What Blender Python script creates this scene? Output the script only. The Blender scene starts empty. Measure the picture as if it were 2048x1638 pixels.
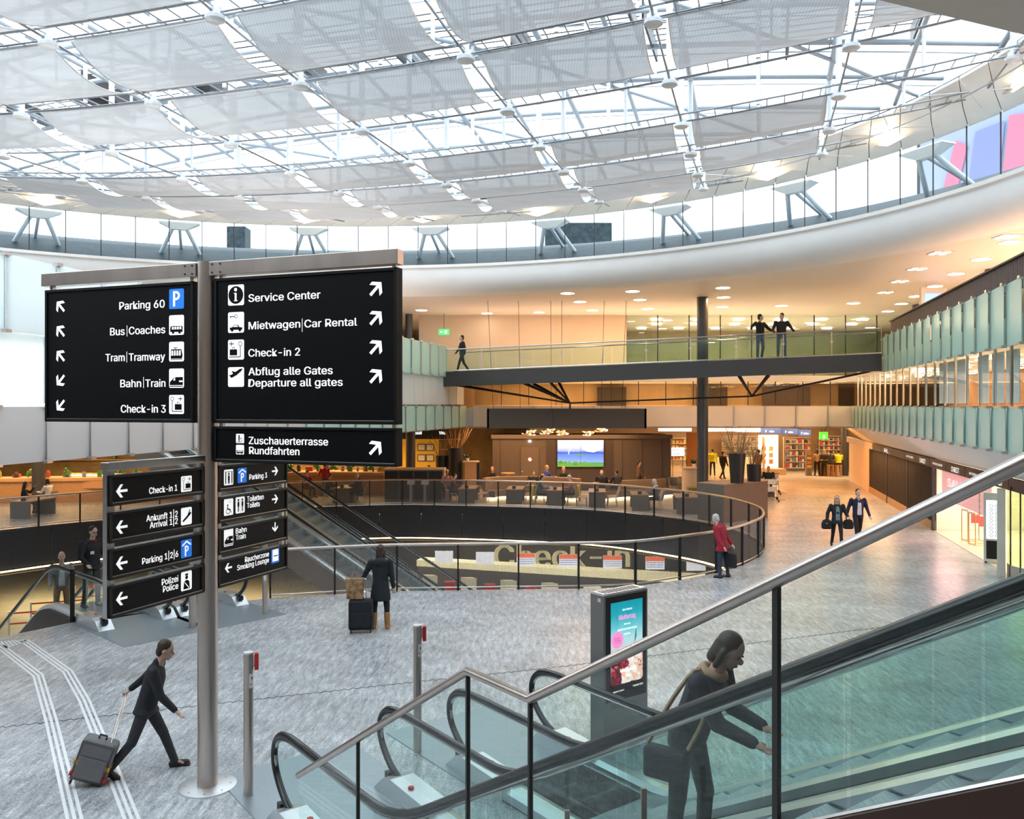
import bpy, bmesh, math, random
from mathutils import Vector as V, Matrix, Euler
random.seed(7)
C = bpy.context.scene.collection
SC = bpy.context.scene
# ------------------------------------------------------------------ camera, sky, exposure
F, HZ, CX, ZC = 1700.0, 811.0, 1024.0, 4.7        # focal length and horizon in pixels of the 2048x1638 frame, eye height
cam_data = bpy.data.cameras.new('camera')
cam_data.sensor_width = 36.0
cam_data.lens = F / 2048 * 36
cam_data.shift_y = -8 / 2048
cam_data.clip_start = 0.05
cam_data.clip_end = 400
cam = bpy.data.objects.new('camera', cam_data)
cam.location = (0, 0, ZC)
cam.rotation_euler = (math.pi / 2, 0, 0)
C.objects.link(cam)
SC.camera = cam
world = bpy.data.worlds.new('overcast_sky')
SC.world = world
world.use_nodes = True
_wn = world.node_tree.nodes
_tc = _wn.new('ShaderNodeTexCoord'); _sx = _wn.new('ShaderNodeSeparateXYZ'); _cr = _wn.new('ShaderNodeValToRGB')
_cr.color_ramp.elements[0].position = .47; _cr.color_ramp.elements[0].color = (.10, .105, .11, 1)
_cr.color_ramp.elements[1].position = .5; _cr.color_ramp.elements[1].color = (.80, .91, 1, 1)
_mr = _wn.new('ShaderNodeMath'); _mr.operation = 'MULTIPLY_ADD'; _mr.inputs[1].default_value = .5; _mr.inputs[2].default_value = .5
for _a, _b in ((_tc.outputs['Generated'], _sx.inputs[0]), (_sx.outputs[2], _mr.inputs[0]), (_mr.outputs[0], _cr.inputs[0]), (_cr.outputs[0], _wn['Background'].inputs[0])): world.node_tree.links.new(_a, _b)
_wn['Background'].inputs[1].default_value = 3.2
SC.view_settings.view_transform = 'Standard'
SC.view_settings.look = 'None'
SC.view_settings.exposure = 0.4
SC.view_settings.gamma = 1.0
SC.view_settings.use_curve_mapping = False
SC.cycles.use_denoising = True
SC.cycles.max_bounces = 7
SC.cycles.diffuse_bounces = 4
SC.cycles.glossy_bounces = 3
SC.cycles.transmission_bounces = 3
SC.cycles.transparent_max_bounces = 24
SC.cycles.caustics_reflective = False
SC.cycles.caustics_refractive = False
SC.cycles.sample_clamp_indirect = 6

# ------------------------------------------------------------------ helpers
INV = {}
def px(x, y, Y): return V(((x - CX) / F * Y, Y, ZC - (y - HZ) / F * Y))
def fl(x, y, z=0.0):
    Y = F * (ZC - z) / (y - HZ)
    return V(((x - CX) / F * Y, Y, z))
def lin(h):
    c = [int(h[i:i + 2], 16) / 255 for i in (0, 2, 4)]
    return tuple(a / 12.92 if a <= .04045 else ((a + .055) / 1.055) ** 2.4 for a in c)

def tag(o, label=None, cat=None, group=None, kind=None):
    if label: o['label'] = label
    if cat: o['category'] = cat
    if group: o['group'] = group
    if kind: o['kind'] = kind
    return o
def thing(name, label, cat, loc=(0, 0, 0), rotz=0.0, group=None, kind=None):
    o = bpy.data.objects.new(name, None)
    o.empty_display_size = .1
    C.objects.link(o)
    o.location = loc
    o.rotation_euler = (0, 0, rotz)
    INV[o.name] = (Matrix.Translation(V(loc)) @ Matrix.Rotation(rotz, 4, 'Z')).inverted()
    return tag(o, label, cat, group, kind)
def copy_tree(o, loc=None, rotz=None, label=None, group=None):
    r = o.copy(); C.objects.link(r)
    if loc is not None: r.location = loc
    if rotz is not None: r.rotation_euler = (0, 0, rotz)
    if label: r['label'] = label
    if group: r['group'] = group
    for ch in list(o.children):
        c = ch.copy(); C.objects.link(c); c.parent = r
        for g in list(ch.children):
            d = g.copy(); C.objects.link(d); d.parent = c
    return r

class G:
    def __init__(s): s.v, s.f, s.uv = [], [], {}
    def add(s, vs, fs):
        o = len(s.v); s.v += [V(p) for p in vs]; s.f += [tuple(i + o for i in f) for f in fs]; return s
    def obb(s, p, a, b, c):
        p, a, b, c = V(p), V(a), V(b), V(c)
        q = [p, p + a, p + a + b, p + b]
        return s.add(q + [x + c for x in q], [(3, 2, 1, 0), (4, 5, 6, 7), (0, 1, 5, 4), (1, 2, 6, 5), (2, 3, 7, 6), (3, 0, 4, 7)])
    def box(s, c, d, rz=0.0, ax=None):
        if ax is None:
            ca, sa = math.cos(rz), math.sin(rz)
            ax = (V((ca, sa, 0)), V((-sa, ca, 0)), V((0, 0, 1)))
        a, b, e = V(ax[0]) * d[0], V(ax[1]) * d[1], V(ax[2]) * d[2]
        return s.obb(V(c) - (a + b + e) / 2, a, b, e)
    def plate(s, poly, ext):
        n = len(poly); P = [V(p) for p in poly]; e = V(ext)
        return s.add(P + [p + e for p in P], [tuple(range(n - 1, -1, -1)), tuple(range(n, 2 * n))] + [(i, (i + 1) % n, n + (i + 1) % n, n + i) for i in range(n)])
    def poly(s, P): return s.add(P, [tuple(range(len(P)))])
    def loft(s, rings, cap=True, close=False):
        n = len(rings[0]); m = len(rings)
        fs = []
        for i in range(m if close else m - 1):
            j = (i + 1) % m
            for k in range(n):
                l = (k + 1) % n
                fs.append((i * n + k, i * n + l, j * n + l, j * n + k))
        if cap and not close: fs += [tuple(range(n - 1, -1, -1)), tuple((m - 1) * n + k for k in range(n))]
        return s.add([p for r in rings for p in r], fs)
    def tube(s, pts, r, n=8, closed=False, r2=None):
        P = [V(p) for p in pts]; m = len(P); rings = []; N = None
        for i in range(m):
            a = P[i - 1] if (i or closed) else P[0]
            b = P[(i + 1) % m] if (i < m - 1 or closed) else P[-1]
            t = (b - a).normalized()
            if N is None:
                N = t.cross(V((0, 0, 1)))
                if N.length < .01: N = t.cross(V((1, 0, 0)))
            N = (N - t * N.dot(t)).normalized()
            B = t.cross(N)
            rr = r if r2 is None else r + (r2 - r) * i / max(1, m - 1)
            rings.append([P[i] + (N * math.cos(2 * math.pi * k / n) + B * math.sin(2 * math.pi * k / n)) * rr for k in range(n)])
        return s.loft(rings, close=closed)
    def cyl(s, a, b, r, r2=None, n=16): return s.tube([a, b], r, n, r2=r2)
    def sweep(s, path, prof, closed=False):
        """profile of (sideways, up) pairs carried along a path; sideways is horizontal, up is vertical"""
        P = [V(p) for p in path]; m = len(P); rings = []
        for i in range(m):
            a = P[i - 1] if (i or closed) else P[0]
            b = P[(i + 1) % m] if (i < m - 1 or closed) else P[-1]
            t = b - a; t.z = 0
            t = t.normalized() if t.length > 1e-6 else V((1, 0, 0))
            d = V((t.y, -t.x, 0))
            k = 1.0
            if 0 < i < m - 1 or closed:
                u = (P[i] - a); u.z = 0
                if u.length > 1e-6:
                    cs = u.normalized().dot(t); k = 1 / max(.5, cs)
            rings.append([P[i] + d * q[0] * k + V((0, 0, q[1])) for q in prof])
        return s.loft(rings, close=closed)
    def sphere(s, c, r, n=12, m=8, R=None):
        c = V(c); r = (r, r, r) if not hasattr(r, '__len__') else r
        vs = []; fs = []
        for i in range(1, m):
            th = math.pi * i / m
            for k in range(n):
                ph = 2 * math.pi * k / n
                p = V((r[0] * math.sin(th) * math.cos(ph), r[1] * math.sin(th) * math.sin(ph), r[2] * math.cos(th)))
                vs.append(c + (R @ p if R is not None else p))
        for q in (V((0, 0, r[2])), V((0, 0, -r[2]))): vs.append(c + (R @ q if R is not None else q))
        T, Bt = len(vs) - 2, len(vs) - 1
        for i in range(m - 2):
            for k in range(n):
                l = (k + 1) % n
                fs.append((i * n + k, (i + 1) * n + k, (i + 1) * n + l, i * n + l))
        for k in range(n):
            l = (k + 1) % n
            fs.append((T, k, l)); fs.append((Bt, (m - 2) * n + l, (m - 2) * n + k))
        return s.add(vs, fs)
    def lathe(s, c, prof, n=24):
        c = V(c)
        return s.loft([[c + V((q[0] * math.cos(2 * math.pi * k / n), q[0] * math.sin(2 * math.pi * k / n), q[1])) for k in range(n)] for q in prof])
    def grid(s, fn, nu, nv):
        vs = [fn(i / nu, j / nv) for j in range(nv + 1) for i in range(nu + 1)]
        return s.add(vs, [(j * (nu + 1) + i, j * (nu + 1) + i + 1, (j + 1) * (nu + 1) + i + 1, (j + 1) * (nu + 1) + i) for j in range(nv) for i in range(nu)])
    def merge(s, g): return s.add(g.v, g.f)
    def build(s, name, m, parent=None, smooth=None, bevel=0, uvf=None, fix=True, loc=None):
        me = bpy.data.meshes.new(name)
        inv = INV.get(parent.name) if parent is not None else None
        if inv is None and parent is None:
            if loc is None and s.v:
                xs = [p.x for p in s.v]; ys = [p.y for p in s.v]; zs = [p.z for p in s.v]
                loc = V(((min(xs) + max(xs)) / 2, (min(ys) + max(ys)) / 2, min(zs)))
            inv = Matrix.Translation(-V(loc or (0, 0, 0)))
        me.from_pydata([tuple(inv @ p) for p in s.v], [], s.f)
        if fix:
            b = bmesh.new(); b.from_mesh(me)
            bmesh.ops.recalc_face_normals(b, faces=b.faces)
            b.to_mesh(me); b.free()
        if uvf:
            ul = me.uv_layers.new(name='uv')
            for l in me.loops: ul.data[l.index].uv = uvf(s.v[l.vertex_index])
        if smooth is not None:
            me.shade_smooth()
            me.set_sharp_from_angle(angle=math.radians(smooth))
        for mm in (m if isinstance(m, (list, tuple)) else [m]): me.materials.append(mm)
        o = bpy.data.objects.new(name, me)
        C.objects.link(o)
        if parent is not None:
            o.parent = parent; INV[o.name] = INV[parent.name]
        else:
            o.location = loc; INV[o.name] = inv
        if bevel:
            md = o.modifiers.new('edge', 'BEVEL'); md.width = bevel; md.segments = 2; md.limit_method = 'ANGLE'; md.angle_limit = .6
        return o
def structure(o, label=None): return tag(o, label, None, None, 'structure')

# ------------------------------------------------------------------ materials
M = {}
def new_mat(name):
    m = bpy.data.materials.new(name); m.use_nodes = True
    nt = m.node_tree; b = nt.nodes['Principled BSDF']
    M[name] = m
    return m, nt, b
def mat(name, col, rough=.5, metal=0.0, emit=0.0, ecol=None, var=0.0, scale=8.0, stretch=(1, 1, 1), bump=0.0, spec=.5):
    """plain procedural material; a noise field varies the colour by +-var"""
    m, nt, b = new_mat(name)
    if isinstance(col, str): col = lin(col)
    b.inputs['Base Color'].default_value = (*col, 1)
    b.inputs['Roughness'].default_value = rough
    b.inputs['Metallic'].default_value = metal
    b.inputs['Specular IOR Level'].default_value = spec
    if emit:
        e = ecol or col
        if isinstance(e, str): e = lin(e)
        b.inputs['Emission Color'].default_value = (*e, 1); b.inputs['Emission Strength'].default_value = emit
    if var or bump:
        tc = nt.nodes.new('ShaderNodeTexCoord'); mp = nt.nodes.new('ShaderNodeMapping'); nz = nt.nodes.new('ShaderNodeTexNoise')
        mp.inputs['Scale'].default_value = stretch
        nz.inputs['Scale'].default_value = scale; nz.inputs['Detail'].default_value = 5
        nt.links.new(tc.outputs['Object'], mp.inputs[0]); nt.links.new(mp.outputs[0], nz.inputs['Vector'])
        if var:
            cr = nt.nodes.new('ShaderNodeValToRGB')
            cr.color_ramp.elements[0].position = .3; cr.color_ramp.elements[1].position = .7
            cr.color_ramp.elements[0].color = (*[max(0, c * (1 - var)) for c in col], 1)
            cr.color_ramp.elements[1].color = (*[min(1, c * (1 + var)) for c in col], 1)
            nt.links.new(nz.outputs[0], cr.inputs[0]); nt.links.new(cr.outputs[0], b.inputs['Base Color'])
        if bump:
            bp = nt.nodes.new('ShaderNodeBump'); bp.inputs['Strength'].default_value = bump; bp.inputs['Distance'].default_value = .02
            nt.links.new(nz.outputs[0], bp.inputs['Height']); nt.links.new(bp.outputs[0], b.inputs['Normal'])
    return m
def glass(name, tint, gloss=1.0, rough=.0, ior=1.5):
    """clear pane: tinted transparency with a mirror reflection that follows Fresnel"""
    m, nt, b = new_mat(name); nt.nodes.remove(b)
    out = nt.nodes['Material Output']
    tr = nt.nodes.new('ShaderNodeBsdfTransparent'); tr.inputs[0].default_value = (*tint, 1)
    gl = nt.nodes.new('ShaderNodeBsdfGlossy'); gl.inputs['Roughness'].default_value = rough; gl.inputs[0].default_value = (gloss, gloss, gloss, 1)
    fr = nt.nodes.new('ShaderNodeFresnel'); fr.inputs[0].default_value = ior
    geo = nt.nodes.new('ShaderNodeNewGeometry')
    mx = nt.nodes.new('ShaderNodeMixShader')
    ab = nt.nodes.new('ShaderNodeMath'); ab.operation = 'MINIMUM'; ab.inputs[1].default_value = .7
    nt.links.new(fr.outputs[0], ab.inputs[0])
    sb = nt.nodes.new('ShaderNodeMath'); sb.operation = 'MULTIPLY'
    bf = nt.nodes.new('ShaderNodeMath'); bf.operation = 'SUBTRACT'; bf.inputs[0].default_value = 1
    nt.links.new(geo.outputs['Backfacing'], bf.inputs[1]); nt.links.new(ab.outputs[0], sb.inputs[0]); nt.links.new(bf.outputs[0], sb.inputs[1])
    nt.links.new(sb.outputs[0], mx.inputs[0]); nt.links.new(tr.outputs[0], mx.inputs[1]); nt.links.new(gl.outputs[0], mx.inputs[2])
    nt.links.new(mx.outputs[0], out.inputs[0])
    return m
def frosted(name, col, trans=.35, rough=.25):
    """frosted glass: diffuse, translucent, softly glossy"""
    m, nt, b = new_mat(name)
    if isinstance(col, str): col = lin(col)
    out = nt.nodes['Material Output']
    b.inputs['Base Color'].default_value = (*col, 1); b.inputs['Roughness'].default_value = rough
    tl = nt.nodes.new('ShaderNodeBsdfTranslucent'); tl.inputs[0].default_value = (*col, 1)
    mx = nt.nodes.new('ShaderNodeMixShader'); mx.inputs[0].default_value = trans
    nt.links.new(b.outputs[0], mx.inputs[1]); nt.links.new(tl.outputs[0], mx.inputs[2]); nt.links.new(mx.outputs[0], out.inputs[0])
    return m
def perforated(name, col, pitch, hole, metal=.6, rough=.45):
    """sheet metal with staggered round holes, laid out on the uv of the sheet (metres)"""
    m, nt, b = new_mat(name)
    if isinstance(col, str): col = lin(col)
    b.inputs['Base Color'].default_value = (*col, 1); b.inputs['Roughness'].default_value = rough; b.inputs['Metallic'].default_value = metal
    uv = nt.nodes.new('ShaderNodeUVMap')
    def lat(off):
        a = nt.nodes.new('ShaderNodeVectorMath'); a.operation = 'MULTIPLY_ADD'
        a.inputs[1].default_value = (1 / pitch, 1 / (pitch * 1.3), 0); a.inputs[2].default_value = (off, off, 0)
        f = nt.nodes.new('ShaderNodeVectorMath'); f.operation = 'FRACTION'
        s = nt.nodes.new('ShaderNodeVectorMath'); s.operation = 'SUBTRACT'; s.inputs[1].default_value = (.5, .5, 0)
        s2 = nt.nodes.new('ShaderNodeVectorMath'); s2.operation = 'MULTIPLY'; s2.inputs[1].default_value = (1, 1.3, 0)
        l = nt.nodes.new('ShaderNodeVectorMath'); l.operation = 'LENGTH'
        nt.links.new(uv.outputs[0], a.inputs[0]); nt.links.new(a.outputs[0], f.inputs[0]); nt.links.new(f.outputs[0], s.inputs[0])
        nt.links.new(s.outputs[0], s2.inputs[0]); nt.links.new(s2.outputs[0], l.inputs[0])
        return l
    A, B = lat(0), lat(.5)
    mn = nt.nodes.new('ShaderNodeMath'); mn.operation = 'MINIMUM'
    nt.links.new(A.outputs['Value'], mn.inputs[0]); nt.links.new(B.outputs['Value'], mn.inputs[1])
    gt = nt.nodes.new('ShaderNodeMath'); gt.operation = 'GREATER_THAN'; gt.inputs[1].default_value = hole
    nt.links.new(mn.outputs[0], gt.inputs[0]); nt.links.new(gt.outputs[0], b.inputs['Alpha'])
    return m

def mat_floor():
    m, nt, b = new_mat('granite_floor')
    tc = nt.nodes.new('ShaderNodeTexCoord')
    def nz(scale, sx, sy, rot, det=6, rough=.6):
        mp = nt.nodes.new('ShaderNodeMapping'); mp.inputs['Rotation'].default_value = (0, 0, math.radians(rot)); mp.inputs['Scale'].default_value = (sx, sy, 1)
        n = nt.nodes.new('ShaderNodeTexNoise'); n.inputs['Scale'].default_value = scale; n.inputs['Detail'].default_value = det; n.inputs['Roughness'].default_value = rough
        nt.links.new(tc.outputs['Object'], mp.inputs[0]); nt.links.new(mp.outputs[0], n.inputs['Vector'])
        return n
    a, c, d, e = nz(2.6, 5, 1, 28, 9, .75), nz(2.3, 4.5, 1, -38, 9, .75), nz(24, 1.6, 1, 10, 6, .72), nz(.5, 1, 1.6, 40, 4)
    def mix(x, y, f):
        k = nt.nodes.new('ShaderNodeMix'); k.data_type = 'FLOAT'; k.inputs[0].default_value = f
        nt.links.new(x, k.inputs[2]); nt.links.new(y, k.inputs[3]); return k.outputs[0]
    v = mix(mix(mix(a.outputs[0], c.outputs[0], .45), d.outputs[0], .35), e.outputs[0], .14)
    cr = nt.nodes.new('ShaderNodeValToRGB')
    E = cr.color_ramp.elements
    E[0].position = .40; E[0].color = (.13, .137, .145, 1)
    E[1].position = .60; E[1].color = (.88, .90, .93, 1)
    q = E.new(.5); q.color = (.455, .475, .495, 1)
    nt.links.new(v, cr.inputs[0])
    br = nt.nodes.new('ShaderNodeTexBrick')
    br.inputs['Scale'].default_value = 1.0; br.inputs['Mortar Size'].default_value = .004; br.inputs['Brick Width'].default_value = 1.2; br.inputs['Row Height'].default_value = .6
    br.inputs['Color1'].default_value = (1, 1, 1, 1); br.inputs['Color2'].default_value = (.86, .85, .84, 1); br.inputs['Mortar'].default_value = (.55, .55, .55, 1)
    mp = nt.nodes.new('ShaderNodeMapping'); mp.inputs['Rotation'].default_value = (0, 0, math.radians(14))
    nt.links.new(tc.outputs['Object'], mp.inputs[0]); nt.links.new(mp.outputs[0], br.inputs['Vector'])
    mu = nt.nodes.new('ShaderNodeMix'); mu.data_type = 'RGBA'; mu.blend_type = 'MULTIPLY'; mu.inputs[0].default_value = .8
    nt.links.new(cr.outputs[0], mu.inputs[6]); nt.links.new(br.outputs[0], mu.inputs[7])
    nt.links.new(mu.outputs[2], b.inputs['Base Color'])
    b.inputs['Roughness'].default_value = .3
    b.inputs['Specular IOR Level'].default_value = .45
    return m

mat_floor()
mat('steel', (.62, .60, .58), .28, 1.0, var=.08, scale=3, stretch=(1, 1, .1))
mat('steel_warm', (.58, .50, .45), .28, 1.0, var=.1, scale=4, stretch=(1, 1, .15))
mat('steel_light', (.78, .80, .82), .35, .85)
mat('steel_deck', (.70, .74, .76), .3, .8, var=.06, scale=2)
mat('landing_plate', (.36, .42, .46), .35, .5, var=.08, scale=20, stretch=(1, 8, 1))
mat('white_metal', (.80, .82, .84), .4, .1)
mat('truss_grey', (.34, .36, .38), .4, .3)
mat('truss_tan', (.26, .18, .125), .5, var=.04, scale=2)
mat('roof_tube', (.42, .47, .52), .4, .1)
mat('cable', (.28, .29, .31), .4, .8)
mat('black', (.012, .012, .013), .4)
mat('rubber', (.012, .013, .014), .28, spec=.6)
mat('sign_black', (.004, .004, .0045), .5, spec=.12)
mat('sign_frame', (.007, .007, .0075), .4, spec=.25)
mat('sign_grey', (.013, .011, .010), .45, spec=.2)
mat('sign_grey_frame', (.045, .038, .033), .4, .2, spec=.3)
mat('sign_white', (.9, .9, .88), .5, emit=.55)
mat('sign_text', (.9, .9, .9), .5, emit=.55)
mat('sign_blue', (.012, .16, .62), .5, emit=.5)
mat('plaster_white', (.93, .93, .92), .6, var=.02, scale=1)
mat('soffit', (.80, .76, .71), .55)
mat('cream_panel', (.88, .76, .64), .5, var=.02, scale=2)
mat('ring_panel', (.90, .87, .82), .35, .1, var=.03, scale=2)
mat('bridge_grey', (.062, .057, .055), .45, .3)
mat('column_grey', (.085, .088, .095), .35, .5)
mat('brown_panel', (.085, .062, .045), .5, var=.05, scale=3)
mat('brown_dark', (.045, .03, .024), .5)
mat('brown_clad', (.07, .035, .025), .5, .2)
mat('canopy_brown', (.12, .09, .07), .5)
mat('counter_grey', (.17, .145, .125), .5, var=.06, scale=6, stretch=(6, 6, 1))
mat('wood_warm', (.48, .27, .12), .45, var=.12, scale=6, stretch=(1, 1, 8))
mat('wood_pale', (.55, .40, .27), .5, var=.1, scale=8, stretch=(1, 1, 6))
mat('terracotta_box', (.26, .16, .11), .5, var=.05, scale=4)
mat('planter', (.022, .018, .016), .45)
mat('twig', (.34, .20, .10), .7)
mat('leaf', (.02, .06, .02), .6)
mat('mesh_post', (.025, .025, .027), .4, .5)
mat('olive', (.16, .15, .035), .6)
mat('lime', (.62, .75, .06), .6, emit=.12)
mat('plain_red', (.6, .03, .03), .5)  # plain red colour, without emission
mat('led_warm', (1, .8, .45), .5, emit=5, ecol=(1, .74, .36))
mat('lamp_warm', (1, .9, .75), .5, emit=14, ecol=(1, .86, .62))
mat('lamp_white', (1, 1, 1), .5, emit=7, ecol=(.95, .97, 1))
mat('shop_white', (.86, .80, .70), .6, var=.05, scale=3)
mat('shop_floor', (.80, .68, .55), .3)
mat('exit_green', (.05, .5, .18), .5, emit=1.0)
mat('lime_sign', (.10, .75, .04), .5, emit=1.2)
mat('sticker', (.8, .78, .74), .6)
mat('outer_roof', (.022, .034, .042), .6, .0, spec=.2, var=.4, scale=3, stretch=(1, 6, 1))
glass('glass_clear', (.93, .97, .96))
glass('glass_green', (.82, .928, .91))
glass('glass_rail', (.935, .978, .968))
glass('glass_teal', (.66, .85, .83))
glass('glass_roof', (.96, .975, .985), .6)
glass('glass_dim', (.80, .83, .79))
frosted('frost_teal', (.62, .84, .77), .3)
frosted('frost_grey', (.80, .77, .755), .3)
frosted('frost_pale', (.92, .97, .975), .45)
perforated('mesh_dark', (.16, .155, .15), .040, .335, .3)
perforated('mesh_solid', (.030, .031, .036), .03, .22)
def mat_shade():
    m, nt, b = new_mat('shade_fabric'); out = nt.nodes['Material Output']
    tc = nt.nodes.new('ShaderNodeTexCoord')
    wv = nt.nodes.new('ShaderNodeTexWave'); wv.bands_direction = 'X'; wv.inputs['Scale'].default_value = 5.0; wv.inputs['Distortion'].default_value = 0
    nz = nt.nodes.new('ShaderNodeTexNoise'); nz.inputs['Scale'].default_value = 1.2
    mp = nt.nodes.new('ShaderNodeMapping'); mp.inputs['Scale'].default_value = (.6, 4, 1)
    nt.links.new(tc.outputs['Object'], wv.inputs['Vector']); nt.links.new(tc.outputs['Object'], mp.inputs[0]); nt.links.new(mp.outputs[0], nz.inputs['Vector'])
    ad = nt.nodes.new('ShaderNodeMix'); ad.data_type = 'FLOAT'; ad.inputs[0].default_value = .65
    nt.links.new(wv.outputs['Fac'], ad.inputs[2]); nt.links.new(nz.outputs[0], ad.inputs[3])
    cr = nt.nodes.new('ShaderNodeValToRGB'); cr.color_ramp.elements[0].color = (.43, .43, .44, 1); cr.color_ramp.elements[1].color = (.68, .69, .70, 1)
    nt.links.new(ad.outputs[0], cr.inputs[0])
    nt.links.new(cr.outputs[0], b.inputs['Base Color']); b.inputs['Roughness'].default_value = .6
    tl = nt.nodes.new('ShaderNodeBsdfTranslucent'); nt.links.new(cr.outputs[0], tl.inputs[0])
    mx = nt.nodes.new('ShaderNodeMixShader'); mx.inputs[0].default_value = .17
    nt.links.new(b.outputs[0], mx.inputs[1]); nt.links.new(tl.outputs[0], mx.inputs[2])
    tr = nt.nodes.new('ShaderNodeBsdfTransparent'); m2 = nt.nodes.new('ShaderNodeMixShader'); m2.inputs[0].default_value = .035
    nt.links.new(mx.outputs[0], m2.inputs[1]); nt.links.new(tr.outputs[0], m2.inputs[2]); nt.links.new(m2.outputs[0], out.inputs[0])
mat_shade()

def lamp(name, kind, loc, power, col=(1, 1, 1), size=.2, size_y=None, target=None, spot=60, blend=.6, spread=None):
    d = bpy.data.lights.new(name, kind); d.energy = power; d.color = col
    if kind == 'AREA':
        d.size = size
        if size_y: d.shape = 'RECTANGLE'; d.size_y = size_y
        if spread: d.spread = math.radians(spread)
    else: d.shadow_soft_size = size
    if kind == 'SPOT': d.spot_size = math.radians(spot); d.spot_blend = blend
    o = bpy.data.objects.new(name, d); C.objects.link(o); o.location = loc
    t = V(target) if target is not None else V(loc) - V((0, 0, 1))
    o.rotation_euler = (t - V(loc)).to_track_quat('-Z', 'Y').to_euler()
    return o
WARM = (1, .56, .26)

# lettering: 2D text turned into mesh pieces on a plane
_fcache = {}
try:                                                            # the grotesque that ships with Blender, else the built-in face
    import os
    GROT = bpy.data.fonts.load(os.path.join(bpy.utils.system_resource('DATAFILES'), 'fonts', 'Inter.woff2'))
except Exception:
    GROT = None
def text2d(s, size, squeeze=.92, bold=.012):
    k = (s, squeeze, bold)
    if k not in _fcache:
        cu = bpy.data.curves.new('lettering', 'FONT'); cu.body = s; cu.size = 1; cu.offset = 0; cu.resolution_u = 3; cu.fill_mode = 'FRONT'
        if GROT: cu.font = GROT
        ob = bpy.data.objects.new('lettering', cu); C.objects.link(ob)
        dg = bpy.context.evaluated_depsgraph_get()
        me = bpy.data.meshes.new_from_object(ob.evaluated_get(dg))
        _fcache[k] = ([(v.co.x * squeeze, v.co.y) for v in me.vertices], [tuple(p.vertices) for p in me.polygons])
        if bold > .001:                                         # heavier strokes: the outline laid twice, a little apart
            v_, f_ = _fcache[k]; n_ = len(v_); _fcache[k] = (v_ + [(x + bold * 1.5, y) for x, y in v_], f_ + [tuple(i + n_ for i in q) for q in f_])
        bpy.data.objects.remove(ob); bpy.data.curves.remove(cu); bpy.data.meshes.remove(me)
    vs, fs = _fcache[k]
    return [(x * size, y * size) for x, y in vs], fs
class Face:
    """a flat board: local x along ex, local y along ey, drawn a hair in front of it"""
    def __init__(s, o, ex, ey, lift=.003): s.o, s.ex, s.ey = V(o), V(ex).normalized(), V(ey).normalized(); s.n = s.ex.cross(s.ey); s.lift = lift
    def P(s, x, y, l=1.0): return s.o + s.ex * x + s.ey * y + s.n * s.lift * l
    def text(s, g, t, x, y, size, align='L', squeeze=.92, bold=.012, l=1.0):
        vs, fs = text2d(t, size, squeeze, bold)
        if not vs: return g
        x0, x1 = min(a for a, b in vs), max(a for a, b in vs)
        dx = x - x0 if align == 'L' else x - x1 if align == 'R' else x - (x0 + x1) / 2
        return g.add([s.P(a + dx, b + y, l) for a, b in vs], fs)
    def shape(s, g, pts, l=1.0): return g.poly([s.P(a, b, l) for a, b in pts])
    def rect(s, g, x0, y0, x1, y1, l=1.0): return s.shape(g, [(x0, y0), (x1, y0), (x1, y1), (x0, y1)], l)
    def disc(s, g, x, y, r, l=1.0, n=24, ry=None): return s.shape(g, [(x + r * math.cos(2 * math.pi * k / n), y + (ry or r) * math.sin(2 * math.pi * k / n)) for k in range(n)], l)
    def ring(s, g, x, y, r, w, l=1.0, n=28, a0=0, a1=360):
        m = n; p = []
        for k in range(m):
            t0 = math.radians(a0 + (a1 - a0) * k / m); t1 = math.radians(a0 + (a1 - a0) * (k + 1) / m)
            s.shape(g, [(x + (r - w) * math.cos(t0), y + (r - w) * math.sin(t0)), (x + r * math.cos(t0), y + r * math.sin(t0)), (x + r * math.cos(t1), y + r * math.sin(t1)), (x + (r - w) * math.cos(t1), y + (r - w) * math.sin(t1))], l)
        return g
    def line(s, g, a, b, w, l=1.0):
        d = V((b[0] - a[0], b[1] - a[1])); n = V((-d.y, d.x)).normalized() * w / 2
        return s.shape(g, [(a[0] - n.x, a[1] - n.y), (b[0] - n.x, b[1] - n.y), (b[0] + n.x, b[1] + n.y), (a[0] + n.x, a[1] + n.y)], l)
def catmull(P, n=8, closed=False):
    P = [V(p) for p in P]; m = len(P); out = []
    for i in range(m if closed else m - 1):
        a, b, c, d = (P[(i - 1) % m] if (closed or i) else P[0]), P[i], P[(i + 1) % m], (P[(i + 2) % m] if (closed or i + 2 < m) else P[-1])
        for k in range(n):
            t = k / n
            out.append(.5 * ((2 * b) + (c - a) * t + (2 * a - 5 * b + 4 * c - d) * t * t + (3 * b - a - 3 * c + d) * t ** 3))
    if not closed: out.append(P[-1])
    return out
def resample(P, step):
    L = [0]
    for a, b in zip(P, P[1:]): L.append(L[-1] + (b - a).length)
    n = max(1, round(L[-1] / step)); out = []; j = 0
    for k in range(n + 1):
        t = L[-1] * k / n
        while j < len(L) - 2 and L[j + 1] < t: j += 1
        f = (t - L[j]) / max(1e-9, L[j + 1] - L[j]); out.append(P[j].lerp(P[j + 1], min(1, max(0, f))))
    return out
# ------------------------------------------------------------------ daylight is the sky; lamps of the lower hall and halls at the sides
SH = V((.8, .6, 0)); SU = V((.6, -.8, 0))                      # across / up the near escalators
BA, BB = V((.255, 1, 0)).normalized(), V((1, -.255, 0)).normalized()   # along / across the balconies
UP_ = V((0, 0, 1))
def LX(Y): return -12.7 + .245 * Y
def RX(Y): return 6.35 + .25 * Y
def SXX(Y): return 7.85 + .25 * Y
def EL(th, r, z): return V((-7 + 21 * r * math.cos(th), 20 + 18.7 * r * math.sin(th), z))

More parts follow.
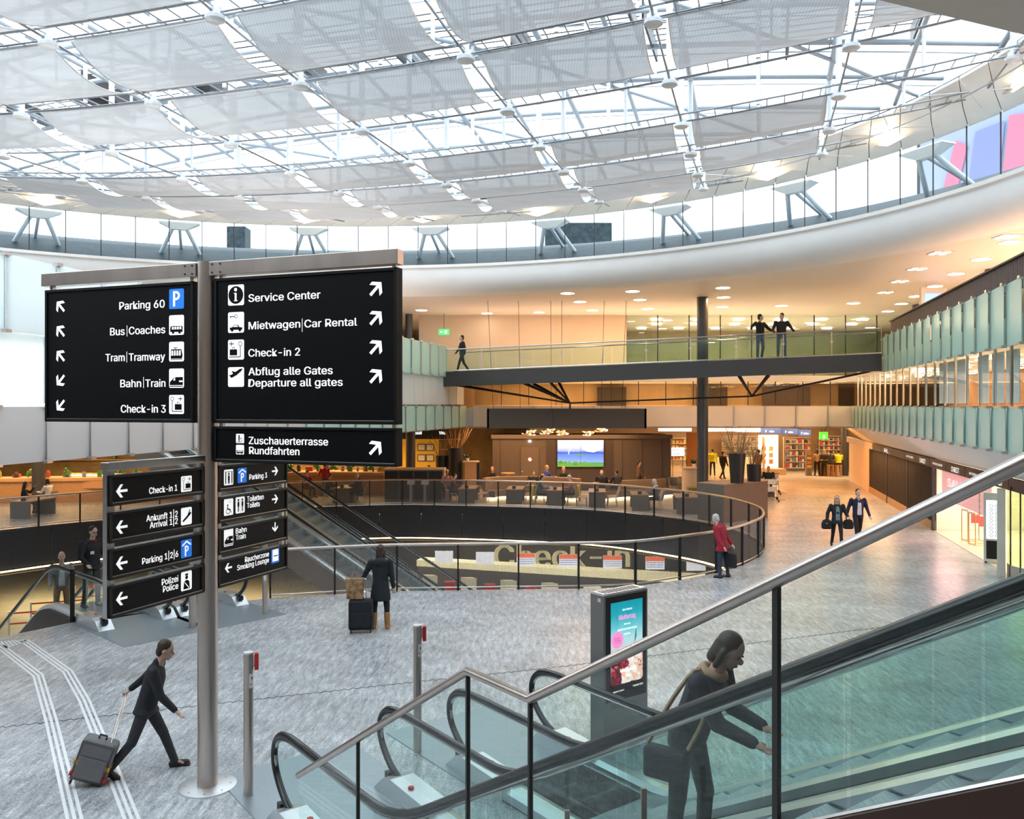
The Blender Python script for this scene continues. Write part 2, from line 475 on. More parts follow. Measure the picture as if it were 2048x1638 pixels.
# ------------------------------------------------------------------ floor with the oval opening
near = [(-13.6, 12.6), (-10.4, 17.2), (-9.4, 18.6), (-7.7, 19.75), (-5.9, 20.75), (-4.5, 21.15), (-3.04, 21.5), (-.31, 21.72), (2.0, 21.85), (3.37, 22.2), (5.53, 23.7), (6.9, 25.2), (8.14, 27.5), (8.6, 30.6)]
far = [(7.7, 34.1), (5.6, 36.75), (3.53, 38.4), (1.0, 39.3), (-2.5, 40.1), (-6, 40.35), (-11, 38.7), (-16.7, 34.9), (-19.4, 31.9), (-22.5, 27), (-23.5, 21), (-20, 14.5)]
OUT = near + far
rim = catmull([V((x, y, 0)) for x, y in near[4:] + far[:9]], 6)      # rail line, from the escalators round to the far left
hole = [V((x, y, 0)) for x, y in near[:4]] + rim + [V((x, y, 0)) for x, y in far[9:]]
def slab_with_hole(outer, inner, z):
    b = bmesh.new()
    def loop(P):
        vs = [b.verts.new((p[0], p[1], z)) for p in P]
        return [b.edges.new((vs[i], vs[(i + 1) % len(vs)])) for i in range(len(vs))]
    e = loop(outer) + loop(inner)
    bmesh.ops.triangle_fill(b, use_beauty=True, edges=e)
    g = G(); b.verts.index_update()
    g.add([v.co.copy() for v in b.verts], [tuple(v.index for v in f.verts) for f in b.faces]); b.free()
    return g
fg = slab_with_hole([(-40, -4), (40, -4), (40, 75), (-40, 75)], hole, 0)
structure(fg.build('floor', M['granite_floor'], loc=(0, 0, 0)), 'grey streaked granite concourse floor around the oval opening')
# slab edge and dark perforated fascia below it, warm light strip under the fascia
g = G(); g.loft([[p + V((0, 0, -.02)) for p in hole], [p + V((0, 0, -.42)) for p in hole]], cap=False)
structure(g.build('trim_1', mat('slab_edge', (.06, .06, .062), .5, .3)), 'dark slab edge of the oval opening')
farrim = [p for p in rim if p.y > 26.5]
L = [0]
for a, b_ in zip(farrim, farrim[1:]): L.append(L[-1] + (b_ - a).length)
ZF0, ZF1 = -.08, -1.5
fr = tag(thing('fascia_wall', None, None, (0, 38, -1.5)), 'dark perforated metal cladding hanging below the far rim', None, None, 'structure')
seg = resample(farrim, 2.0)
for a, b_ in zip(seg, seg[1:]):
    t = (b_ - a).normalized(); g = G(); nrm = V((t.y, -t.x, 0)) * .02
    g.obb(a + t * .02 + V((0, 0, ZF1)), (b_ - a) - t * .04, -nrm * 2, V((0, 0, ZF0 - ZF1)))
    g.build('cladding_panel', M['fascia_dark'] if 'fascia_dark' in M else mat('fascia_dark', (.034, .035, .040), .5, .4, var=.12, scale=40, stretch=(1, 1, .02)), fr)
g = G(); g.sweep([p + V((0, 0, -1.6)) for p in farrim], [(-.12, 0), (.04, 0), (.04, .03), (-.12, .03)])
tag(g.build('light_strip', M['led_warm']), 'warm glowing light strip under the dark rim cladding', 'light')
# lower hall
g = G(); g.box((-8, 26, -4.3), (52, 50, .2)); structure(g.build('lower_floor', mat('lower_stone', (.42, .36, .26), .4, var=.1, scale=2)), 'beige floor of the check-in hall below')
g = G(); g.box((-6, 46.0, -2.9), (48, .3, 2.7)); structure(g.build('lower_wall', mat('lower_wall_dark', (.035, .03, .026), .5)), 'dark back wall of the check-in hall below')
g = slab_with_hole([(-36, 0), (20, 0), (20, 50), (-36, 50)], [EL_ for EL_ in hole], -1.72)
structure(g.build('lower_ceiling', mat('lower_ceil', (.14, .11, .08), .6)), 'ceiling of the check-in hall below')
lamp('lower_hall_lamp', 'AREA', (1, 42.5, -1.8), 420, (1, .84, .5), 14, 3)
lamp('lower_hall_lamp', 'AREA', (-17, 38, -1.8), 500, (1, .84, .5), 12, 4)
# big letters on that wall
fc = Face((-1.0, 45.84, -4.1), (1, 0, 0), (0, 0, 1), .02)
g = G(); fc.text(g, 'Check-in', 0, 0.1, 2.3, squeeze=1.04, bold=.03)
tag(g.build('wall_lettering', mat('letter_pale', (.62, .58, .40), .5, emit=.25), fix=False), 'large pale Check-in lettering on the dark lower wall', 'lettering')

# ------------------------------------------------------------------ rail round the opening
rs = resample(rim, 1.55)
rail = thing('guard_rail', 'dark perforated guard rail with steel handrail around the oval opening', 'railing', (rs[0].x, rs[0].y, 0))
dense = resample(rim, .3)
g = G(); g.tube([p + V((0, 0, 1.17)) for p in dense], .042, 8); g.build('handrail', M['steel_warm'], rail, 60)
g = G(); g.tube([p + V((0, 0, .07)) for p in dense], .022, 6); g.build('lower_rail', M['steel'], rail, 60)
for a, b_ in zip(rs, rs[1:]):
    t = (b_ - a).normalized(); n_ = V((t.y, -t.x, 0)); g = G()
    g.add([a + t * .03 + V((0, 0, .1)), b_ - t * .03 + V((0, 0, .1)), b_ - t * .03 + V((0, 0, 1.12)), a + t * .03 + V((0, 0, 1.12))], [(0, 1, 2, 3)])
    g.build('mesh_panel', M['mesh_dark'], rail, uvf=lambda p, a=a, t=t: ((p - a).dot(t), p.z), fix=False)
for i, a in enumerate(rs):
    t = (rs[min(i + 1, len(rs) - 1)] - rs[max(0, i - 1)]).normalized(); n_ = V((t.y, -t.x, 0))
    g = G(); g.obb(a - t * .022 - n_ * .04 + V((0, 0, -.3)), t * .044, n_ * .08, V((0, 0, 1.45))); g.build('post', M['mesh_post'], rail)
# glass guard beside the left escalators
gg = thing('glass_guard', 'short glass guard with dark post where the floor meets the escalator pit', 'railing', (-9.5, 18.55, 0))
g = G(); g.obb((-9.58, 18.42, 0), V((.07, 0, 0)), V((0, .07, 0)), V((0, 0, 1.15))); g.build('post', M['mesh_post'], gg)
g = G(); g.obb((-9.48, 18.5, .06), V((.85, .55, 0)), V((-.008, .012, 0)), V((0, 0, 1.0))); g.build('glass_pane', M['glass_clear'], gg)

# ------------------------------------------------------------------ balconies: bands of frosted glass shingles
def band(root, fx, y0, y1, z0, z1, m, side, pitch=1.17, clamp=True, off=0.0, tilt=.07):
    n = round((y1 - y0) * 1.032 / pitch); dy = (y1 - y0) / n
    for i in range(n):
        a = V((fx(y0 + dy * i) + off, y0 + dy * i, z0)); b_ = V((fx(y0 + dy * (i + 1)) + off, y0 + dy * (i + 1), z0))
        t = (b_ - a).normalized(); w = V((t.y, -t.x, 0)) * side       # towards the hall
        a2 = a + w * tilt
        g = G(); e = (b_ + t * .05 - a2)
        g.obb(a2, e, w * .014, V((0, 0, z1 - z0))); g.build('glass_panel', m, root)
        if clamp:
            g = G()
            for zz in (z0 - .03, z1 - .03): g.box(a2 + w * .02 + V((0, 0, zz - z0 + .03)), (.14, .1, .06), math.atan2(t.y, t.x))
            g.obb(a2 - w * .06 + t * .03, t * .02, w * .02, V((0, 0, z1 - z0)))
            g.build('clamp', M['steel'], root)
lb = tag(thing('balcony_left', None, None, (LX(28), 28, 3.65)), 'upper level balcony on the left clad in pale frosted glass panels', None, None, 'structure')
band(lb, LX, 11.5, 26, 3.65, 4.68, M['frost_grey'], 1)
band(lb, LX, 26, 42.4, 3.65, 4.68, M['frost_teal'], 1)
band(lb, LX, 11.5, 42.4, 4.74, 6.0, M['frost_pale'], 1, off=-.12, clamp=False, tilt=.02)
band(lb, LX, 11.5, 26.8, 6.02, 7.38, M['frost_pale'], 1)
band(lb, LX, 26.8, 39.4, 6.02, 7.42, M['frost_teal'], 1)
def slab(name, fx, y0, y1, z0, z1, d0, d1, m, lab):
    """floor slab lying behind a balcony line, from d0 to d1 to its side"""
    g = G(); g.plate([(fx(y0) + d0, y0, z0), (fx(y0) + d1, y0, z0), (fx(y1) + d1, y1, z0), (fx(y1) + d0, y1, z0)], (0, 0, z1 - z0))
    return structure(g.build(name, m), lab)
slab('balcony_slab', LX, 11.5, 42.3, 3.7, 4.6, -.25, -3.2, M['soffit'], 'floor slab behind the left balcony glass')
slab('balcony_slab', LX, 11.5, 42.3, 5.95, 6.3, -.3, -6, M['soffit'], 'upper floor slab behind the left balcony glass')
g = G(); g.plate([(LX(11.5) - 1.2, 11.5, 4.6), (LX(42.3) - 1.2, 42.3, 4.6), (LX(42.3) - 1.3, 42.3, 4.6), (LX(11.5) - 1.3, 11.5, 4.6)], (0, 0, 1.35))
structure(g.build('wall_left', M['plaster_white']), 'pale wall behind the left balcony glass')
for q_, p_ in (((LX(19) - .75, 19, 5.9), 170), ((LX(19) - 2.6, 19, 9.6), 420)):
    lamp('left_panel_backlight', 'AREA', q_, p_, (.95, .98, 1), .8, 15).rotation_euler = (0, 0, -.24)  # unseen area lamps put behind the left panels to brighten the frosted glass
rb = tag(thing('balcony_right', None, None, (RX(28), 28, 3.65)), 'upper level balcony on the right clad in green frosted glass panels', None, None, 'structure')
band(rb, RX, 14.5, 42.4, 3.65, 4.66, M['frost_teal'], -1)
band(rb, RX, 14.5, 33.9, 6.02, 7.42, M['frost_teal'], -1)
slab('balcony_slab', RX, 14.5, 42.3, 3.72, 4.62, .2, 5, M['soffit'], 'floor slab behind the right balcony glass')
slab('balcony_slab', RX, 14.5, 42.3, 6.1, 6.75, .25, 16, M['soffit'], 'upper floor slab behind the right balcony glass')
# slatted parapet above the right balcony
sp = tag(thing('parapet', 'dark brown vertically slatted parapet above the right glass balcony', 'parapet', (RX(25) + .3, 25, 7.4)))
g = G(); g.plate([(RX(14.5) + .36, 14.5, 7.35), (RX(33.9) + .36, 33.9, 7.35), (RX(33.9) + .42, 33.9, 7.35), (RX(14.5) + .42, 14.5, 7.35)], (0, 0, .68)); g.build('backing', M['brown_dark'], sp)
g = G(); n = 170
for i in range(n):
    y = 14.5 + 19.4 * i / n; g.box((RX(y) + .31, y, 7.7), (.07, .05, .66))
g.build('slats', mat('slat_brown', (.13, .085, .07), .5), sp)
g = G(); g.plate([(RX(14.5) + .2, 14.5, 8.03), (RX(33.9) + .2, 33.9, 8.03), (RX(33.9) + .5, 33.9, 8.03), (RX(14.5) + .5, 14.5, 8.03)], (0, 0, .04)); g.build('cap', M['brown_dark'], sp)
# middle level behind the right balcony: lit offices behind clear glass
g = G(); g.plate([(RX(14.5) + 4.6, 14.5, 4.6), (RX(42.4) + 4.6, 42.4, 4.6), (RX(42.4) + 4.7, 42.4, 4.6), (RX(14.5) + 4.7, 14.5, 4.6)], (0, 0, 1.5))
structure(g.build('wall_right', mat('office_brown', (.34, .17, .085), .6, var=.3, scale=1.5)), 'brown inner wall of the rooms behind the right middle windows')
w = tag(thing('window_1', None, None, (RX(28), 28, 4.7)), 'clear window band between the green glass bands on the right', None, None, 'structure')
n = 24
for i in range(n):
    y0, y1 = 14.5 + 27.9 * i / n, 14.5 + 27.9 * (i + 1) / n
    g = G(); g.obb((RX(y0) + .12, y0 + .04, 4.72), V((RX(y1) - RX(y0), y1 - y0 - .08, 0)), V((.012, 0, 0)), V((0, 0, 1.3))); g.build('window_pane', M['glass_clear'], w)
    g = G(); g.box((RX(y0) + .12, y0, 5.37), (.05, .05, 1.36)); g.build('mullion', M['steel'], w)
for i, y0 in enumerate((19.6, 20.7, 21.9, 24.0, 25.0, 26.0)):
    y1 = y0 + .92
    g = G(); g.obb((RX(y0) + .45, y0, 4.76), V((RX(y1) - RX(y0), y1 - y0, 0)), V((.02, 0, 0)), V((0, 0, 1.26)))
    tag(g.build('roller_blind', M['plaster_white']), 'white blind drawn down behind the right middle windows', 'blind', 'white blinds on the right')
random.seed(3)
for i in range(46):
    y = 17 + 25 * random.random(); d = .9 + 3.2 * random.random()
    g = G(); g.box((RX(y) + d, y, 6.02), (.1, .55, .03), -.25)
    tag(g.build('ceiling_lamp', M['lamp_warm']), 'small warm lamp in the office ceiling behind the right windows', 'lamp', 'office lamps')
lamp('office_light', 'AREA', (RX(30) + 2.4, 30, 6.0), 260, WARM, 2.5, 22).rotation_euler = (0, 0, -.245)
# soffit running down from the right balcony to the shop fronts, and shop line
g = G(); g.plate([(RX(12) + .12, 12, 3.66), (RX(48) + .12, 48, 3.66), (SXX(48), 48, 2.74), (SXX(12), 12, 2.74)], (.0, 0, .05))
structure(g.build('ceiling_soffit', M['plaster_white']), 'white sloping soffit above the shop signs on the right')
g = G(); g.plate([(SXX(48), 48, 2.74), (SXX(12), 12, 2.74), (SXX(12) + 7, 12, 2.74), (SXX(48) + 7, 48, 2.74)], (0, 0, .05))
structure(g.build('shop_ceiling', M['plaster_white']), 'white ceiling of the shops on the right')
# back band of the hall (first floor edge) and middle windows above it
YB = 42.5
bb = tag(thing('balcony_back', None, None, (7.5, YB, 3.65)), 'cream balcony band across the far end of the hall', None, None, 'structure')
xs = [-1.95, 1.1, 4.1, 5.66, 9.5, 11.1, 12.65, 14.2, 15.8, 17.4]
for a, b_ in zip(xs, xs[1:]):
    g = G(); g.box(((a + b_) / 2, YB, 4.16), (b_ - a - .03, .06, 1.02)); g.build('band_panel', M['cream_panel'], bb)
    g = G(); g.box((b_, YB - .05, 4.16), (.05, .06, 1.04)); g.box((b_, YB - .05, 3.66), (.2, .1, .06)); g.build('bracket', M['steel'], bb)
g = G(); g.box((7.7, YB + 3.6, 4.13), (20, 7, .9)); structure(g.build('back_slab', M['soffit']), 'first floor slab at the far end')
g = G(); g.box((7.7, 52.5, 3.62), (62, 20, .1)); structure(g.build('ground_ceiling', mat('ground_ceil', (.55, .40, .27), .6)), 'ceiling over the cafe and shops at the far end')
g = G(); g.box((7.7, 47.5, 5.4), (21, .15, 1.7)); structure(g.build('wall_back', mat('mid_back', (.60, .42, .24), .6, var=.15, scale=.8)), 'warm lit wall behind the middle windows at the far end')
w = tag(thing('window_2', None, None, (7.7, YB, 4.7)), 'glazed gallery front above the cream band at the far end', None, None, 'structure')
for i in range(14):
    x0, x1 = -1.9 + 19.2 * i / 14, -1.9 + 19.2 * (i + 1) / 14
    g = G(); g.box(((x0 + x1) / 2, YB + .05, 5.48), (x1 - x0 - .05, .012, 1.5)); g.build('window_pane', M['glass_dim'], w)
    g = G(); g.box((x1, YB + .05, 5.48), (.035, .05, 1.52)); g.build('mullion', M['mesh_post'], w)
g = G(); g.box((11, 46.8, 5.2), (1.7, .1, 1.0)); g.box((15, 46.5, 5.2), (2.6, .1, 1.1)); g.box((5.5, 46.8, 5.1), (1.6, .1, .9))
for i in range(3):
    g = G(); g.box(((5.5, 11, 15)[i], (46.9, 46.8, 46.5)[i], 5.2), ((1.6, 1.7, 2.6)[i], .1, 1.05))
    tag(g.build('wall_screen', M['brown_dark']), ('dark board on the gallery wall behind the bridge truss', 'dark board on the gallery wall near the tall grey column', 'dark wide board on the gallery wall beside the green glass corner')[i], 'board')
lamp('gallery_light', 'AREA', (8, 44.8, 5.84), 420, WARM, 18, 2)
# upper hall at the far end
g = G(); g.box((6.5, 49, 6.05), (44, 13, .3)); structure(g.build('upper_floor', M['soffit']), 'upper level floor at the far end')
g = G(); g.box((.6, 47.6, 8.0), (11.6, .25, 3.6)); structure(g.build('upper_wall', mat('upper_cream', (.66, .54, .42), .6, var=.02, scale=1)), 'cream wall of the upper level behind the bridge')
g = G(); g.box((-9.0, 47.2, 8.0), (5.4, .3, 3.6)); structure(g.build('upper_wall', M['brown_clad']), 'dark brown wall of the upper level beside the cream one')
g = G(); g.box((14, 58, 8.0), (34, .25, 3.9)); structure(g.build('upper_wall', mat('upper_far', (.42, .36, .24), .6, var=.2, scale=.5)), 'far wall of the upper check-in hall')
w = tag(thing('window_3', None, None, (14, 47.5, 6.2)), 'tall glass partition of the upper hall behind the bridge', None, None, 'structure')
for i in range(9):
    x0 = 6.4 + 1.75 * i
    g = G(); g.box((x0 + .87, 47.55, 8.0), (1.7, .012, 3.5)); g.build('window_pane', M['glass_dim'], w)
    g = G(); g.box((x0, 47.55, 8.0), (.05, .07, 3.6)); g.build('mullion', M['mesh_post'], w)
for i in range(6):
    for j in range(3):
        g = G(); g.box((8.4 + 2.4 * i + .5 * (j % 2), 49.5 + 2.8 * j, 9.68), (.55, .3, .05)); tag(g.build('ceiling_lamp', M['lamp_warm']), 'bright rectangular ceiling lamp behind the upper glass partition', 'lamp', 'lamps behind the upper glass partition')
lamp('upper_hall_light', 'AREA', (14, 52, 9.5), 800, (1, .8, .5), 14, 8)
for q_, sx_, sy_, p_, rz_ in (((RX(25) + 4, 25, 7.0), 3, 18, 330, -.245), ((6, 45.2, 6.5), 20, 2, 190, 0), ((LX(33) - 4, 33, 6.6), 3, 16, 160, -.24)):  # unseen area lamps added to warm the soffit from below, no fixtures
    lamp('soffit_fill', 'AREA', q_, p_, (1, .62, .42), sx_, sy_, target=V(q_) + UP_).rotation_euler = (math.pi, 0, rz_)
# ------------------------------------------------------------------ ceiling with the oval opening, rounded white edge
NE = 120
ths = [2 * math.pi * k / NE for k in range(NE)]
cg = slab_with_hole([(-40, -6), (42, -6), (42, 66), (-40, 66)], [EL(t, 1.045, 0) for t in ths], 9.75)
structure(cg.build('ceiling', M['soffit'], loc=(0, 0, 9.75)), 'warm white ceiling around the oval skylight')
prof = [(.985, 11.02), (.985, 10.9), (.990, 10.86), (.990, 10.55), (.9945, 10.25), (1.003, 10.02), (1.016, 9.86), (1.03, 9.78), (1.046, 9.748)]
g = G(); g.loft([[EL(t, r, z) for t in ths] for r, z in prof] , cap=False); structure(g.build('trim_2', M['plaster_white'], smooth=50), 'rounded white edge of the oval skylight opening')
g = G(); g.loft([[EL(t, .985, 11.02) for t in ths], [EL(t, 1.25, 11.02) for t in ths]], cap=False); structure(g.build('trim_3', M['plaster_white']), 'white ledge under the oval window band')
# near ceiling corner over the viewer's level
g = G(); g.plate([(.8, 7.75, 9.0), (3.85, 9.0, 9.0), (5.94, 9.86, 9.0), (12, 12.4, 9.0), (14, 6, 9.0), (3, 4, 9.0)], (0, 0, .4))
structure(g.build('near_ceiling', M['cream_panel']), 'cream ceiling corner close above the viewer')
for nm, c_, d_ in (('wall_right', (38, 30, 4.9), (.2, 72, 9.7)), ('wall_left', (-38, 30, 4.9), (.2, 72, 9.7)), ('wall_back', (0, 66, 4.9), (76, .2, 9.7)), ('wall_front', (0, -5.8, 4.9), (76, .2, 9.7))):
    g = G(); g.box(c_, d_); structure(g.build(nm, mat('outer_wall', (.45, .36, .26), .6) if 'outer_wall' not in M else M['outer_wall']), 'plain wall enclosing the hall')
# columns
def column(x, y, r, z0, z1, lab, m='column_grey', name='column'):
    g = G(); g.cyl((x, y, z0), (x, y, z1), r, n=28); return tag(g.build(name, M[m], smooth=40), lab, 'column')
column(8.9, 39.7, .262, 0, 9.75, 'tall dark grey column standing in front of the cream gallery band')
column(-5.2, 43.6, .24, 0, 3.6, 'dark grey column behind the grey cafe counter below the left balcony')
column(-5.7, 47.0, .2, 6.2, 9.75, 'dark grey upper level column near the exit sign')
column(-22.6, 40.6, .3, 0, 3.6, 'dark grey column in front of the orange bar counter')
column(22.3, 57, .24, 0, 3.6, 'dark column at the corner of the far shops')
column(17.9, 31.5, .34, 6.75, 9.75, 'dark column above the slatted parapet on the right')
column(20.6, 42.6, .5, 6.75, 9.75, 'dark column behind the information screen of the upper level')
column(-13.2, 31.4, .28, -4.2, -1.72, 'dark column of the lower hall seen below the light strip')
# ------------------------------------------------------------------ recessed downlights
dl = thing('downlight', 'round warm downlight recessed in the ceiling', 'lamp', (0, 0, 9.75), 0, 'ceiling downlights')
g = G(); g.loft([[V((q * math.cos(2 * math.pi * k / 24), q * math.sin(2 * math.pi * k / 24), z)) for q, z in ((.30, 9.73), (.34, 9.73), (.34, 9.75), (.30, 9.75))] for k in range(24)], close=True); g.build('trim_ring', M['white_metal'], dl)
g = G(); g.cyl((0, 0, 9.722), (0, 0, 9.75), .295, n=24); g.build('diffuser', M['lamp_warm'], dl)
spots = [(1135, 586), (1265, 582), (1160, 603), (1280, 599), (1078, 624), (1185, 620), (1296, 617), (974, 626), (843, 620), (880, 632), (911, 641), (1446, 575), (1447, 594), (1445, 613), (1563, 611), (1707, 606), (1803, 607), (1776, 622), (1832, 592), (1870, 572), (1912, 547), (1962, 518), (2020, 484), (1565, 640), (1740, 655), (1335, 640), (1620, 645)]
for i, (x, y) in enumerate(spots):
    Y = F * (9.75 - ZC) / (HZ - y)
    if Y > 58: continue
    p = V(((x - CX) / F * Y, Y, 9.75))
    if math.hypot((p.x + 7) / 21, (p.y - 20) / 18.7) < 1.06: continue
    r_ = dl if not dl.get('set') else copy_tree(dl)
    dl['set'] = 1; r_.location = p
sq = thing('spot_cluster', 'square cluster of four bright ceiling spots', 'lamp', (0, 0, 9.75), 0, 'square ceiling spots')
g = G(); g.box((0, 0, 9.74), (.62, .62, .03)); g.build('housing', M['white_metal'], sq)
for a in (-.16, .16):
    for b_ in (-.16, .16):
        g = G(); g.cyl((a, b_, 9.715), (a, b_, 9.73), .11, n=14); g.build('bulb', M['lamp_warm'], sq)
for i, (x, y) in enumerate([(1925, 467), (1880, 505), (1835, 537), (1800, 562), (1771, 584)]):
    Y = F * (9.75 - ZC) / (HZ - y); p = V(((x - CX) / F * Y, Y, 9.75))
    k_ = math.hypot((p.x + 7) / 21, (p.y - 20) / 18.7); k_ = max(1, 1.075 / k_); p.x = -7 + (p.x + 7) * k_; p.y = 20 + (p.y - 20) * k_
    r_ = sq if i == 0 else copy_tree(sq); r_.location = p
for i, (x, y) in enumerate([(1160, 603), (1280, 615), (1447, 594), (1707, 606), (1870, 572), (880, 632), (2000, 500)]):
    Y = F * (9.75 - ZC) / (HZ - y)
    lamp('ceiling_spot', 'AREA', ((x - CX) / F * Y, Y, 9.7), 150, WARM, .5)
lamp('ceiling_spot', 'AREA', (20, 26, 9.7), 260, WARM, .6)
# ------------------------------------------------------------------ clerestory, ring beam
NW = 96
cw = tag(thing('window_4', None, None, (-7, 20, 11.02)), 'oval clerestory window band below the glass roof', None, None, 'structure')
def seen(t): return math.sin(t) > -.25
for k in range(NW):
    t0, t1 = 2 * math.pi * k / NW, 2 * math.pi * (k + 1) / NW
    if not seen((t0 + t1) / 2): continue
    g = G(); a, b_ = EL(t0, 1.0, 11.04), EL(t1, 1.0, 11.04); d = (b_ - a) * .006
    g.add([a + d, b_ - d, b_ - d + V((0, 0, 1.8)), a + d + V((0, 0, 1.8))], [(0, 1, 2, 3)]); g.build('window_pane', M['glass_clear'], cw, fix=False)
    g = G(); r_ = EL(t0, 1.0, 11.02); g.box(r_ + V((0, 0, .92)), (.03, .03, 1.84)); g.build('mullion', M['mesh_post'], cw)
rp = tag(thing('ring_beam', None, None, (-7, 20, 12.84)), 'ring of satin metal panels between window band and glass roof', None, None, 'structure')
for k in range(NW):
    t0, t1 = 2 * math.pi * (k + .012) / NW, 2 * math.pi * (k + .988) / NW
    if not seen((t0 + t1) / 2): continue
    sk = .10                                                         # slanted joints
    g = G(); g.loft([[EL(t0, 1.003, 12.85), EL(t1, 1.003, 12.85), EL(t1, 1.003, 12.9), EL(t0, 1.003, 12.9)], [EL(t0 - sk * .4, .962, 13.1), EL(t1 - sk * .4, .962, 13.1), EL(t1 - sk * .4, .962, 13.15), EL(t0 - sk * .4, .962, 13.15)], [EL(t0 - sk, .915, 13.42), EL(t1 - sk, .915, 13.42), EL(t1 - sk, .915, 13.5), EL(t0 - sk, .915, 13.5)]])
    g.build('ring_panel', M['ring_panel'], rp)
g = G(); g.loft([[EL(t, 1.003, 12.93) for t in ths], [EL(t, .962, 13.19) for t in ths], [EL(t, .918, 13.56) for t in ths]], cap=False); g.build('backing', M['bridge_grey'], rp)
# dark ribbed roof outside the window band
g = G(); g.loft([[EL(t, 1.035, 11.06) for t in ths], [EL(t, 1.11, 11.95) for t in ths], [EL(t, 1.22, 12.5) for t in ths], [EL(t, 1.45, 12.8) for t in ths], [EL(t, 1.5, 10) for t in ths]], cap=False)
structure(g.build('outer_roof', M['outer_roof'], smooth=40), 'dark ribbed roof outside the oval window band')
# V supports carrying the ring beam
bk = None
NV_ = 24
for k in range(NV_):
    t = 2 * math.pi * (k + .42) / NV_
    if not seen(t): continue
    c = EL(t, 1.02, 0); tg = V((-21 * math.sin(t), 18.7 * math.cos(t), 0)).normalized(); rd = V((tg.y, -tg.x, 0))
    r_ = thing('roof_support', 'white V shaped support outside the oval window band', 'support', (c.x, c.y, 11.3), 0, 'V supports of the roof ring')
    g = G(); g.loft([[c + tg * a + rd * b_ + V((0, 0, z)) for a, b_ in ((-.85, -.1), (.85, -.1), (.85, .5), (-.85, .5))] for z in (12.86, 12.82)] + [[c + tg * a + rd * b_ + V((0, 0, 12.55)) for a, b_ in ((-.3, .1), (.3, .1), (.3, .4), (-.3, .4))]])
    g.build('head_plate', M['white_metal'], r_)
    for s in (-1, 1):
        g = G(); g.cyl(c + tg * .3 * s + rd * .25 + V((0, 0, 12.6)), c + tg * .85 * s + rd * 1.3 + V((0, 0, 11.6)), .09, n=10); g.build('leg', M['roof_tube'], r_, 40)
    g = G(); g.cyl(c + rd * .3 + V((0, 0, 12.6)), c + rd * 2.2 + V((0, 0, 12.0)), .07, n=8); g.build('brace', M['roof_tube'], r_, 40)
    # fin plates inside with warm spots
    f_ = thing('ring_bracket', 'pale pointed bracket with lamp on the inside of the roof ring', 'bracket', (c.x, c.y, 12.9), 0, 'pointed brackets of the roof ring')
    q = EL(t, .972, 13.0)
    g = G(); g.loft([[q + tg * .9 * a + rd * b_ + V((0, 0, z)) for a, b_, z in ((-1, 0, .06), (0, -.35, -.22), (1, 0, .06), (0, .25, .02))], [q + tg * .9 * a + rd * b_ + V((0, 0, z)) for a, b_, z in ((-1, 0, .12), (0, -.3, -.12), (1, 0, .12), (0, .25, .12))]]); g.build('fin', M['ring_panel'], f_)
    g = G(); g.cyl(q - rd * .22 + V((0, 0, -.12)), q - rd * .36 + V((0, 0, -.02)), .06, n=10); g.build('lamp_bulb', M['lamp_warm'], f_)
    if math.sin(t) > .2: lamp('ring_lamp', 'POINT', q - rd * .45 + V((0, 0, -.02)), 42, (1, .74, .46), .05)
# ------------------------------------------------------------------ lens shaped cable roof
RO, RA, RB_ = V((-9.3696, 17.1784, 0)), V((3.7648, -1.1269, 0)), V((.8646, 2.9574, 0))
def r2of(p): return ((p.x + 5.744) / 21) ** 2 + ((p.y - 23.33) / 18.7) ** 2
def rE(p): return math.hypot((p.x + 7) / 21, (p.y - 20) / 18.7)
def low(i, j):
    p = RO + RA * i + RB_ * j
    return V((p.x, p.y, 13.3 - 1.45 * (1 - r2of(p) / .8464)))
def up(i, j):
    p = RO + RA * i + RB_ * j
    return V((p.x, p.y, 13.75 + 1.55 * max(0, 1 - rE(p) ** 2 / .85)))
def inside(p, lim=.915): return rE(p) < lim
def run(fn, n=400, lim=.915):
    """longest stretch of a curve that stays inside the ring"""
    P = [fn(k / n) for k in range(n + 1)]; P = [p for p in P if inside(p, lim)]
    return P[::12] + [P[-1]] if len(P) > 13 else P
I0, I1, J0, J1 = -7, 7, -3, 8
rt = tag(thing('roof_structure', None, None, (-7, 20, 13.5)), 'pale steel tube grid of the domed glass roof', None, None, 'structure')
for k in range(2 * I0, 2 * I1 + 1):
    P = run(lambda t, k=k: up(k / 2, J0 + (J1 - J0) * t), lim=.93)
    if len(P) > 2:
        g = G(); g.tube(P, .085 if k % 2 == 0 else .07, 7); g.build('roof_tube', M['roof_tube'], rt, 60)
for k in range(int(J0 * 1.5), int(J1 * 1.5) + 1):
    P = run(lambda t, k=k: up(I0 + (I1 - I0) * t, k / 1.5), lim=.93)
    if len(P) > 2:
        g = G(); g.tube([p + V((0, 0, .07)) for p in P], .075, 7); g.build('roof_tube', M['roof_tube'], rt, 60)
        g = G(); g.tube([p + V((0, 0, .22)) + RB_ * .33 for p in P], .022, 5); g.build('glazing_bar', M['roof_tube'], rt)
# diagonal tubes of the grid
for k in range(-8, 12, 2):
    P = run(lambda t, k=k: up(k - 6 + 10 * t, J0 + (J1 - J0) * t), lim=.93)
    if len(P) > 2:
        g = G(); g.tube([p + V((0, 0, -.05)) for p in P], .06, 7); g.build('roof_tube', M['roof_tube'], rt, 60)
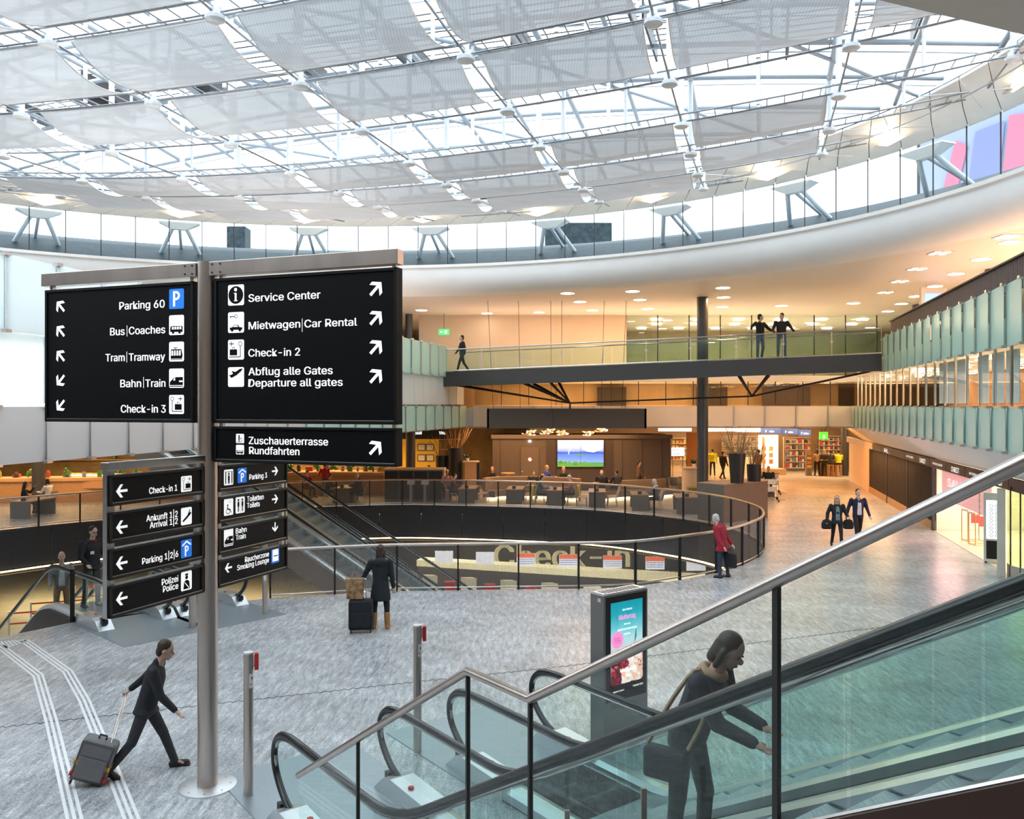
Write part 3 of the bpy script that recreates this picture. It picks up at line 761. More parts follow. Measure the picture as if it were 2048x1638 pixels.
# glass skin
gs = tag(thing('glass_roof', None, None, (-7, 20, 14)), 'clear glazing of the domed roof', None, None, 'structure')
for a in range(I0, I1):
    for b_ in range(J0, J1):
        ps = [up(a, b_), up(a + 1, b_), up(a + 1, b_ + 1), up(a, b_ + 1)]
        if sum(inside(p, .95) for p in ps) < 2: continue
        g = G(); g.add([p + V((0, 0, .3)) for p in ps], [(0, 1, 2, 3)]); g.build('roof_pane', M['glass_roof'], gs, fix=False)
# cables, ladder trusses, struts, nodes
cn = tag(thing('cable_net', None, None, (-7, 20, 12)), 'sagging cable net with ladder shaped trusses below the glass roof', None, None, 'structure')
for i in range(I0, I1 + 1):
    P = run(lambda t, i=i: low(i, J0 + (J1 - J0) * t), lim=.95)
    if len(P) > 2: g = G(); g.tube(P, .026, 6); g.build('cable', M['cable'], cn)
def truss_g(j, off): return lambda t: low(I0 + (I1 - I0) * t, j) + RB_.normalized() * off
for j in range(J0, J1 + 1):
    for off in (-.30, .30):
        P = run(truss_g(j, off), lim=.95)
        if len(P) > 2: g = G(); g.tube([p + V((0, 0, .1)) for p in P], .026, 6); g.build('truss_rail', M['truss_grey'], cn)
    P = run(truss_g(j, 0), lim=.95)
    if len(P) > 2: g = G(); g.tube(P, .02, 6); g.build('cable', M['cable'], cn)
    g = G(); n = (I1 - I0) * 9
    for k in range(n):
        p = low(I0 + (I1 - I0) * k / n, j)
        if not inside(p, .94): continue
        d = RB_.normalized() * .34; g.tube([p - d + V((0, 0, .1)), p + d + V((0, 0, .1))], .016, 5)
    if g.v: g.build('truss_rungs', M['truss_grey'], cn)
for i in range(I0, I1 + 1):
    for j in range(J0, J1 + 1):
        p = low(i, j)
        if not inside(p): continue
        u = up(i, j); n_ = thing('roof_strut', 'white strut with round node plate hanging in the cable net', 'strut', p, 0, 'struts of the cable net')
        g = G(); g.cyl(p, (u.x, u.y, u.z), .075, n=12); g.build('strut_tube', M['white_metal'], n_, 40)
        g = G(); g.lathe(p + V((0, 0, -.16)), [(.0, 0), (.15, 0), (.19, .03), (.19, .1), (.15, .13), (.13, .13), (.13, .22), (.08, .24)], 18); g.build('node_plate', M['white_metal'], n_, 40)
for a in (.5,):
    for i in range(I0, I1):
        for j in range(J0, J1 + 1):
            p = low(i + a, j); 
            if not inside(p): continue
            u = up(i + a, j); g = G(); g.cyl(p + V((0, 0, .1)), u, .05, n=8); g.build('hanger', M['white_metal'], cn, 40)
# stay rods from the net to the ring
for k in range(0, 40):
    t = math.pi * (-.05 + 1.1 * k / 39)
    a, b_ = EL(t, .972, 12.95), EL(t + .09 * (1 if k % 2 else -1), .88, 13.15)
    g = G(); g.tube([a, b_], .014, 5); g.build('stay_rod', M['white_metal'], cn)
g = G(); g.tube([EL(t, .925, 13.0) for t in ths if seen(t)], .016, 5); g.build('edge_cable', M['cable'], cn)
# shades, one per bay
sid = 0
for j in (-2, -1, 0, 1, 3, 4, 5, 6):
    for i in range(I0, I1):
        cs = [low(i + a, j + b_) for a in (0.1, .9) for b_ in (.1, .9)]
        if not all(inside(p, .93) for p in cs): continue
        sid += 1
        sag = .34
        def fn(u, v, i=i, j=j):
            p = low(i + .065 + .87 * u, j + .10 + .80 * v)
            return p + V((0, 0, -sag * 4 * v * (1 - v) + .1))
        g = G(); g.grid(fn, 3, 14); vs = list(g.v); n0 = len(vs)
        o = thing('sun_shade', 'grey perforated sagging sun shade panel hung in the cable net', 'shade', low(i + .5, j + .5), 0, 'sun shades under the glass roof')
        g.build('shade_panel', M['shade_fabric'], o, 50, fix=False)
        g = G(); g.tube([fn(0, k / 14) for k in range(15)], .012, 5); g.tube([fn(1, k / 14) for k in range(15)], .012, 5)
        g.tube([fn(k / 3, 0) for k in range(4)], .02, 6); g.tube([fn(k / 3, 1) for k in range(4)], .02, 6); g.build('shade_edge', M['steel_light'], o)
# dark louvres lying on the roof, seen through the gaps between the shades
ld, lw_ = V((.957, -.29, 0)), V((.29, .957, 0))
for i in range(8):
    c = V((-1.75, 25.2, 0)) + ld * (-14.2 + 3.6 * i); zz = 13.75 + 1.55 * max(0, 1 - rE(c) ** 2 / .85) + .62
    o = thing('roof_louvre', 'dark slatted louvre lying above the glass roof', 'louvre', c + V((0, 0, zz)), 0, 'dark louvres above the glass')
    for k in range(8): g = G(); g.obb(c - ld * 1.72 + lw_ * (-1.5 + .38 * k) + V((0, 0, zz)), ld * 3.44, lw_ * .24 + V((0, 0, .1)), V((0, 0, .03))); g.build('slat', M['bridge_grey'], o)
    for s_ in (-1, 1): g = G(); g.obb(c + ld * 1.6 * s_ - lw_ * 1.5 + V((0, 0, zz - .5)), ld * .06, lw_ * 2.9, V((0, 0, .5))); g.build('bearer', M['bridge_grey'], o)
# things standing outside, seen through the glass
o = thing('outside_building', 'pale building block with dark louvred windows seen through the oval window band', 'building', (8, 76, 14))
g = G(); g.box((8, 78, 11.05), (30, 4, 22.1)); g.build('wall', M['plaster_white'], o, bevel=.4)
for x0, x1, m in ((2.9, 8.6, 'frost_grey'), (-4, 1.6, 'frost_grey')):
    g = G(); g.plate([(x0 - 6, 75.9, 18.7), (x1 - 6, 75.9, 18.7), (x1 - 6, 75.9, 20.6), (x0 - 6, 75.9, 20.6)], (0, -.1, 0)); g.build('window', M[m], o)
g = G(); g.plate([(2.95, 75.9, 18.9), (8.9, 75.9, 18.9), (8.9, 75.9, 21.0), (2.95, 75.9, 21.0)], (0, -.1, 0)); g.build('window', M['outer_roof'], o)
g = G(); g.box((-22.5, 70, 9.65), (1.5, 1.5, 19.3)); tag(g.build('roof_tower', M['outer_roof']), 'narrow dark louvred tower outside above the direction sign', 'tower')
bn = thing('outside_banner', 'large red and blue banner outside the glass at the upper right corner of the hall', 'banner', (25, 41, 9.8))
b0, bdv = V((21.8, 45.6, 12.4)), V((.6, -.8, 0))
g = G(); g.obb(b0, bdv * 11, V((.05, .04, 0)), V((0, 0, 7.2))); g.build('cloth', mat('banner_pale', (.30, .33, .46), .7, spec=.1), bn)
for k in (0, 11): q_ = b0 + bdv * k; g = G(); g.cyl((q_.x, q_.y, 9.8), (q_.x, q_.y, 19.8), .08, n=8); g.build('mast', M['bridge_grey'], bn)
fc = Face(b0 - V((.05, .04, 0)), bdv, (0, 0, 1), .03)
g = G(); fc.shape(g, [(1.3, 3.4), (2.0, 3.0), (2.6, 5.6), (2.0, 6)]); fc.shape(g, [(3.9, .2), (9, .2), (9.5, 6), (4.6, 6.6)]); g.build('red_print', mat('banner_red', (.58, .17, .24), .7, spec=.1), bn, fix=False)
g = G(); fc.shape(g, [(2.2, .2), (3.8, .2), (4.4, 6.4), (3.0, 6.2)]); g.build('blue_print', mat('banner_blue', (.20, .22, .38), .7, spec=.1), bn, fix=False)
# ------------------------------------------------------------------ escalators
def ramp(h, h1, s, b=1.0):
    return 0.0 if h < h1 else s * (h - h1) ** 2 / (2 * b) if h < h1 + b else s * (h - h1 - b / 2)
NEWEL = catmull([V((a, 0, b)) for a, b in ((.34, .16), (.06, .26), (-.16, .44), (-.25, .62), (-.22, .80), (-.08, .93), (.12, .985), (.4, 1.0), (1.0, 1.0))], 5)
def escalator(name, label, P0, u, w, W, h1, slope, h2, panel=1.5, clad=None, steps=(0.9, 99), gm='glass_green', clad0=None, group=None, deckm='steel_deck'):
    P0, u, w = V(P0), V((u[0], u[1], 0)).normalized(), V((w[0], w[1], 0)).normalized()
    root = thing(name, label, 'escalator', P0 + w * W / 2, 0, group)
    z = lambda h: ramp(h, h1, slope)
    def pt(s, h, dz): return P0 + w * s + u * h + V((0, 0, z(h) + dz))
    n = int((h2 - .6) / .2); hs = [.6 + (h2 - .6) * k / n for k in range(n + 1)]
    for s, si in ((0, 1), (W, -1)):
        hr = [P0 + w * s + u * p.x + V((0, 0, p.z)) for p in NEWEL] + [pt(s, h, 1.0) for h in hs if h > 1.1]
        g = G(); g.tube(hr, .042, 8); g.build('handrail', M['rubber'], root, 60)
        g = G(); g.tube([p + V((0, 0, -.052)) + u * (.045 if k < 18 else 0) for k, p in enumerate(hr)][3:], .018, 6); g.build('rail_profile', M['steel'], root, 60)
        h = 1.0; first = True
        while h < h2 - .05:
            e = min(h2, h + panel)
            g = G()
            if first:
                poly = [(p.x + .03, p.z - .05) for p in NEWEL[2:]] + [(1.0, .12), (.35, .12)]
                g.poly([P0 + w * s + u * a + V((0, 0, b_)) for a, b_ in poly]); first = False
                g.build('glass_panel', M[gm], root, fix=False); g = G()
            m = 6; g.grid(lambda a, b_: pt(s, h + .01 + (e - h - .02) * a, .12 + .83 * b_), m, 1)
            g.build('glass_panel', M[gm], root, fix=False); h = e
        for nm, pr, mm in (('deck', [(-.15, .02), (.15, .02), (.15, .12), (.06, .15), (-.06, .15), (-.15, .12)], deckm),):
            g = G(); g.sweep([pt(s, h, 0) for h in hs], pr); g.build(nm, M[mm], root)
        g = G(); ci = s + si * .15
        g.loft([[pt(ci, h, -.25), pt(ci + si * .02, h, -.25), pt(ci + si * .02, h, .05), pt(ci, h, .05)] for h in hs]); g.build('skirt', M['steel'], root)
        g = G(); e = [P0 + w * (s + a) for a in (-.16, .16)]
        g.loft([[e[0] + u * a + V((0, 0, b_)), e[1] + u * a + V((0, 0, b_)), e[1] + u * a, e[0] + u * a] for a, b_ in ((-.1, .02), (.12, .2), (.3, .24), (1.15, .2))]); g.build('newel_base', M['steel_light'], root)
        g = G(); g.box(P0 + w * s + u * .03 + V((0, 0, .17)), (.1, .12, .09), math.atan2(u.y, u.x)); g.build('handrail_inlet', M['black'], root)
        g = G(); q = P0 + w * (s + si * .06) + u * .62 + V((0, 0, .226)); g.cyl(q, q + V((0, 0, .02)), .035, n=12); g.build('stop_button', M['plain_red'], root)
    k = 0; h = steps[0]
    g0 = None
    while h < min(h2, steps[1]):
        c = P0 + w * W / 2 + u * (h + .2) + V((0, 0, z(h + .2)))
        g = G(); g.box(c - V((0, 0, .14)), (.395, W - .34, .28), math.atan2(u.y, u.x)); g.build('step', M['step_metal'] if 'step_metal' in M else mat('step_metal', (.34, .36, .38), .4, .7, var=.25, scale=18, stretch=(6, .3, 1)), root)
        h += .4
    g = G(); g.box(P0 + w * W / 2 + u * (-.35) + V((0, 0, .006)), (2.4, W + .5, .012), math.atan2(u.y, u.x)); g.build('landing_plate', M['landing_plate'], root)
    if clad:
        hc = [h for h in hs if h > (clad0 if clad0 is not None else h1 + 1.0)]
        g = G(); g.sweep([pt(W / 2, h, 0) for h in hc], [(-W / 2 - .2, .04), (-W / 2 - .2, -.75), (W / 2 + .2, -.75), (W / 2 + .2, .04), (W / 2 + .16, .04), (W / 2 + .16, -.3), (-W / 2 - .16, -.3), (-W / 2 - .16, .04)]); g.build('truss_cladding', M[clad], root)
    return root, pt
escC, ptC = escalator('escalator', 'glass sided escalator rising out of the picture beside the steel stair guard, carrying a person', (-2.6, 9.64, 0), SU, SH, 1.37, 2.1, .577, 11.2, clad='brown_clad', clad0=4)
escD, ptD = escalator('escalator', 'glass sided escalator starting just in front of the advertising pillar', (-.68, 11.1, 0), SU, SH, 1.39, 2.1, .577, 11.2, clad='brown_clad', clad0=4)
UA, WA = (-.73, .68), (.68, .73)
escA, ptA = escalator('escalator', 'escalator leading down behind the lower sign boards, with two men on it', (-8.5, 17.75, 0), UA, WA, 1.35, 2.6, -.577, 10.5, clad='brown_dark', clad0=1.2, gm='glass_clear')
escB, ptB = escalator('escalator', 'escalator leading down between the sign pole and the curved rail', (-7.3, 19.0, 0), UA, WA, 1.35, 2.6, -.577, 10.5, clad='brown_dark', clad0=1.2, gm='glass_clear')
# long escalators crossing the opening
um = V((-.963, .27, 0)).normalized(); wm = V((.27, .963, 0)).normalized()
escM, ptM = escalator('escalator', 'long escalator crossing the oval opening, the lower and nearer one', V((1.94, 27.5, -4.2)) - wm * 1.95, um, wm, 1.5, 1.0, .577, 17.5, panel=2.4, clad='truss_tan', clad0=2.5, gm='glass_clear')
escN, ptN = escalator('escalator', 'long escalator crossing the oval opening, the upper one beside the dark far cladding', (1.94, 27.5, -4.2), um, wm, 1.5, 1.0, .577, 17.5, panel=2.4, clad='truss_tan', clad0=2.5, gm='glass_clear')
# upper landing the near escalators lead to
g = G(); g.plate([(3.0, .6, 4.7), (8.2, 4.5, 4.7), (12, -1, 4.7), (6, -4, 4.7)], (0, 0, .14)); structure(g.build('upper_landing', M['plaster_white']), 'landing slab at the top of the near escalators')

# ------------------------------------------------------------------ steel stair guard beside the near escalator
GP = V((-2.6, 9.64, 0)) - SH * .45
def onplane(x, y):
    D = V(((x - CX) / F, 1, -(y - HZ) / F)); t = (GP - V((0, 0, ZC))).dot(SH) / D.dot(SH)
    return V((0, 0, ZC)) + D * t
S0, S1, S2 = onplane(597, 1551), onplane(935, 1342), onplane(1060, 1402)
S2.z = S1.z
S3 = S2 + SU * 5.4 + V((0, 0, 5.4 * .572))
sg = thing('stair_guard', 'glass stair guard with thick brushed steel handrail running up to the right', 'railing', V((S0.x, S0.y, 0)))
g = G(); g.tube([S0, S1, S2, S3], .031, 16); g.build('handrail', M['steel_warm'], sg, 60)
g = G(); g.sphere(S0, .031); g.build('end_cap', M['steel_warm'], sg, 60)
def gpanel(a, b_, da, db):
    g = G(); d = (b_ - a).normalized() * .008
    q = [a + d + V((0, 0, -.045)), b_ - d + V((0, 0, -.045)), b_ - d + V((0, 0, -db)), a + d + V((0, 0, -da))]
    g.plate(q, SH * .012); g.build('glass_panel', M['glass_rail'], sg)
def gpost(p, d, r=.012):
    g = G(); g.obb(p + V((0, 0, -d)) - SU * r - SH * .012, SU * 2 * r, SH * .03, V((0, 0, d - .02))); g.build('post', M['bridge_grey'], sg)
mid = S0.lerp(S1, .43)
gpanel(S0, mid, 1.08, 1.13); gpanel(mid, S1, 1.13, 1.13); gpanel(S1, S2, 1.13, 1.13)
for p in (mid, S1, S2): gpost(p, 1.13, .009)
hprev = S2
for hh in (1.80, 3.4, 5.3):
    q = S2 + SU * hh + V((0, 0, hh * .572)); gpanel(hprev, q, 1.13, 1.13); gpost(q, 1.13, .014); hprev = q
g = G()
g.loft([[p + V((0, 0, -1.12)) - SH * .05, p + V((0, 0, -1.12)) + SH * .10, p + V((0, 0, -1.62)) + SH * .10, p + V((0, 0, -1.62)) - SH * .05] for p in (S0 + V((0, 0, .6)), S1 , S2, S3)])
g.build('stringer', M['brown_clad'], sg)
g = G(); g.tube([p + V((0, 0, -1.115)) for p in (S1, S2, S3)], .012, 6); g.build('edge_strip', M['steel'], sg)
for hh in (.12, .78):
    q = S2 + SU * hh + V((0, 0, hh * .572 - .98)); g = G(); g.cyl(q, q + SH * .22, .022, n=10); g.box(q + SH * .2 + V((0, 0, .1)), (.03, .03, .22)); g.build('glass_clamp', M['steel_warm'], sg, 40)

# ------------------------------------------------------------------ tactile strips and zigzag joint in the floor
def strip(lines, lab):
    o = thing('tactile_strip', lab, 'floor marking', fl(*lines[0]))
    P = [fl(*p) for p in lines]
    for k in (-1, 0, 1):
        g = G(); g.sweep([p + V((0, 0, .001)) for p in P], [(k * .068 - .019, 0), (k * .068 + .019, 0), (k * .068 + .019, .004), (k * .068 - .019, .004)]); g.build('stripe', M['strip_white'] if 'strip_white' in M else mat('strip_white', (.86, .86, .86), .5), o)
strip([(-60, 1258), (6, 1297), (76, 1351), (102, 1440), (126, 1540), (152, 1650), (190, 1800)], 'white tactile guide strip of three lines, the one nearer the picture edge')
strip([(48, 1281), (135, 1343), (168, 1400), (205, 1490), (268, 1650), (330, 1800)], 'white tactile guide strip of three lines passing under the blurred walker')
o = thing('tactile_strip', 'short white hatched field joining the two guide strips', 'floor marking', fl(20, 1285))
for k in range(7):
    a, b_ = fl(2 + 7 * k, 1283 - k * .6), fl(14 + 7 * k, 1297 - k * 2.2)
    g = G(); g.sweep([a + V((0, 0, .001)), b_ + V((0, 0, .001))], [(-.02, 0), (.02, 0), (.02, .004), (-.02, .004)]); g.build('stripe', M['strip_white'], o)
P = []
base = [fl(-10, 1456), fl(400, 1411), fl(830, 1364), fl(1090, 1337), fl(1300, 1312), fl(1700, 1262), fl(1960, 1232)]
rsz = resample(base, .075)
for k, p in enumerate(rsz): P.append(p + V((0, .035 if k % 2 else -.035, .0015)))
g = G(); g.sweep(P, [(-.006, 0), (.006, 0), (.006, .002), (-.006, .002)])
tag(g.build('expansion_joint', M['black']), 'thin dark zigzag joint running across the floor', 'floor joint')

# ------------------------------------------------------------------ belt posts
def bollard(p, h, lab, red=True, r=.058):
    o = thing('barrier_post', lab, 'post', p)
    g = G(); g.cyl(p, p + V((0, 0, h - .02)), r, n=24); g.build('pole', M['steel_warm'], o, 40)
    g = G(); g.cyl(p + V((0, 0, h - .02)), p + V((0, 0, h)), r * 1.03, n=24); g.build('cap', M['steel_light'], o, 40)
    g = G(); g.lathe(p, [(r * 1.3, 0), (r * 1.3, .006), (r, .01)], 24); g.build('foot', M['steel'], o)
    fw = (V((0, 0, 0)) - V((p.x, p.y, 0))).normalized(); sd = V((-fw.y, fw.x, 0))
    if red:
        g = G(); g.box(p + sd * (r + .035) + V((0, 0, h - .12)), (.05, .06, .2), math.atan2(sd.y, sd.x)); g.build('belt_head', M['plain_red'], o, bevel=.008)
        g = G(); g.box(p + sd * (r + .0) + V((0, 0, h - .11)), (.05, .05, .14), math.atan2(sd.y, sd.x)); g.build('bracket', M['steel'], o)
        g = G(); rr = r + .0015; a0 = math.atan2(fw.y, fw.x)
        g.grid(lambda a, b_: p + V((rr * math.cos(a0 + .1 + .9 * a), rr * math.sin(a0 + .1 + .9 * a), h - .42 + .17 * b_)), 6, 1); st = g.build('sticker', M['sticker'], o, fix=False)
        rr += .001; q = lambda a, zz: p + V((rr * math.cos(a0 + a), rr * math.sin(a0 + a), h - .42 + zz))
        g = G(); g.add([q(.2, .06), q(.5, .03), q(.9, .05), q(.5, .045)], [(0, 1, 2, 3)]); g.add([q(.6, .1), q(.85, .1), q(.85, .13), q(.6, .13)], [(0, 1, 2, 3)]); g.build('print', M['black'], st, fix=False)
    else:
        g = G()
        for k in range(3):
            rr = r + .0015; a0 = math.atan2(fw.y, fw.x)
            g.grid(lambda a, b_: p + V((rr * math.cos(a0 - .5 + .9 * a), rr * math.sin(a0 - .5 + .9 * a), h - .5 - .16 * k + .12 * b_)), 5, 1)
        g.build('sticker', M['sticker'], o, fix=False)
bollard(fl(497, 1591), 1.73, 'stainless belt post with red belt head standing beside the first near escalator')
bollard(fl(835, 1505), 1.73, 'stainless belt post with red belt head standing between the two near escalators')
bollard(fl(385, 1256), 1.6, 'plain stainless post standing behind the sign pole, before the second escalator pair', False, .075)
bollard(fl(530, 1229), 1.6, 'plain stainless post standing at the end of the curved rail', False, .06)
# ------------------------------------------------------------------ direction sign
def pix(self, x, y):
    D = V(((x - CX) / F, 1, -(y - HZ) / F)); O = V((0, 0, ZC)); t = (self.o - O).dot(self.n) / D.dot(self.n); p = O + D * t - self.o
    return p.dot(self.ex), p.dot(self.ey)
Face.pix = pix
def ftext(fc, g, s, x0, x1, yb, cap, l=1.0):
    a, y0 = fc.pix(x0, yb); b_, _ = fc.pix(x1, yb); c = fc.pix(x0, yb - cap)[1] - y0
    hh = text2d('H', 1, 1.0, .022)[0]; size = c / (max(v[1] for v in hh) - min(v[1] for v in hh))
    raw, _f = text2d(s, 1, 1.0, .022)
    w = (max(v[0] for v in raw) - min(v[0] for v in raw)) * size
    fc.text(g, s, a, y0, size, 'L', (b_ - a) / w, .022, l)
def line_(fc, pn, *a): g = G(); ftext(fc, g, *a); g.build('lettering', M['sign_text'], pn, fix=False)
def bar_(fc, pn, x, y0, y1): a, b_ = fc.pix(x, y0), fc.pix(x + 1, y1); g = G(); fc.rect(g, a[0], a[1], b_[0], b_[1]); g.build('divider', M['sign_text'], pn, fix=False)
def arr_(fc, pn, px_, py_, sz, an): g = G(); x, y = fc.pix(px_, py_); arrow(fc, g, x, y, sz, an); g.build('arrow', M['sign_text'], pn, fix=False)
def arrow(fc, g, cx, cy, sz, ang):
    ca, sa = math.cos(math.radians(ang)), math.sin(math.radians(ang))
    R = lambda x, y: (cx + (x * ca - y * sa) * sz, cy + (x * sa + y * ca) * sz)
    fc.shape(g, [R(-.5, -.09), R(.32, -.09), R(.32, .09), R(-.5, .09)])
    fc.shape(g, [R(.5, 0), R(.12, .46), R(-.12, .46), R(.24, 0)])
    fc.shape(g, [R(.5, 0), R(.24, 0), R(-.12, -.46), R(.12, -.46)])
def picto(fc, panel, kind, x0, y0, x1, y1):
    """pictogram drawn in a unit square between two pixel corners"""
    a, b_ = fc.pix(x0, y0), fc.pix(x1, y1); ox, oy, w, h = a[0], b_[1], b_[0] - a[0], a[1] - b_[1]
    U = lambda p: (ox + p[0] * w, oy + p[1] * h)
    blue = kind in ('P', 'garage', 'smoke')
    g = G(); c = .06
    fc.shape(g, [U(p) for p in ((c, 0), (1 - c, 0), (1, c), (1, 1 - c), (1 - c, 1), (c, 1), (0, 1 - c), (0, c))]); g.build('pictogram', M['sign_blue' if blue else 'sign_white'], panel, fix=False)
    s = G()
    sh = lambda *p: fc.shape(s, [U(q) for q in p], 2.0)
    rc = lambda a, b_, c, d: sh((a, b_), (c, b_), (c, d), (a, d))
    def ci(x, y, r, n=18): sh(*[(x + r * math.cos(2 * math.pi * k / n), y + r * w / h * math.sin(2 * math.pi * k / n)) for k in range(n)])
    def ln(p, q, t):
        d = V((q[0] - p[0], q[1] - p[1])); k = V((-d.y, d.x)).normalized() * t / 2
        sh((p[0] - k.x, p[1] - k.y), (q[0] - k.x, q[1] - k.y), (q[0] + k.x, q[1] + k.y), (p[0] + k.x, p[1] + k.y))
    def rg(x, y, r, t, a0=0, a1=360, n=18):
        for k in range(n):
            p0, p1 = math.radians(a0 + (a1 - a0) * k / n), math.radians(a0 + (a1 - a0) * (k + 1) / n); f = w / h
            sh((x + (r - t) * math.cos(p0), y + (r - t) * math.sin(p0) * f), (x + r * math.cos(p0), y + r * math.sin(p0) * f), (x + r * math.cos(p1), y + r * math.sin(p1) * f), (x + (r - t) * math.cos(p1), y + (r - t) * math.sin(p1) * f))
    if kind == 'P': rc(.28, .12, .42, .88); rg(.5, .66, .24, .13, -90, 90); rc(.42, .78, .52, .88); rc(.42, .43, .52, .54)
    elif kind == 'garage': ln((.1, .68), (.5, .9), .09); ln((.5, .9), (.9, .68), .09); rc(.33, .08, .45, .66); rg(.5, .5, .19, .1, -90, 90); rc(.45, .6, .52, .67); rc(.45, .34, .52, .41)
    elif kind == 'smoke': rc(.14, .12, .86, .88)
    elif kind == 'bus':
        rc(.08, .16, .12, .42); sh((.1, .16), (.92, .14), (.92, .44), (.14, .46))
        ci(.28, .13, .08); ci(.72, .13, .08)
    elif kind == 'tram': sh((.12, .14), (.88, .14), (.92, .3), (.84, .62), (.14, .62)); rc(.4, .62, .44, .7); rc(.3, .68, .6, .71); rc(.1, .08, .9, .11)
    elif kind == 'train': sh((.06, .14), (.94, .14), (.94, .56), (.5, .56), (.3, .5), (.06, .3)); rc(.04, .06, .96, .1)
    elif kind == 'checkin': rg(.22, .8, .12, .03); rc(.2, .12, .24, .68); rc(.2, .12, .92, .16); rc(.4, .22, .86, .52); rg(.63, .54, .1, .03, 0, 180); ln((.62, .8), (.92, .8), .04); ln((.78, .68), (.78, .92), .04)
    elif kind == 'checkinL': rg(.78, .8, .12, .03); rc(.76, .12, .8, .68); rc(.08, .12, .8, .16); rc(.12, .22, .58, .52); rg(.35, .54, .1, .03, 0, 180); ln((.08, .8), (.38, .8), .04); ln((.22, .68), (.22, .92), .04)
    elif kind == 'info': ci(.5, .5, .46, 28)
    elif kind == 'car': rc(.12, .14, .9, .26); sh((.26, .26), (.74, .26), (.64, .38), (.36, .38)); ci(.27, .13, .08); ci(.75, .13, .08); rg(.5, .79, .1, .03); rc(.12, .77, .42, .81); rc(.14, .72, .18, .78)
    elif kind == 'depart': sh((.06, .62), (.16, .6), (.3, .66), (.72, .9), (.94, .94), (.84, .8), (.56, .6), (.3, .48), (.2, .46)); sh((.34, .66), (.22, .8), (.3, .8), (.54, .74))
    elif kind == 'arrive': sh((.1, .24), (.2, .18), (.5, .34), (.9, .6), (.92, .72), (.8, .7), (.5, .5), (.3, .38)); sh((.5, .45), (.78, .86), (.86, .86), (.66, .5))
    elif kind == 'police': ci(.5, .68, .13); rc(.36, .78, .64, .88); sh((.2, .08), (.8, .08), (.74, .46), (.58, .54), (.42, .54), (.26, .46))
    elif kind == 'lift': rc(.12, .1, .22, .9); rc(.78, .1, .88, .9); ci(.5, .72, .09); rc(.4, .3, .6, .62); rc(.42, .1, .58, .3); rc(.3, .84, .7, .88)
    elif kind == 'wheel': ci(.38, .62, .07); rc(.34, .36, .42, .56); rg(.42, .26, .22, .05); ln((.4, .36), (.66, .34), .06); ln((.66, .34), (.76, .14), .06)
    elif kind == 'toilet':
        for x in (.28, .72): ci(x, .82, .09); rc(x - .1, .42, x + .1, .72); rc(x - .07, .1, x - .01, .42); rc(x + .01, .1, x + .07, .42)
        rc(.49, .06, .51, .94)
    elif kind == 'terrace': ci(.4, .78, .1); rc(.32, .36, .48, .68); rc(.34, .16, .46, .36); rc(.5, .5, .8, .56); rc(.62, .16, .66, .5); rc(.1, .1, .9, .15); rc(.7, .3, .86, .36)
    if s.v: s.build('symbol', M['sign_white' if blue else 'sign_black'], panel, fix=False)
    t = G()
    if kind == 'info': l0 = fc.lift; fc.shape(t, [U(q) for q in ((.4, .2), (.62, .2), (.62, .24), (.56, .24), (.56, .6), (.4, .6), (.4, .56), (.45, .56), (.45, .24), (.4, .24))], 3); fc.disc(t, *U((.5, .76)), .09 * w, 3); t.build('symbol_mark', M['sign_white'], panel, fix=False)
    if kind == 'bus':
        fc.text(t, 'Bus', *U((.1, .78)), .2 * h, 'L', .8); t.build('symbol', M['sign_black'], panel, fix=False); t = G()
        for k in range(4): fc.shape(t, [U(q) for q in ((.22 + .17 * k, .28), (.34 + .17 * k, .28), (.34 + .17 * k, .41), (.22 + .17 * k, .41))], 3)
        t.build('symbol_mark', M['sign_white'], panel, fix=False)
    if kind == 'tram':
        for k in range(4): fc.shape(t, [U(q) for q in ((.18 + .17 * k, .3), (.3 + .17 * k, .3), (.3 + .17 * k, .56), (.2 + .17 * k, .56))], 3)
        t.build('symbol_mark', M['sign_white'], panel, fix=False)
    if kind == 'train':
        fc.shape(t, [U(q) for q in ((.3, .38), (.44, .38), (.44, .5), (.36, .48))], 3); fc.shape(t, [U(q) for q in ((.7, .3), (.94, .3), (.94, .38), (.7, .38))], 3); t.build('symbol_mark', M['sign_white'], panel, fix=False)
    if kind == 'car': fc.shape(t, [U(q) for q in ((.34, .28), (.66, .28), (.6, .35), (.38, .35))], 3); t.build('symbol_mark', M['sign_white'], panel, fix=False)
    if kind == 'police': fc.line(t, U((.3, .44)), U((.68, .12)), .06 * w, 3); t.build('symbol_mark', M['sign_white'], panel, fix=False)
    if kind == 'smoke': fc.shape(t, [U(q) for q in ((.24, .44), (.76, .44), (.76, .5), (.24, .5))], 3); t.build('symbol_mark', M['sign_black'], panel, fix=False)
    if kind == 'wheel': fc.text(t, 'WC', *U((.56, .76)), .2 * h, 'L', .8); t.build('symbol', M['sign_black'], panel, fix=False)
PP = V((-3.76, 10.5, 0)); SD = V((.938, -.345, 0)).normalized(); SN = V((-SD.y, SD.x, 0)) * -1     # SN faces the viewer
sign = thing('direction_sign', 'tall steel pole carrying black airport direction boards on four arms', 'direction sign', PP)
g = G(); g.cyl(PP, PP + V((0, 0, 6.47)), .12, n=36); g.build('pole', M['steel_warm'], sign, 40)
g = G(); g.lathe(PP, [(0, 0), (.345, 0), (.345, .014), (.335, .018), (0, .018)], 48); bp = g.build('base_plate', M['steel_light'], sign, 30)
g = G()
for k in range(8): a = math.pi * k / 4 + .2; g.cyl(PP + V((.27 * math.cos(a), .27 * math.sin(a), .017)), PP + V((.27 * math.cos(a), .27 * math.sin(a), .023)), .012, n=8)
g.build('bolts', M['steel'], bp)
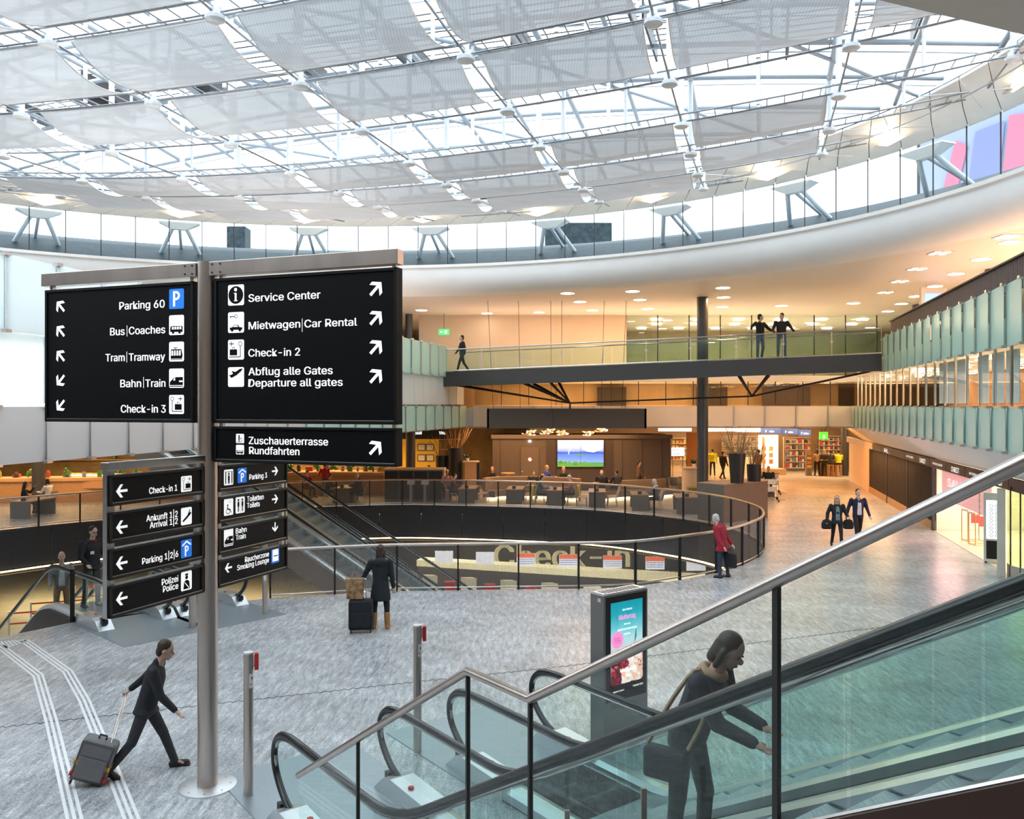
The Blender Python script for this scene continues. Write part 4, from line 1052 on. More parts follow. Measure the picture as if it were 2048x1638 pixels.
for t0, t1 in ((-2.64, -.1), (.1, 2.68)):
    a, b_ = PP + SD * t0, PP + SD * t1
    g = G(); g.obb(a - SN * .05 + V((0, 0, 6.285)), b_ - a, SN * .15, V((0, 0, .17))); cb = g.build('crossbeam', M['steel_warm'], sign, bevel=.006)
    g = G()
    for tt in ((t1 - .16, t1 - .05) if t0 < 0 else (t0 + .05, t0 + .17)):
        for zz in (6.32, 6.42): q = PP + SD * tt + SN * .10 + V((0, 0, zz)); g.cyl(q, q + SN * .008, .012, n=8)
    g.build('bolts', M['black'], cb)
UP = V((0, 0, 1))
def board(t0, t1, z0, z1, D=SD, N=SN, thick=.12, fm='sign_frame', bm='sign_black', rim_=.035, line=True):
    a = PP + D * t0 + UP * z0; e = D * (t1 - t0); hgt = z1 - z0
    g = G(); g.obb(a - N * thick / 2, e, N * thick, UP * hgt); pn = g.build('sign_board', M[bm], sign)
    o = a + N * thick / 2; g = G()
    for p, q, r_ in ((o, e, UP * rim_), (o + UP * (hgt - rim_), e, UP * rim_), (o, D * rim_, UP * hgt), (o + e - D * rim_, D * rim_, UP * hgt)): g.obb(p, q, r_, N * .018)
    g.build('frame', M[fm], pn, bevel=.004)
    if line: g = G(); g.obb(o + D * rim_ + UP * (rim_ + .004) + N * .004, e - D * rim_ * 2, UP * .008, N * .012); g.build('edge_line', M['steel'], pn)
    g = G()
    for s in (t0 + .06, t1 - .06):
        q = PP + D * s + UP * z1; g.box(q + UP * .03, (.05, .05, .07), math.atan2(D.y, D.x))
    g.build('hanger', M['steel'], pn)
    return pn, Face(o, D, UP, .004)
W_ = M['sign_text']
# upper boards
pn, fc = board(.16, 2.66, 4.485, 6.25)
for q in (('Service Center', 497.3, 641.5, 604), ('Mietwagen', 497.3, 601, 659), ('Car Rental', 609, 714.7, 655), ('Check-in 2', 497, 600.6, 713.5), ('Abflug alle Gates', 497, 666, 750.7), ('Departure all gates', 497, 686, 773.5)): line_(fc, pn, *q, 15)
bar_(fc, pn, 604.3, 664, 637)
for y in (577.5, 636, 694.5, 752.5): arr_(fc, pn, 752, y, .2, 45)
for k, y0, y1 in (('info', 570.5, 610), ('car', 625, 665), ('checkinL', 680, 719), ('depart', 734.7, 773.5)): picto(fc, pn, k, 456.5, y0, 488.5, y1)
pn, fc = board(.16, 2.66, 4.01, 4.445, rim_=.03)
line_(fc, pn, 'Zuschauerterrasse', 497.7, 656.7, 888, 14.5); line_(fc, pn, 'Rundfahrten', 498.5, 599.4, 908, 14.5); arr_(fc, pn, 751, 896, .2, 45)
picto(fc, pn, 'terrace', 472.5, 867.6, 488.5, 886.4); picto(fc, pn, 'bus', 472.5, 889.6, 488.5, 909)
pn, fc = board(-2.6, -.16, 4.485, 6.235)
for q in (('Parking 60', 239, 330, 619.5), ('Bus', 220.6, 250, 671), ('Coaches', 258, 331, 669), ('Tram', 211.4, 250, 723), ('Tramway', 258, 330.7, 722), ('Bahn', 241, 283, 774.5), ('Train', 291, 331.5, 774), ('Check-in 3', 242, 332, 825)): line_(fc, pn, *q, 15)
for x, y in ((254, 664), (253.5, 716), (287, 767)): bar_(fc, pn, x, y + 9, y - 13)
for y, an in ((613, 135), (662.5, 135), (712, 135), (760.5, 225), (810.5, 225)): arr_(fc, pn, 121.5, y, .185, an)
for k, y0, y1 in (('P', 578.5, 617), ('bus', 631, 669.4), ('tram', 684, 722.6), ('train', 737.5, 775.5), ('checkin', 790, 828)): picto(fc, pn, k, 338.7, y0, 368.4, y1)
# lower boards, at right angles
LD = V((.383, .924, 0)).normalized(); LN = V((LD.y, -LD.x, 0))
ZS = ((3.62, 3.95), (3.225, 3.555), (2.83, 3.16), (2.42, 2.765))
kw = dict(D=LD, N=LN, thick=.09, fm='sign_grey_frame', bm='sign_grey', rim_=.028)
LB = [board(-1.52, -.13, a, b_, **kw) for a, b_ in ZS]; RBD = [board(.13, 1.5, a, b_, **kw) for a, b_ in ZS]
g = G(); g.obb(PP - LD * 1.54 - LN * .06 + UP * 4.0, LD * 1.5, LN * .12, UP * .09); g.build('crossbeam', M['steel'], sign, bevel=.005)
g = G(); g.obb(PP + LD * .04 - LN * .06 + UP * 4.0, LD * 1.5, LN * .12, UP * .09); g.build('crossbeam', M['steel'], sign, bevel=.005)
for t in (-1.54, 1.5):
    g = G(); g.obb(PP + LD * t - LN * .03 + UP * 2.42, LD * .025, LN * .06, UP * 1.6); g.build('side_bar', M['steel'], sign)
L_text = [[('Check-in 1', 297.6, 354, 988)], [('Ankunft 1|2', 292, 355, 1043.5), ('Arrival 1|2', 299, 355, 1057)], [('Parking 1|2|6', 283.7, 356, 1129)], [('Polizei', 323, 356, 1171), ('Police', 325.4, 356, 1185)]]
L_pic = [('checkin', 950, 981), ('arrive', 1013.5, 1046.5), ('garage', 1078, 1111.5), ('police', 1142, 1176.5)]
L_arr = (981.7, 1054, 1126, 1197)
for i, (pn, fc) in enumerate(LB):
    for q in L_text[i]: line_(fc, pn, *q, 12.5)
    arr_(fc, pn, 243, L_arr[i], .155, 180)
    k, y0, y1 = L_pic[i]; picto(fc, pn, k, 361.5, y0 + 3, 383, y1 + 1)
R_text = [[('Parking 3', 498, 533.7, 959.5)], [('Toiletten', 493.5, 527, 1003.5), ('Toilets', 493.5, 519, 1016.5)], [('Bahn', 471, 493, 1067.5), ('Train', 471, 491, 1080.4)], [('Raucherzone', 489.5, 537.6, 1124.6), ('Smoking Lounge', 473.8, 537.6, 1141)]]
R_pic = [(('lift', 447.4, 940, 466, 969), ('garage', 474.7, 936.6, 492.8, 964.5)), (('wheel', 447.4, 999, 466, 1029), ('toilet', 470.7, 995, 489, 1024.5)), (('train', 447.4, 1059, 466, 1090),), (('smoke', 542, 1096.5, 558, 1123.7),)]
R_arr = ((549.5, 942, 0), (549.5, 998, 0), (549.7, 1054, 270), (456.5, 1135.5, 180))
for i, (pn, fc) in enumerate(RBD):
    for q in R_text[i]: line_(fc, pn, *q, 10.5)
    arr_(fc, pn, R_arr[i][0], R_arr[i][1], .13, R_arr[i][2])
    for k in R_pic[i]: picto(fc, pn, *k)
# ------------------------------------------------------------------ advertising pillar
A0 = V((1.255, 11.6, 0)); ax, ay = SH, -SU
kz = thing('advertising_pillar', 'grey advertising pillar with teal flower poster screen beside the near escalators', 'advertising pillar', A0 + ax * .42 + ay * .14)
Hk = 2.1
g = G(); g.obb(A0, ax * .85, ay * .28, UP * Hk); g.build('housing', mat('kiosk_grey', (.30, .29, .28), .35, .7), kz, bevel=.012)
g = G(); g.obb(A0 + ax * .02 + ay * .02 + UP * Hk, ax * .81, ay * .24, UP * .012); tp = g.build('top_cover', M['steel_light'], kz)
g = G()
for k in range(10): g.obb(A0 + ax * (.08 + .07 * k) + ay * .06 + UP * (Hk + .012), ax * .04, ay * .16, UP * .003)
g.build('vent', M['bridge_grey'], tp)
fk = Face(A0 + UP * .0, ax, UP, .004)
g = G(); fk.rect(g, .035, .62, .815, Hk - .035); sc = g.build('screen_frame', mat('kiosk_glass', (.03, .022, .022), .12), kz, fix=False)
X0, X1, Y0, Y1 = .12, .735, .74, Hk - .12
def mat_poster():
    m, nt, b = new_mat('poster'); tc = nt.nodes.new('ShaderNodeUVMap'); sp_ = nt.nodes.new('ShaderNodeSeparateXYZ'); cr = nt.nodes.new('ShaderNodeValToRGB')
    nt.links.new(tc.outputs[0], sp_.inputs[0]); nt.links.new(sp_.outputs[1], cr.inputs[0])
    e = cr.color_ramp.elements; e[0].position = 0; e[0].color = (.05, .02, .02, 1); e[1].position = 1; e[1].color = (*lin('0f8c9c'), 1)
    for p, c in ((.10, '2a1214'), (.42, 'c9b9b4'), (.55, 'a9d0d4'), (.72, '62b6bf'), (.86, '1d9aa8')): e.new(p).color = (*lin(c), 1)
    nz = nt.nodes.new('ShaderNodeTexNoise'); nz.inputs['Scale'].default_value = 4; mx = nt.nodes.new('ShaderNodeMath'); mx.operation = 'MULTIPLY_ADD'; mx.inputs[1].default_value = .12; 
    nt.links.new(nz.outputs[0], mx.inputs[0]); nt.links.new(sp_.outputs[1], mx.inputs[2]); nt.links.new(mx.outputs[0], cr.inputs[0])
    nt.links.new(cr.outputs[0], b.inputs['Base Color']); nt.links.new(cr.outputs[0], b.inputs['Emission Color']); b.inputs['Emission Strength'].default_value = .75; b.inputs['Roughness'].default_value = .2
mat_poster()
g = G(); fk.rect(g, X0, Y0, X1, Y1, 2)
g.build('screen', M['poster'], sc, fix=False, uvf=lambda p: ((p - A0).dot(ax) / .6, (p.z - Y0) / (Y1 - Y0) - .06))
def lit(n, c, e=.7): return mat(n, c, .3, emit=e)
g = G(); yy = Y1
fk.text(g, 'Am 8. Mai ist', .43, Y1 - .13, .055, 'C', .8, l=3); fk.text(g, 'Wir sind in', .43, Y1 - .33, .045, 'C', .8, l=3); fk.text(g, 'Ankunft 1 und im Airport Shopping', .43, Y1 - .40, .05, 'C', .66, .02, l=3); fk.text(g, 'für Sie da', .43, Y1 - .47, .045, 'C', .8, l=3)
fk.text(g, 'MARSANO', .43, Y0 + .27, .10, 'C', .9, l=8); fk.text(g, 'Fleurs', .43, Y0 + .19, .05, 'C', .9, l=8); fk.text(g, 'Flughafen Zürich', .72, Y0 + .03, .045, 'R', .8, l=8); fk.text(g, 'Ankunft 1 | Level 0', .14, Y0 + .01, .042, 'L', .8, l=8)
g.build('poster_text', lit('poster_white', (.9, .9, .88)), sc, fix=False)
g = G(); fk.text(g, 'Muttertag', .43, Y1 - .25, .13, 'C', .8, .008, l=3); fk.disc(g, .24, Y0 + .72, .115, 3, 32); g.build('poster_pink', lit('poster_pinkc', lin('f08cc8')), sc, fix=False)
g = G(); fk.text(g, 'Muttertag Fest im', .24, Y0 + .74, .026, 'C', .8, l=4); fk.text(g, 'Airport Shopping', .24, Y0 + .71, .026, 'C', .8, l=4); fk.text(g, 'vom 2.-8. Mai', .24, Y0 + .68, .026, 'C', .8, l=4); g.build('poster_small_text', lit('poster_dark', (.08, .02, .05), .1), sc, fix=False)
random.seed(11)
FLW = [('fl_red', 'a3142e'), ('fl_deep', '5a0d1c'), ('fl_pink', 'd8226e'), ('fl_blush', 'efc3ad'), ('fl_white', 'f4e9e2'), ('fl_rose', 'c9636c')]
fg_ = {n: G() for n, _ in FLW}
def flower(cx, cy, r, n, n2):
    for ringi, (rr, kk) in enumerate(((r, 9), (r * .72, 7), (r * .42, 5))):
        for k in range(kk):
            a = 2 * math.pi * k / kk + ringi * .4 + random.random() * .3; q = (cx + math.cos(a) * rr * .6, cy + math.sin(a) * rr * .6)
            x = min(X1 - rr * .42, max(X0 + rr * .42, q[0])); y = min(Y1, max(Y0 + .1 + rr * .42, q[1]))
            fk.disc(fg_[n if (k + ringi) % 3 else n2], x, y, rr * .42, 3.2 + ringi * .8 + .05 * k, 12)
for f in ((.22, .19, .15, 'fl_deep', 'fl_red'), (.62, .2, .15, 'fl_blush', 'fl_white'), (.4, .17, .15, 'fl_white', 'fl_blush'), (.2, .42, .13, 'fl_deep', 'fl_rose'), (.36, .40, .11, 'fl_red', 'fl_deep'), (.58, .42, .15, 'fl_white', 'fl_blush'), (.40, .52, .09, 'fl_pink', 'fl_rose'), (.66, .36, .1, 'fl_blush', 'fl_rose'), (.55, .56, .07, 'fl_red', 'fl_rose')): flower(f[0], Y0 + f[1], f[2], f[3], f[4])
for n, c in FLW:
    mat(n, c, .4, emit=.6); fg_[n].build('poster_flowers', M[n], sc, fix=False)
g = G(); fk.rect(g, X0, Y0, X1, Y0 + .09, 7); g.build('poster_band', M['black'], sc, fix=False)
g = G(); fk.shape(g, [(.56, Y0 + .62), (.585, Y0 + .8), (.6, Y0 + .85), (.6, Y0 + .72)], 5); fk.shape(g, [(.2, Y0 + .52), (.24, Y0 + .6), (.25, Y0 + .52)], 5); g.build('poster_leaves', lit('poster_green', lin('2f6b4c'), .5), sc, fix=False)
g = G(); g.obb(A0 - ax * .004 + ay * .06 + UP * (Hk - .1), ax * -.002, ay * .06, UP * .05); g.build('small_label', M['sticker'], kz)
# ------------------------------------------------------------------ footbridge
A_, B_ = V((-3.2, 39.3, 6.27)), V((14.75, 33.9, 6.78)); bd = (B_ - A_); bl = bd.length; bu = V((bd.x, bd.y, 0)).normalized(); bn = V((-bu.y, bu.x, 0))
fb = thing('footbridge', 'dark grey footbridge with glass balustrades crossing the hall', 'bridge', A_)
g = G(); g.obb(A_ - UP * .62, bd, bn * .12, UP * .6); g.obb(A_ - UP * .70, bd, bn * .3, UP * .08); g.build('front_beam', M['bridge_grey'], fb)
g = G(); g.obb(A_ + bn * 2.1 - UP * .62, bd, bn * .12, UP * .6); g.build('rear_beam', M['bridge_grey'], fb)
g = G(); g.obb(A_ + bn * .12 - UP * .12, bd, bn * 1.98, UP * .1); g.build('deck', M['counter_grey'], fb)
N_ = 10
for k in range(N_):
    for off, mm in ((.04, 'glass_green'), (2.15, 'glass_rail')):
        p = A_ + bd * (k / N_) + bn * off; g = G(); g.obb(p + bd * .002 - UP * .02, bd * (.96 / N_), bn * .012, UP * 1.0); g.build('glass_panel', M[mm], fb)
    p = A_ + bd * ((k + 1) / N_) + bn * .03; g = G(); g.box(p + UP * .4, (.03, .03, 1.1)); g.box(p + UP * .55 - bn * .03, (.09, .03, .09)); g.build('baluster', M['steel'], fb)
for off in (.0, 2.12):
    g = G(); g.tube([A_ + bn * off + UP * 1.0, B_ + bn * off + UP * 1.0], .028, 8); g.build('handrail', M['steel'], fb)
g = G(); g.tube([A_ - bn * .02 + UP * .02, B_ - bn * .02 + UP * .02], .03, 6); g.build('base_rail', M['steel'], fb)
q0, q1, q2, q3 = A_ + bd * .03 - UP * .66, px(1130, 806, 37.6), px(1503, 792, 35.6), A_ + bd * .985 - UP * .66
for o_ in (.2, .5, 1.6, 1.9):
    g = G(); g.tube([q0 + bn * o_, q1 + bn * 1.0, q2 + bn * .9, q3 + bn * o_], .04, 6); g.build('tie_rod', M['mesh_post'], fb)
for q, f in ((q1, .235), (q2, .735)):
    for df in (-.03, .035):
        p = A_ + bd * (f + df) - UP * .66
        for o_ in (.2, 1.9):
            g = G(); g.cyl(p + bn * o_, q + bn * 1.0, .07, .04, 8); g.build('strut', M['mesh_post'], fb, 40)
g = G(); g.cyl(q1 + bn - UP * .28, q1 + bn, .04, n=8); g.build('rod_end', M['mesh_post'], fb)
# ------------------------------------------------------------------ exit sign, upper screen
ex = thing('exit_sign', 'green running man exit sign hanging on the cream upper wall', 'exit sign', px(888, 664, 46.5))
c = px(888, 664, 46.5); g = G(); g.box(c, (.58, .08, .32)); g.build('case', M['exit_green'], ex)
fe = Face(c + V((-.29, -.045, -.16)), (1, 0, 0), UP, .004); g = G(); fe.rect(g, .32, .07, .46, .25); fe.shape(g, [(.06, .16), (.14, .1), (.14, .14), (.24, .14), (.24, .18), (.14, .18), (.14, .22)]); g.build('white_mark', M['sign_white'], ex, fix=False)
g = G(); fe.disc(g, .40, .215, .022, 2); fe.line(g, (.4, .19), (.38, .13), .04, 2); fe.line(g, (.38, .13), (.34, .09), .02, 2); fe.line(g, (.38, .13), (.43, .09), .02, 2); fe.line(g, (.39, .18), (.34, .16), .02, 2); g.build('running_figure', M['exit_green'], ex, fix=False)
g = G(); g.cyl(c + UP * .16, V((c.x, c.y, 9.75)), .012, n=6); g.build('hanger', M['mesh_post'], ex)
us = thing('information_screen', 'flat information screen in a pale frame above the slatted parapet', 'screen', px(1862, 600, 35))
c = px(1866, 612, 35); g = G(); g.box(c, (1.05, .2, 1.5)); g.build('frame', M['shop_white'], us); g = G(); g.box(c + V((.02, -.12, .05)), (.8, .03, .9)); g.build('screen', mat('scr_blue', (.25, .4, .9), .3, emit=1.2), us)
g = G(); g.box(c + V((0, 0, -1.0)), (.3, .1, .8)); g.build('stand', M['shop_white'], us)
# ------------------------------------------------------------------ brown partition with video wall
TY = 47.0
g = G(); g.box((3.85, TY + 1.6, 1.53), (9.85, 3.2, 3.06)); structure(g.build('partition_wall', M['brown_panel']), 'brown panelled partition block behind the cafe')
g = G(); g.box((3.85, TY - .05, 2.98), (10.0, .16, .22)); structure(g.build('trim_4', M['canopy_brown']), 'brown cornice of the cafe partition')
for x in (-.65, 1.9, 2.35, 5.2, 6.1, 7.2, 8.3):
    g = G(); g.box((x, TY - .008, 1.45), (.03, .02, 2.85)); structure(g.build('trim_5', M['brown_dark']), 'dark joint between panels of the cafe partition')
sd_ = thing('service_door', 'brown service door with round no smoking sign in the cafe partition', 'door', (.95, TY - .03, 0))
g = G(); g.box((.98, TY - .03, 1.2), (.98, .05, 2.4)); g.build('door_leaf', mat('door_brown', (.105, .078, .055), .5), sd_)
fd = Face((.49, TY - .06, 0), (1, 0, 0), UP, .004); g = G(); fd.disc(g, .5, 1.72, .12); g.build('sign_plate', M['sign_white'], sd_, fix=False); g = G(); fd.ring(g, .5, 1.72, .12, .025, 2); fd.line(g, (.42, 1.64), (.58, 1.80), .022, 2); g.build('sign_ring', M['plain_red'], sd_, fix=False)
g = G(); g.sphere((.15 + .42, TY - .09, 1.05), .035); g.build('handle', M['steel'], sd_); g = G(); g.box((.98, TY - .05, 2.72), (.14, .08, .1)); tag(g.build('emergency_lamp', M['lamp_white']), 'small white lamp above the brown service door', 'lamp')
vw = thing('video_wall', 'video wall of four screens showing a blue bay and rainbow', 'screen', (3.75, TY - .1, 1.3))
VX0, VX1, VZ0, VZ1 = 2.50, 5.06, 1.32, 2.80
g = G(); g.box(((VX0 + VX1) / 2, TY - .06, (VZ0 + VZ1) / 2), (VX1 - VX0 + .06, .1, VZ1 - VZ0 + .06)); g.build('housing', M['black'], vw)
def mat_bay():
    m, nt, b = new_mat('bay_picture'); uv = nt.nodes.new('ShaderNodeUVMap'); s_ = nt.nodes.new('ShaderNodeSeparateXYZ'); cr = nt.nodes.new('ShaderNodeValToRGB'); nz = nt.nodes.new('ShaderNodeTexNoise')
    nz.inputs['Scale'].default_value = 5; nz.inputs['Detail'].default_value = 6; mp = nt.nodes.new('ShaderNodeMapping'); mp.inputs['Scale'].default_value = (1, 3, 1)
    nt.links.new(uv.outputs[0], s_.inputs[0]); nt.links.new(uv.outputs[0], mp.inputs[0]); nt.links.new(mp.outputs[0], nz.inputs['Vector'])
    ma = nt.nodes.new('ShaderNodeMath'); ma.operation = 'MULTIPLY_ADD'; ma.inputs[1].default_value = .14; nt.links.new(nz.outputs[0], ma.inputs[0]); nt.links.new(s_.outputs[1], ma.inputs[2]); nt.links.new(ma.outputs[0], cr.inputs[0])
    e = cr.color_ramp.elements; e[0].position = 0; e[0].color = (*lin('4d8a3a'), 1); e[1].position = 1; e[1].color = (*lin('b9c6ff'), 1)
    for p, c in ((.2, '3f7d46'), (.26, '5f86d8'), (.4, '4a74d0'), (.55, '3d62c4'), (.62, '2c4fb4'), (.66, '6d8ae6'), (.8, '8fa6f2')): e.new(p).color = (*lin(c), 1)
    nt.links.new(cr.outputs[0], b.inputs['Base Color']); nt.links.new(cr.outputs[0], b.inputs['Emission Color']); b.inputs['Emission Strength'].default_value = .85
mat_bay()
fv = Face((VX0, TY - .115, VZ0), (1, 0, 0), UP, .004); vw_, vh = VX1 - VX0, VZ1 - VZ0
for i in range(2):
    for j in range(2):
        g = G(); fv.rect(g, vw_ / 2 * i + .008, vh / 2 * j + .008, vw_ / 2 * (i + 1) - .008, vh / 2 * (j + 1) - .008); g.build('screen', M['bay_picture'], vw, fix=False, uvf=lambda p: ((p.x - VX0) / vw_, (p.z - VZ0) / vh))
g = G(); fv.ring(g, 1.45, .62, .85, .035, 2, 24, 60, 175); fv.shape(g, [(1.4, 1.4), (2.4, 1.4), (2.45, .95), (2.0, .8), (1.6, .85), (1.3, 1.1)], 1.5); g.build('picture_light', mat('bay_glow', (.78, .82, 1), .4, emit=.9), vw, fix=False)
g = G()
for x, y, r_ in ((.2, .28, .12), (.45, .25, .1), (.65, .26, .08), (1.0, .22, .14), (1.5, .2, .14), (1.75, .16, .12)): fv.disc(g, x, y, r_, 2, 12, r_ * .7)
fv.shape(g, [(0, 0), (2.0, 0), (1.3, .16), (.5, .2), (0, .3)], 2); fv.shape(g, [(.9, .66), (1.6, .66), (1.4, .72), (1.1, .72)], 2); g.build('picture_green', mat('bay_green', lin('4f8f44'), .4, emit=.5), vw, fix=False)
for x in (2.2, 5.36):
    g = G(); g.box((x, TY - .03, 1.55), (.42, .06, 2.5)); tag(g.build('speaker_column', M['brown_dark']), 'dark tall speaker panel on the %s side of the video wall' % ('service door' if x < 3 else 'far plain panels'), 'panel')
for x in (3.05, 4.4):
    g = G(); g.box((x, TY - .04, .62), (1.2, .07, 1.1)); tag(g.build('cupboard_front', M['brown_dark']), 'dark cupboard front below the video wall, %s half' % ('service door' if x < 4 else 'right hand'), 'cupboard')
# hanging canopy with wire and glass lamps
cp = thing('canopy', 'large brown box canopy hanging on wires above the cafe', 'canopy', (2.6, 41.2, 3.6))
g = G(); g.box((2.62, 40.6, 4.08), (7.6, .1, .94)); g.box((-1.15, 41.35, 4.08), (.1, 1.6, .94)); g.box((6.37, 41.35, 4.08), (.1, 1.6, .94)); g.box((2.62, 42.1, 4.08), (7.6, .1, .94)); g.box((2.62, 41.35, 4.5), (7.5, 1.5, .06)); g.build('box_sides', M['canopy_brown'], cp)
for x in (1.95,): g = G(); g.box((x, 40.54, 4.08), (.02, .03, .92)); g.build('joint', M['brown_dark'], cp)
for x, dx in ((-.9, -.9), (.4, -.3), (1.9, -.1), (2.4, 0), (4.3, .5), (5.3, .7)): g = G(); g.tube([(x, 41, 4.5), (x + dx * .3, 41, 9.75)], .011, 5); g.build('wire', M['mesh_post'], cp)
random.seed(5)
for n, (x, y) in enumerate(((1060, 868), (1095, 866), (1128, 869), (1175, 870), (1205, 863))):
    c = px(x, y, 41.4); o = thing('pendant_lamp', ['glass ring pendant cluster under the canopy, first from the service door', 'glass ring pendant cluster under the canopy, second from the service door', 'glass ring pendant cluster under the middle of the canopy', 'low glass ring pendant cluster under the canopy above the video wall', 'glass ring pendant cluster under the canopy, next to the tall column'][n], 'pendant lamp', c, 0, 'glass pendants under the canopy')
    for k in range(7):
        q = c + V((random.uniform(-.2, .2), random.uniform(-.3, .3), random.uniform(-.05, .18))); r_ = random.uniform(.12, .22)
        g = G(); g.tube([q + V((r_ * math.cos(2 * math.pi * t / 14), r_ * math.sin(2 * math.pi * t / 14), .03 * math.sin(t))) for t in range(14)], .014, 5, True); g.build('glass_ring', M['glass_ring'] if 'glass_ring' in M else mat('glass_ring', (.75, .62, .45), .12, .6), o)
    for k in range(3): g = G(); g.sphere(c + V((random.uniform(-.25, .25), random.uniform(-.2, .2), random.uniform(-.02, .1))), .035, 8, 6); g.build('bulb', M['lamp_warm'], o)
    g = G(); g.cyl(c, V((c.x, c.y, 4.45)), .008, n=5); g.build('cord', M['mesh_post'], o)
lamp('canopy_light', 'AREA', (2.6, 41.4, 3.9), 260, WARM, 7, 1.2)
lamp('cafe_fill', 'AREA', (2, 45.2, 3.5), 420, WARM, 9, 2.5)  # unseen area lamp added to brighten the dining area
# ------------------------------------------------------------------ cafe tables, chairs, benches
mat('table_top', (.34, .26, .19), .35, var=.06, scale=5); mat('chair_wood', (.42, .33, .25), .45); mat('menu_black', (.02, .018, .018), .4)
def table(x0, x1, yt, n, lab):
    Y = F * 3.98 / (yt - HZ); a = V(((x0 - CX) / F * Y, Y, 0)); b_ = V(((x1 - CX) / F * Y, Y, 0)); w = b_.x - a.x
    o = thing('cafe_table', lab, 'table', (a + b_) / 2)
    g = G(); g.obb(a + V((-.02, -.02, .68)), V((w + .04, 0, 0)), V((.16, 1.75, 0)), UP * .05); g.build('tabletop', M['table_top'], o, bevel=.006)
    g = G(); g.obb(a, V((w, 0, 0)), V((0, .06, 0)), UP * .68); g.build('end_panel', M['counter_grey'], o)
    g = G(); g.obb(a + V((.15, 1.64, 0)), V((w, 0, 0)), V((0, .06, 0)), UP * .68); g.build('end_panel', M['counter_grey'], o)
    m = thing('menu_holder', 'small black menu block standing on %s' % n, 'menu holder', (a + b_) / 2 + V((0, .25, .73)))
    c = (a + b_) / 2 + V((0, .25, .73)); g = G(); g.box(c + UP * .07, (.17, .1, .14)); g.build('block', M['menu_black'], m, bevel=.01); g = G(); g.box(c + UP * .145, (.13, .012, .03)); g.build('cards', M['sticker'], m)
    return a, b_, w
chair0 = thing('cafe_chair', 'x', 'chair', (0, 0, 0), 0, 'pale chairs along the cafe tables')
g = G(); g.grid(lambda a, b_: V((-.22 + .44 * a, -.2 + .42 * b_, .45 - .02 * math.sin(math.pi * a))), 4, 4); n0 = G(); n0.plate([(-.22, -.2, .43), (.22, -.2, .43), (.21, .22, .43), (-.21, .22, .43)], (0, 0, .025)); n0.build('seat', M['chair_wood'], chair0, bevel=.008)
g = G(); g.loft([[V((s * .20 * (1 - .08 * z), -.2 - .16 * z - .02 * (1 - abs(s)), .44 + .46 * z)) for s in (-1, -.5, 0, .5, 1)] + [V((s * .20 * (1 - .08 * z), -.225 - .16 * z - .02 * (1 - abs(s)), .44 + .46 * z)) for s in (1, .5, 0, -.5, -1)] for z in (0, .33, .66, 1)]); g.build('backrest', M['chair_wood'], chair0, bevel=.004)
for sx in (-1, 1):
    for y0, y1 in ((-.18, -.24), (.18, .22)): g = G(); g.cyl((sx * .17, y0, .43), (sx * .2, y1, 0), .012, n=8); g.build('leg', M['steel'], chair0)
chair0_used = [False]
def chair(p, rz, lab, h=None):
    if not chair0_used[0]: r_ = chair0; chair0_used[0] = True; r_.location = p; r_.rotation_euler = (0, 0, rz); r_['label'] = lab
    else: r_ = copy_tree(chair0, p, rz, lab)
    return r_
TABS = [(666, 698, 976.7, 'the table of the bald man in the dark coat'), (916, 949, 977.7, 'the table of the woman in maroon'), (1012, 1044, 979, 'the empty table before the laptop man'), (1094, 1127, 981, 'the table with the yellow vests on its chairs'), (1178, 1211, 984.5, 'the empty table below the video wall'), (1264, 1298, 990, 'the table of the woman in the light scarf'), (1354, 1398, 995, 'the bar table nearest the tall grey column')]
TP = []
for i, (x0, x1, yt, n) in enumerate(TABS):
    a, b_, w = table(x0, x1, yt, n, 'grey panel ended cafe table, ' + n.replace('the table', 'that').replace('the empty table', 'the empty one').replace('the bar table', 'the one')); TP.append((a, b_, w))
    sides = {0: (-1,), 1: (1,), 2: (1,), 3: (), 4: (-1, 1), 5: (1,), 6: (1,)}[i]
    for s in sides:
        for k, dy in enumerate((.45, 1.15)):
            base = (b_ if s > 0 else a) + V((s * .32 + .09 * dy, dy, 0))
            chair(base, math.pi / 2 if s > 0 else -math.pi / 2, ('chair at the %s end of ' % ('rail' if k == 0 else 'far')) + n + (' video wall side' if s < 0 and i == 4 else ''))
def bench(pts, lab, lights):
    P = catmull([V((px(x, y, Y).x, Y, 0)) for x, y, Y in pts], 6); H = [px(x, y, Y).z for x, y, Y in pts]; h = sum(H) / len(H)
    o = thing('curved_bench', lab, 'bench', P[len(P) // 2])
    g = G(); g.sweep(P, [(-.06, .1), (.06, .1), (.1, h), (-.1, h)]); g.build('backrest', M['wood_back'] if 'wood_back' in M else mat('wood_back', (.27, .185, .12), .45, var=.06, scale=4), o, bevel=.02)
    g = G(); g.sweep(P, [(.08, .12), (.58, .12), (.58, .45), (.08, .45)]); g.build('seat', M['counter_grey'], o, bevel=.02)
    g = G(); g.sweep(P, [(.12, .02), (.5, .02), (.5, .09), (.12, .09)]); g.build('light_strip', M['led_warm'], o)
bench([(968, 962, 42.4), (985, 950, 43.2), (1030, 945, 43.6), (1080, 948, 43.5), (1130, 957, 42.9), (1160, 966, 42.2)], 'curved wood backed bench in front of the service door', 0)
bench([(1188, 968, 42.0), (1225, 966, 42.9), (1270, 962, 43.4), (1310, 955, 43.8), (1330, 950, 44.3)], 'curved wood backed bench in front of the plain brown panels', 0)
rt_ = thing('round_table', 'round wooden table on a single stem before the brown partition', 'table', (.05, 46, 0)); c = fl(1015, 960); c = V(((1016 - CX) / F * 46, 46, 0))
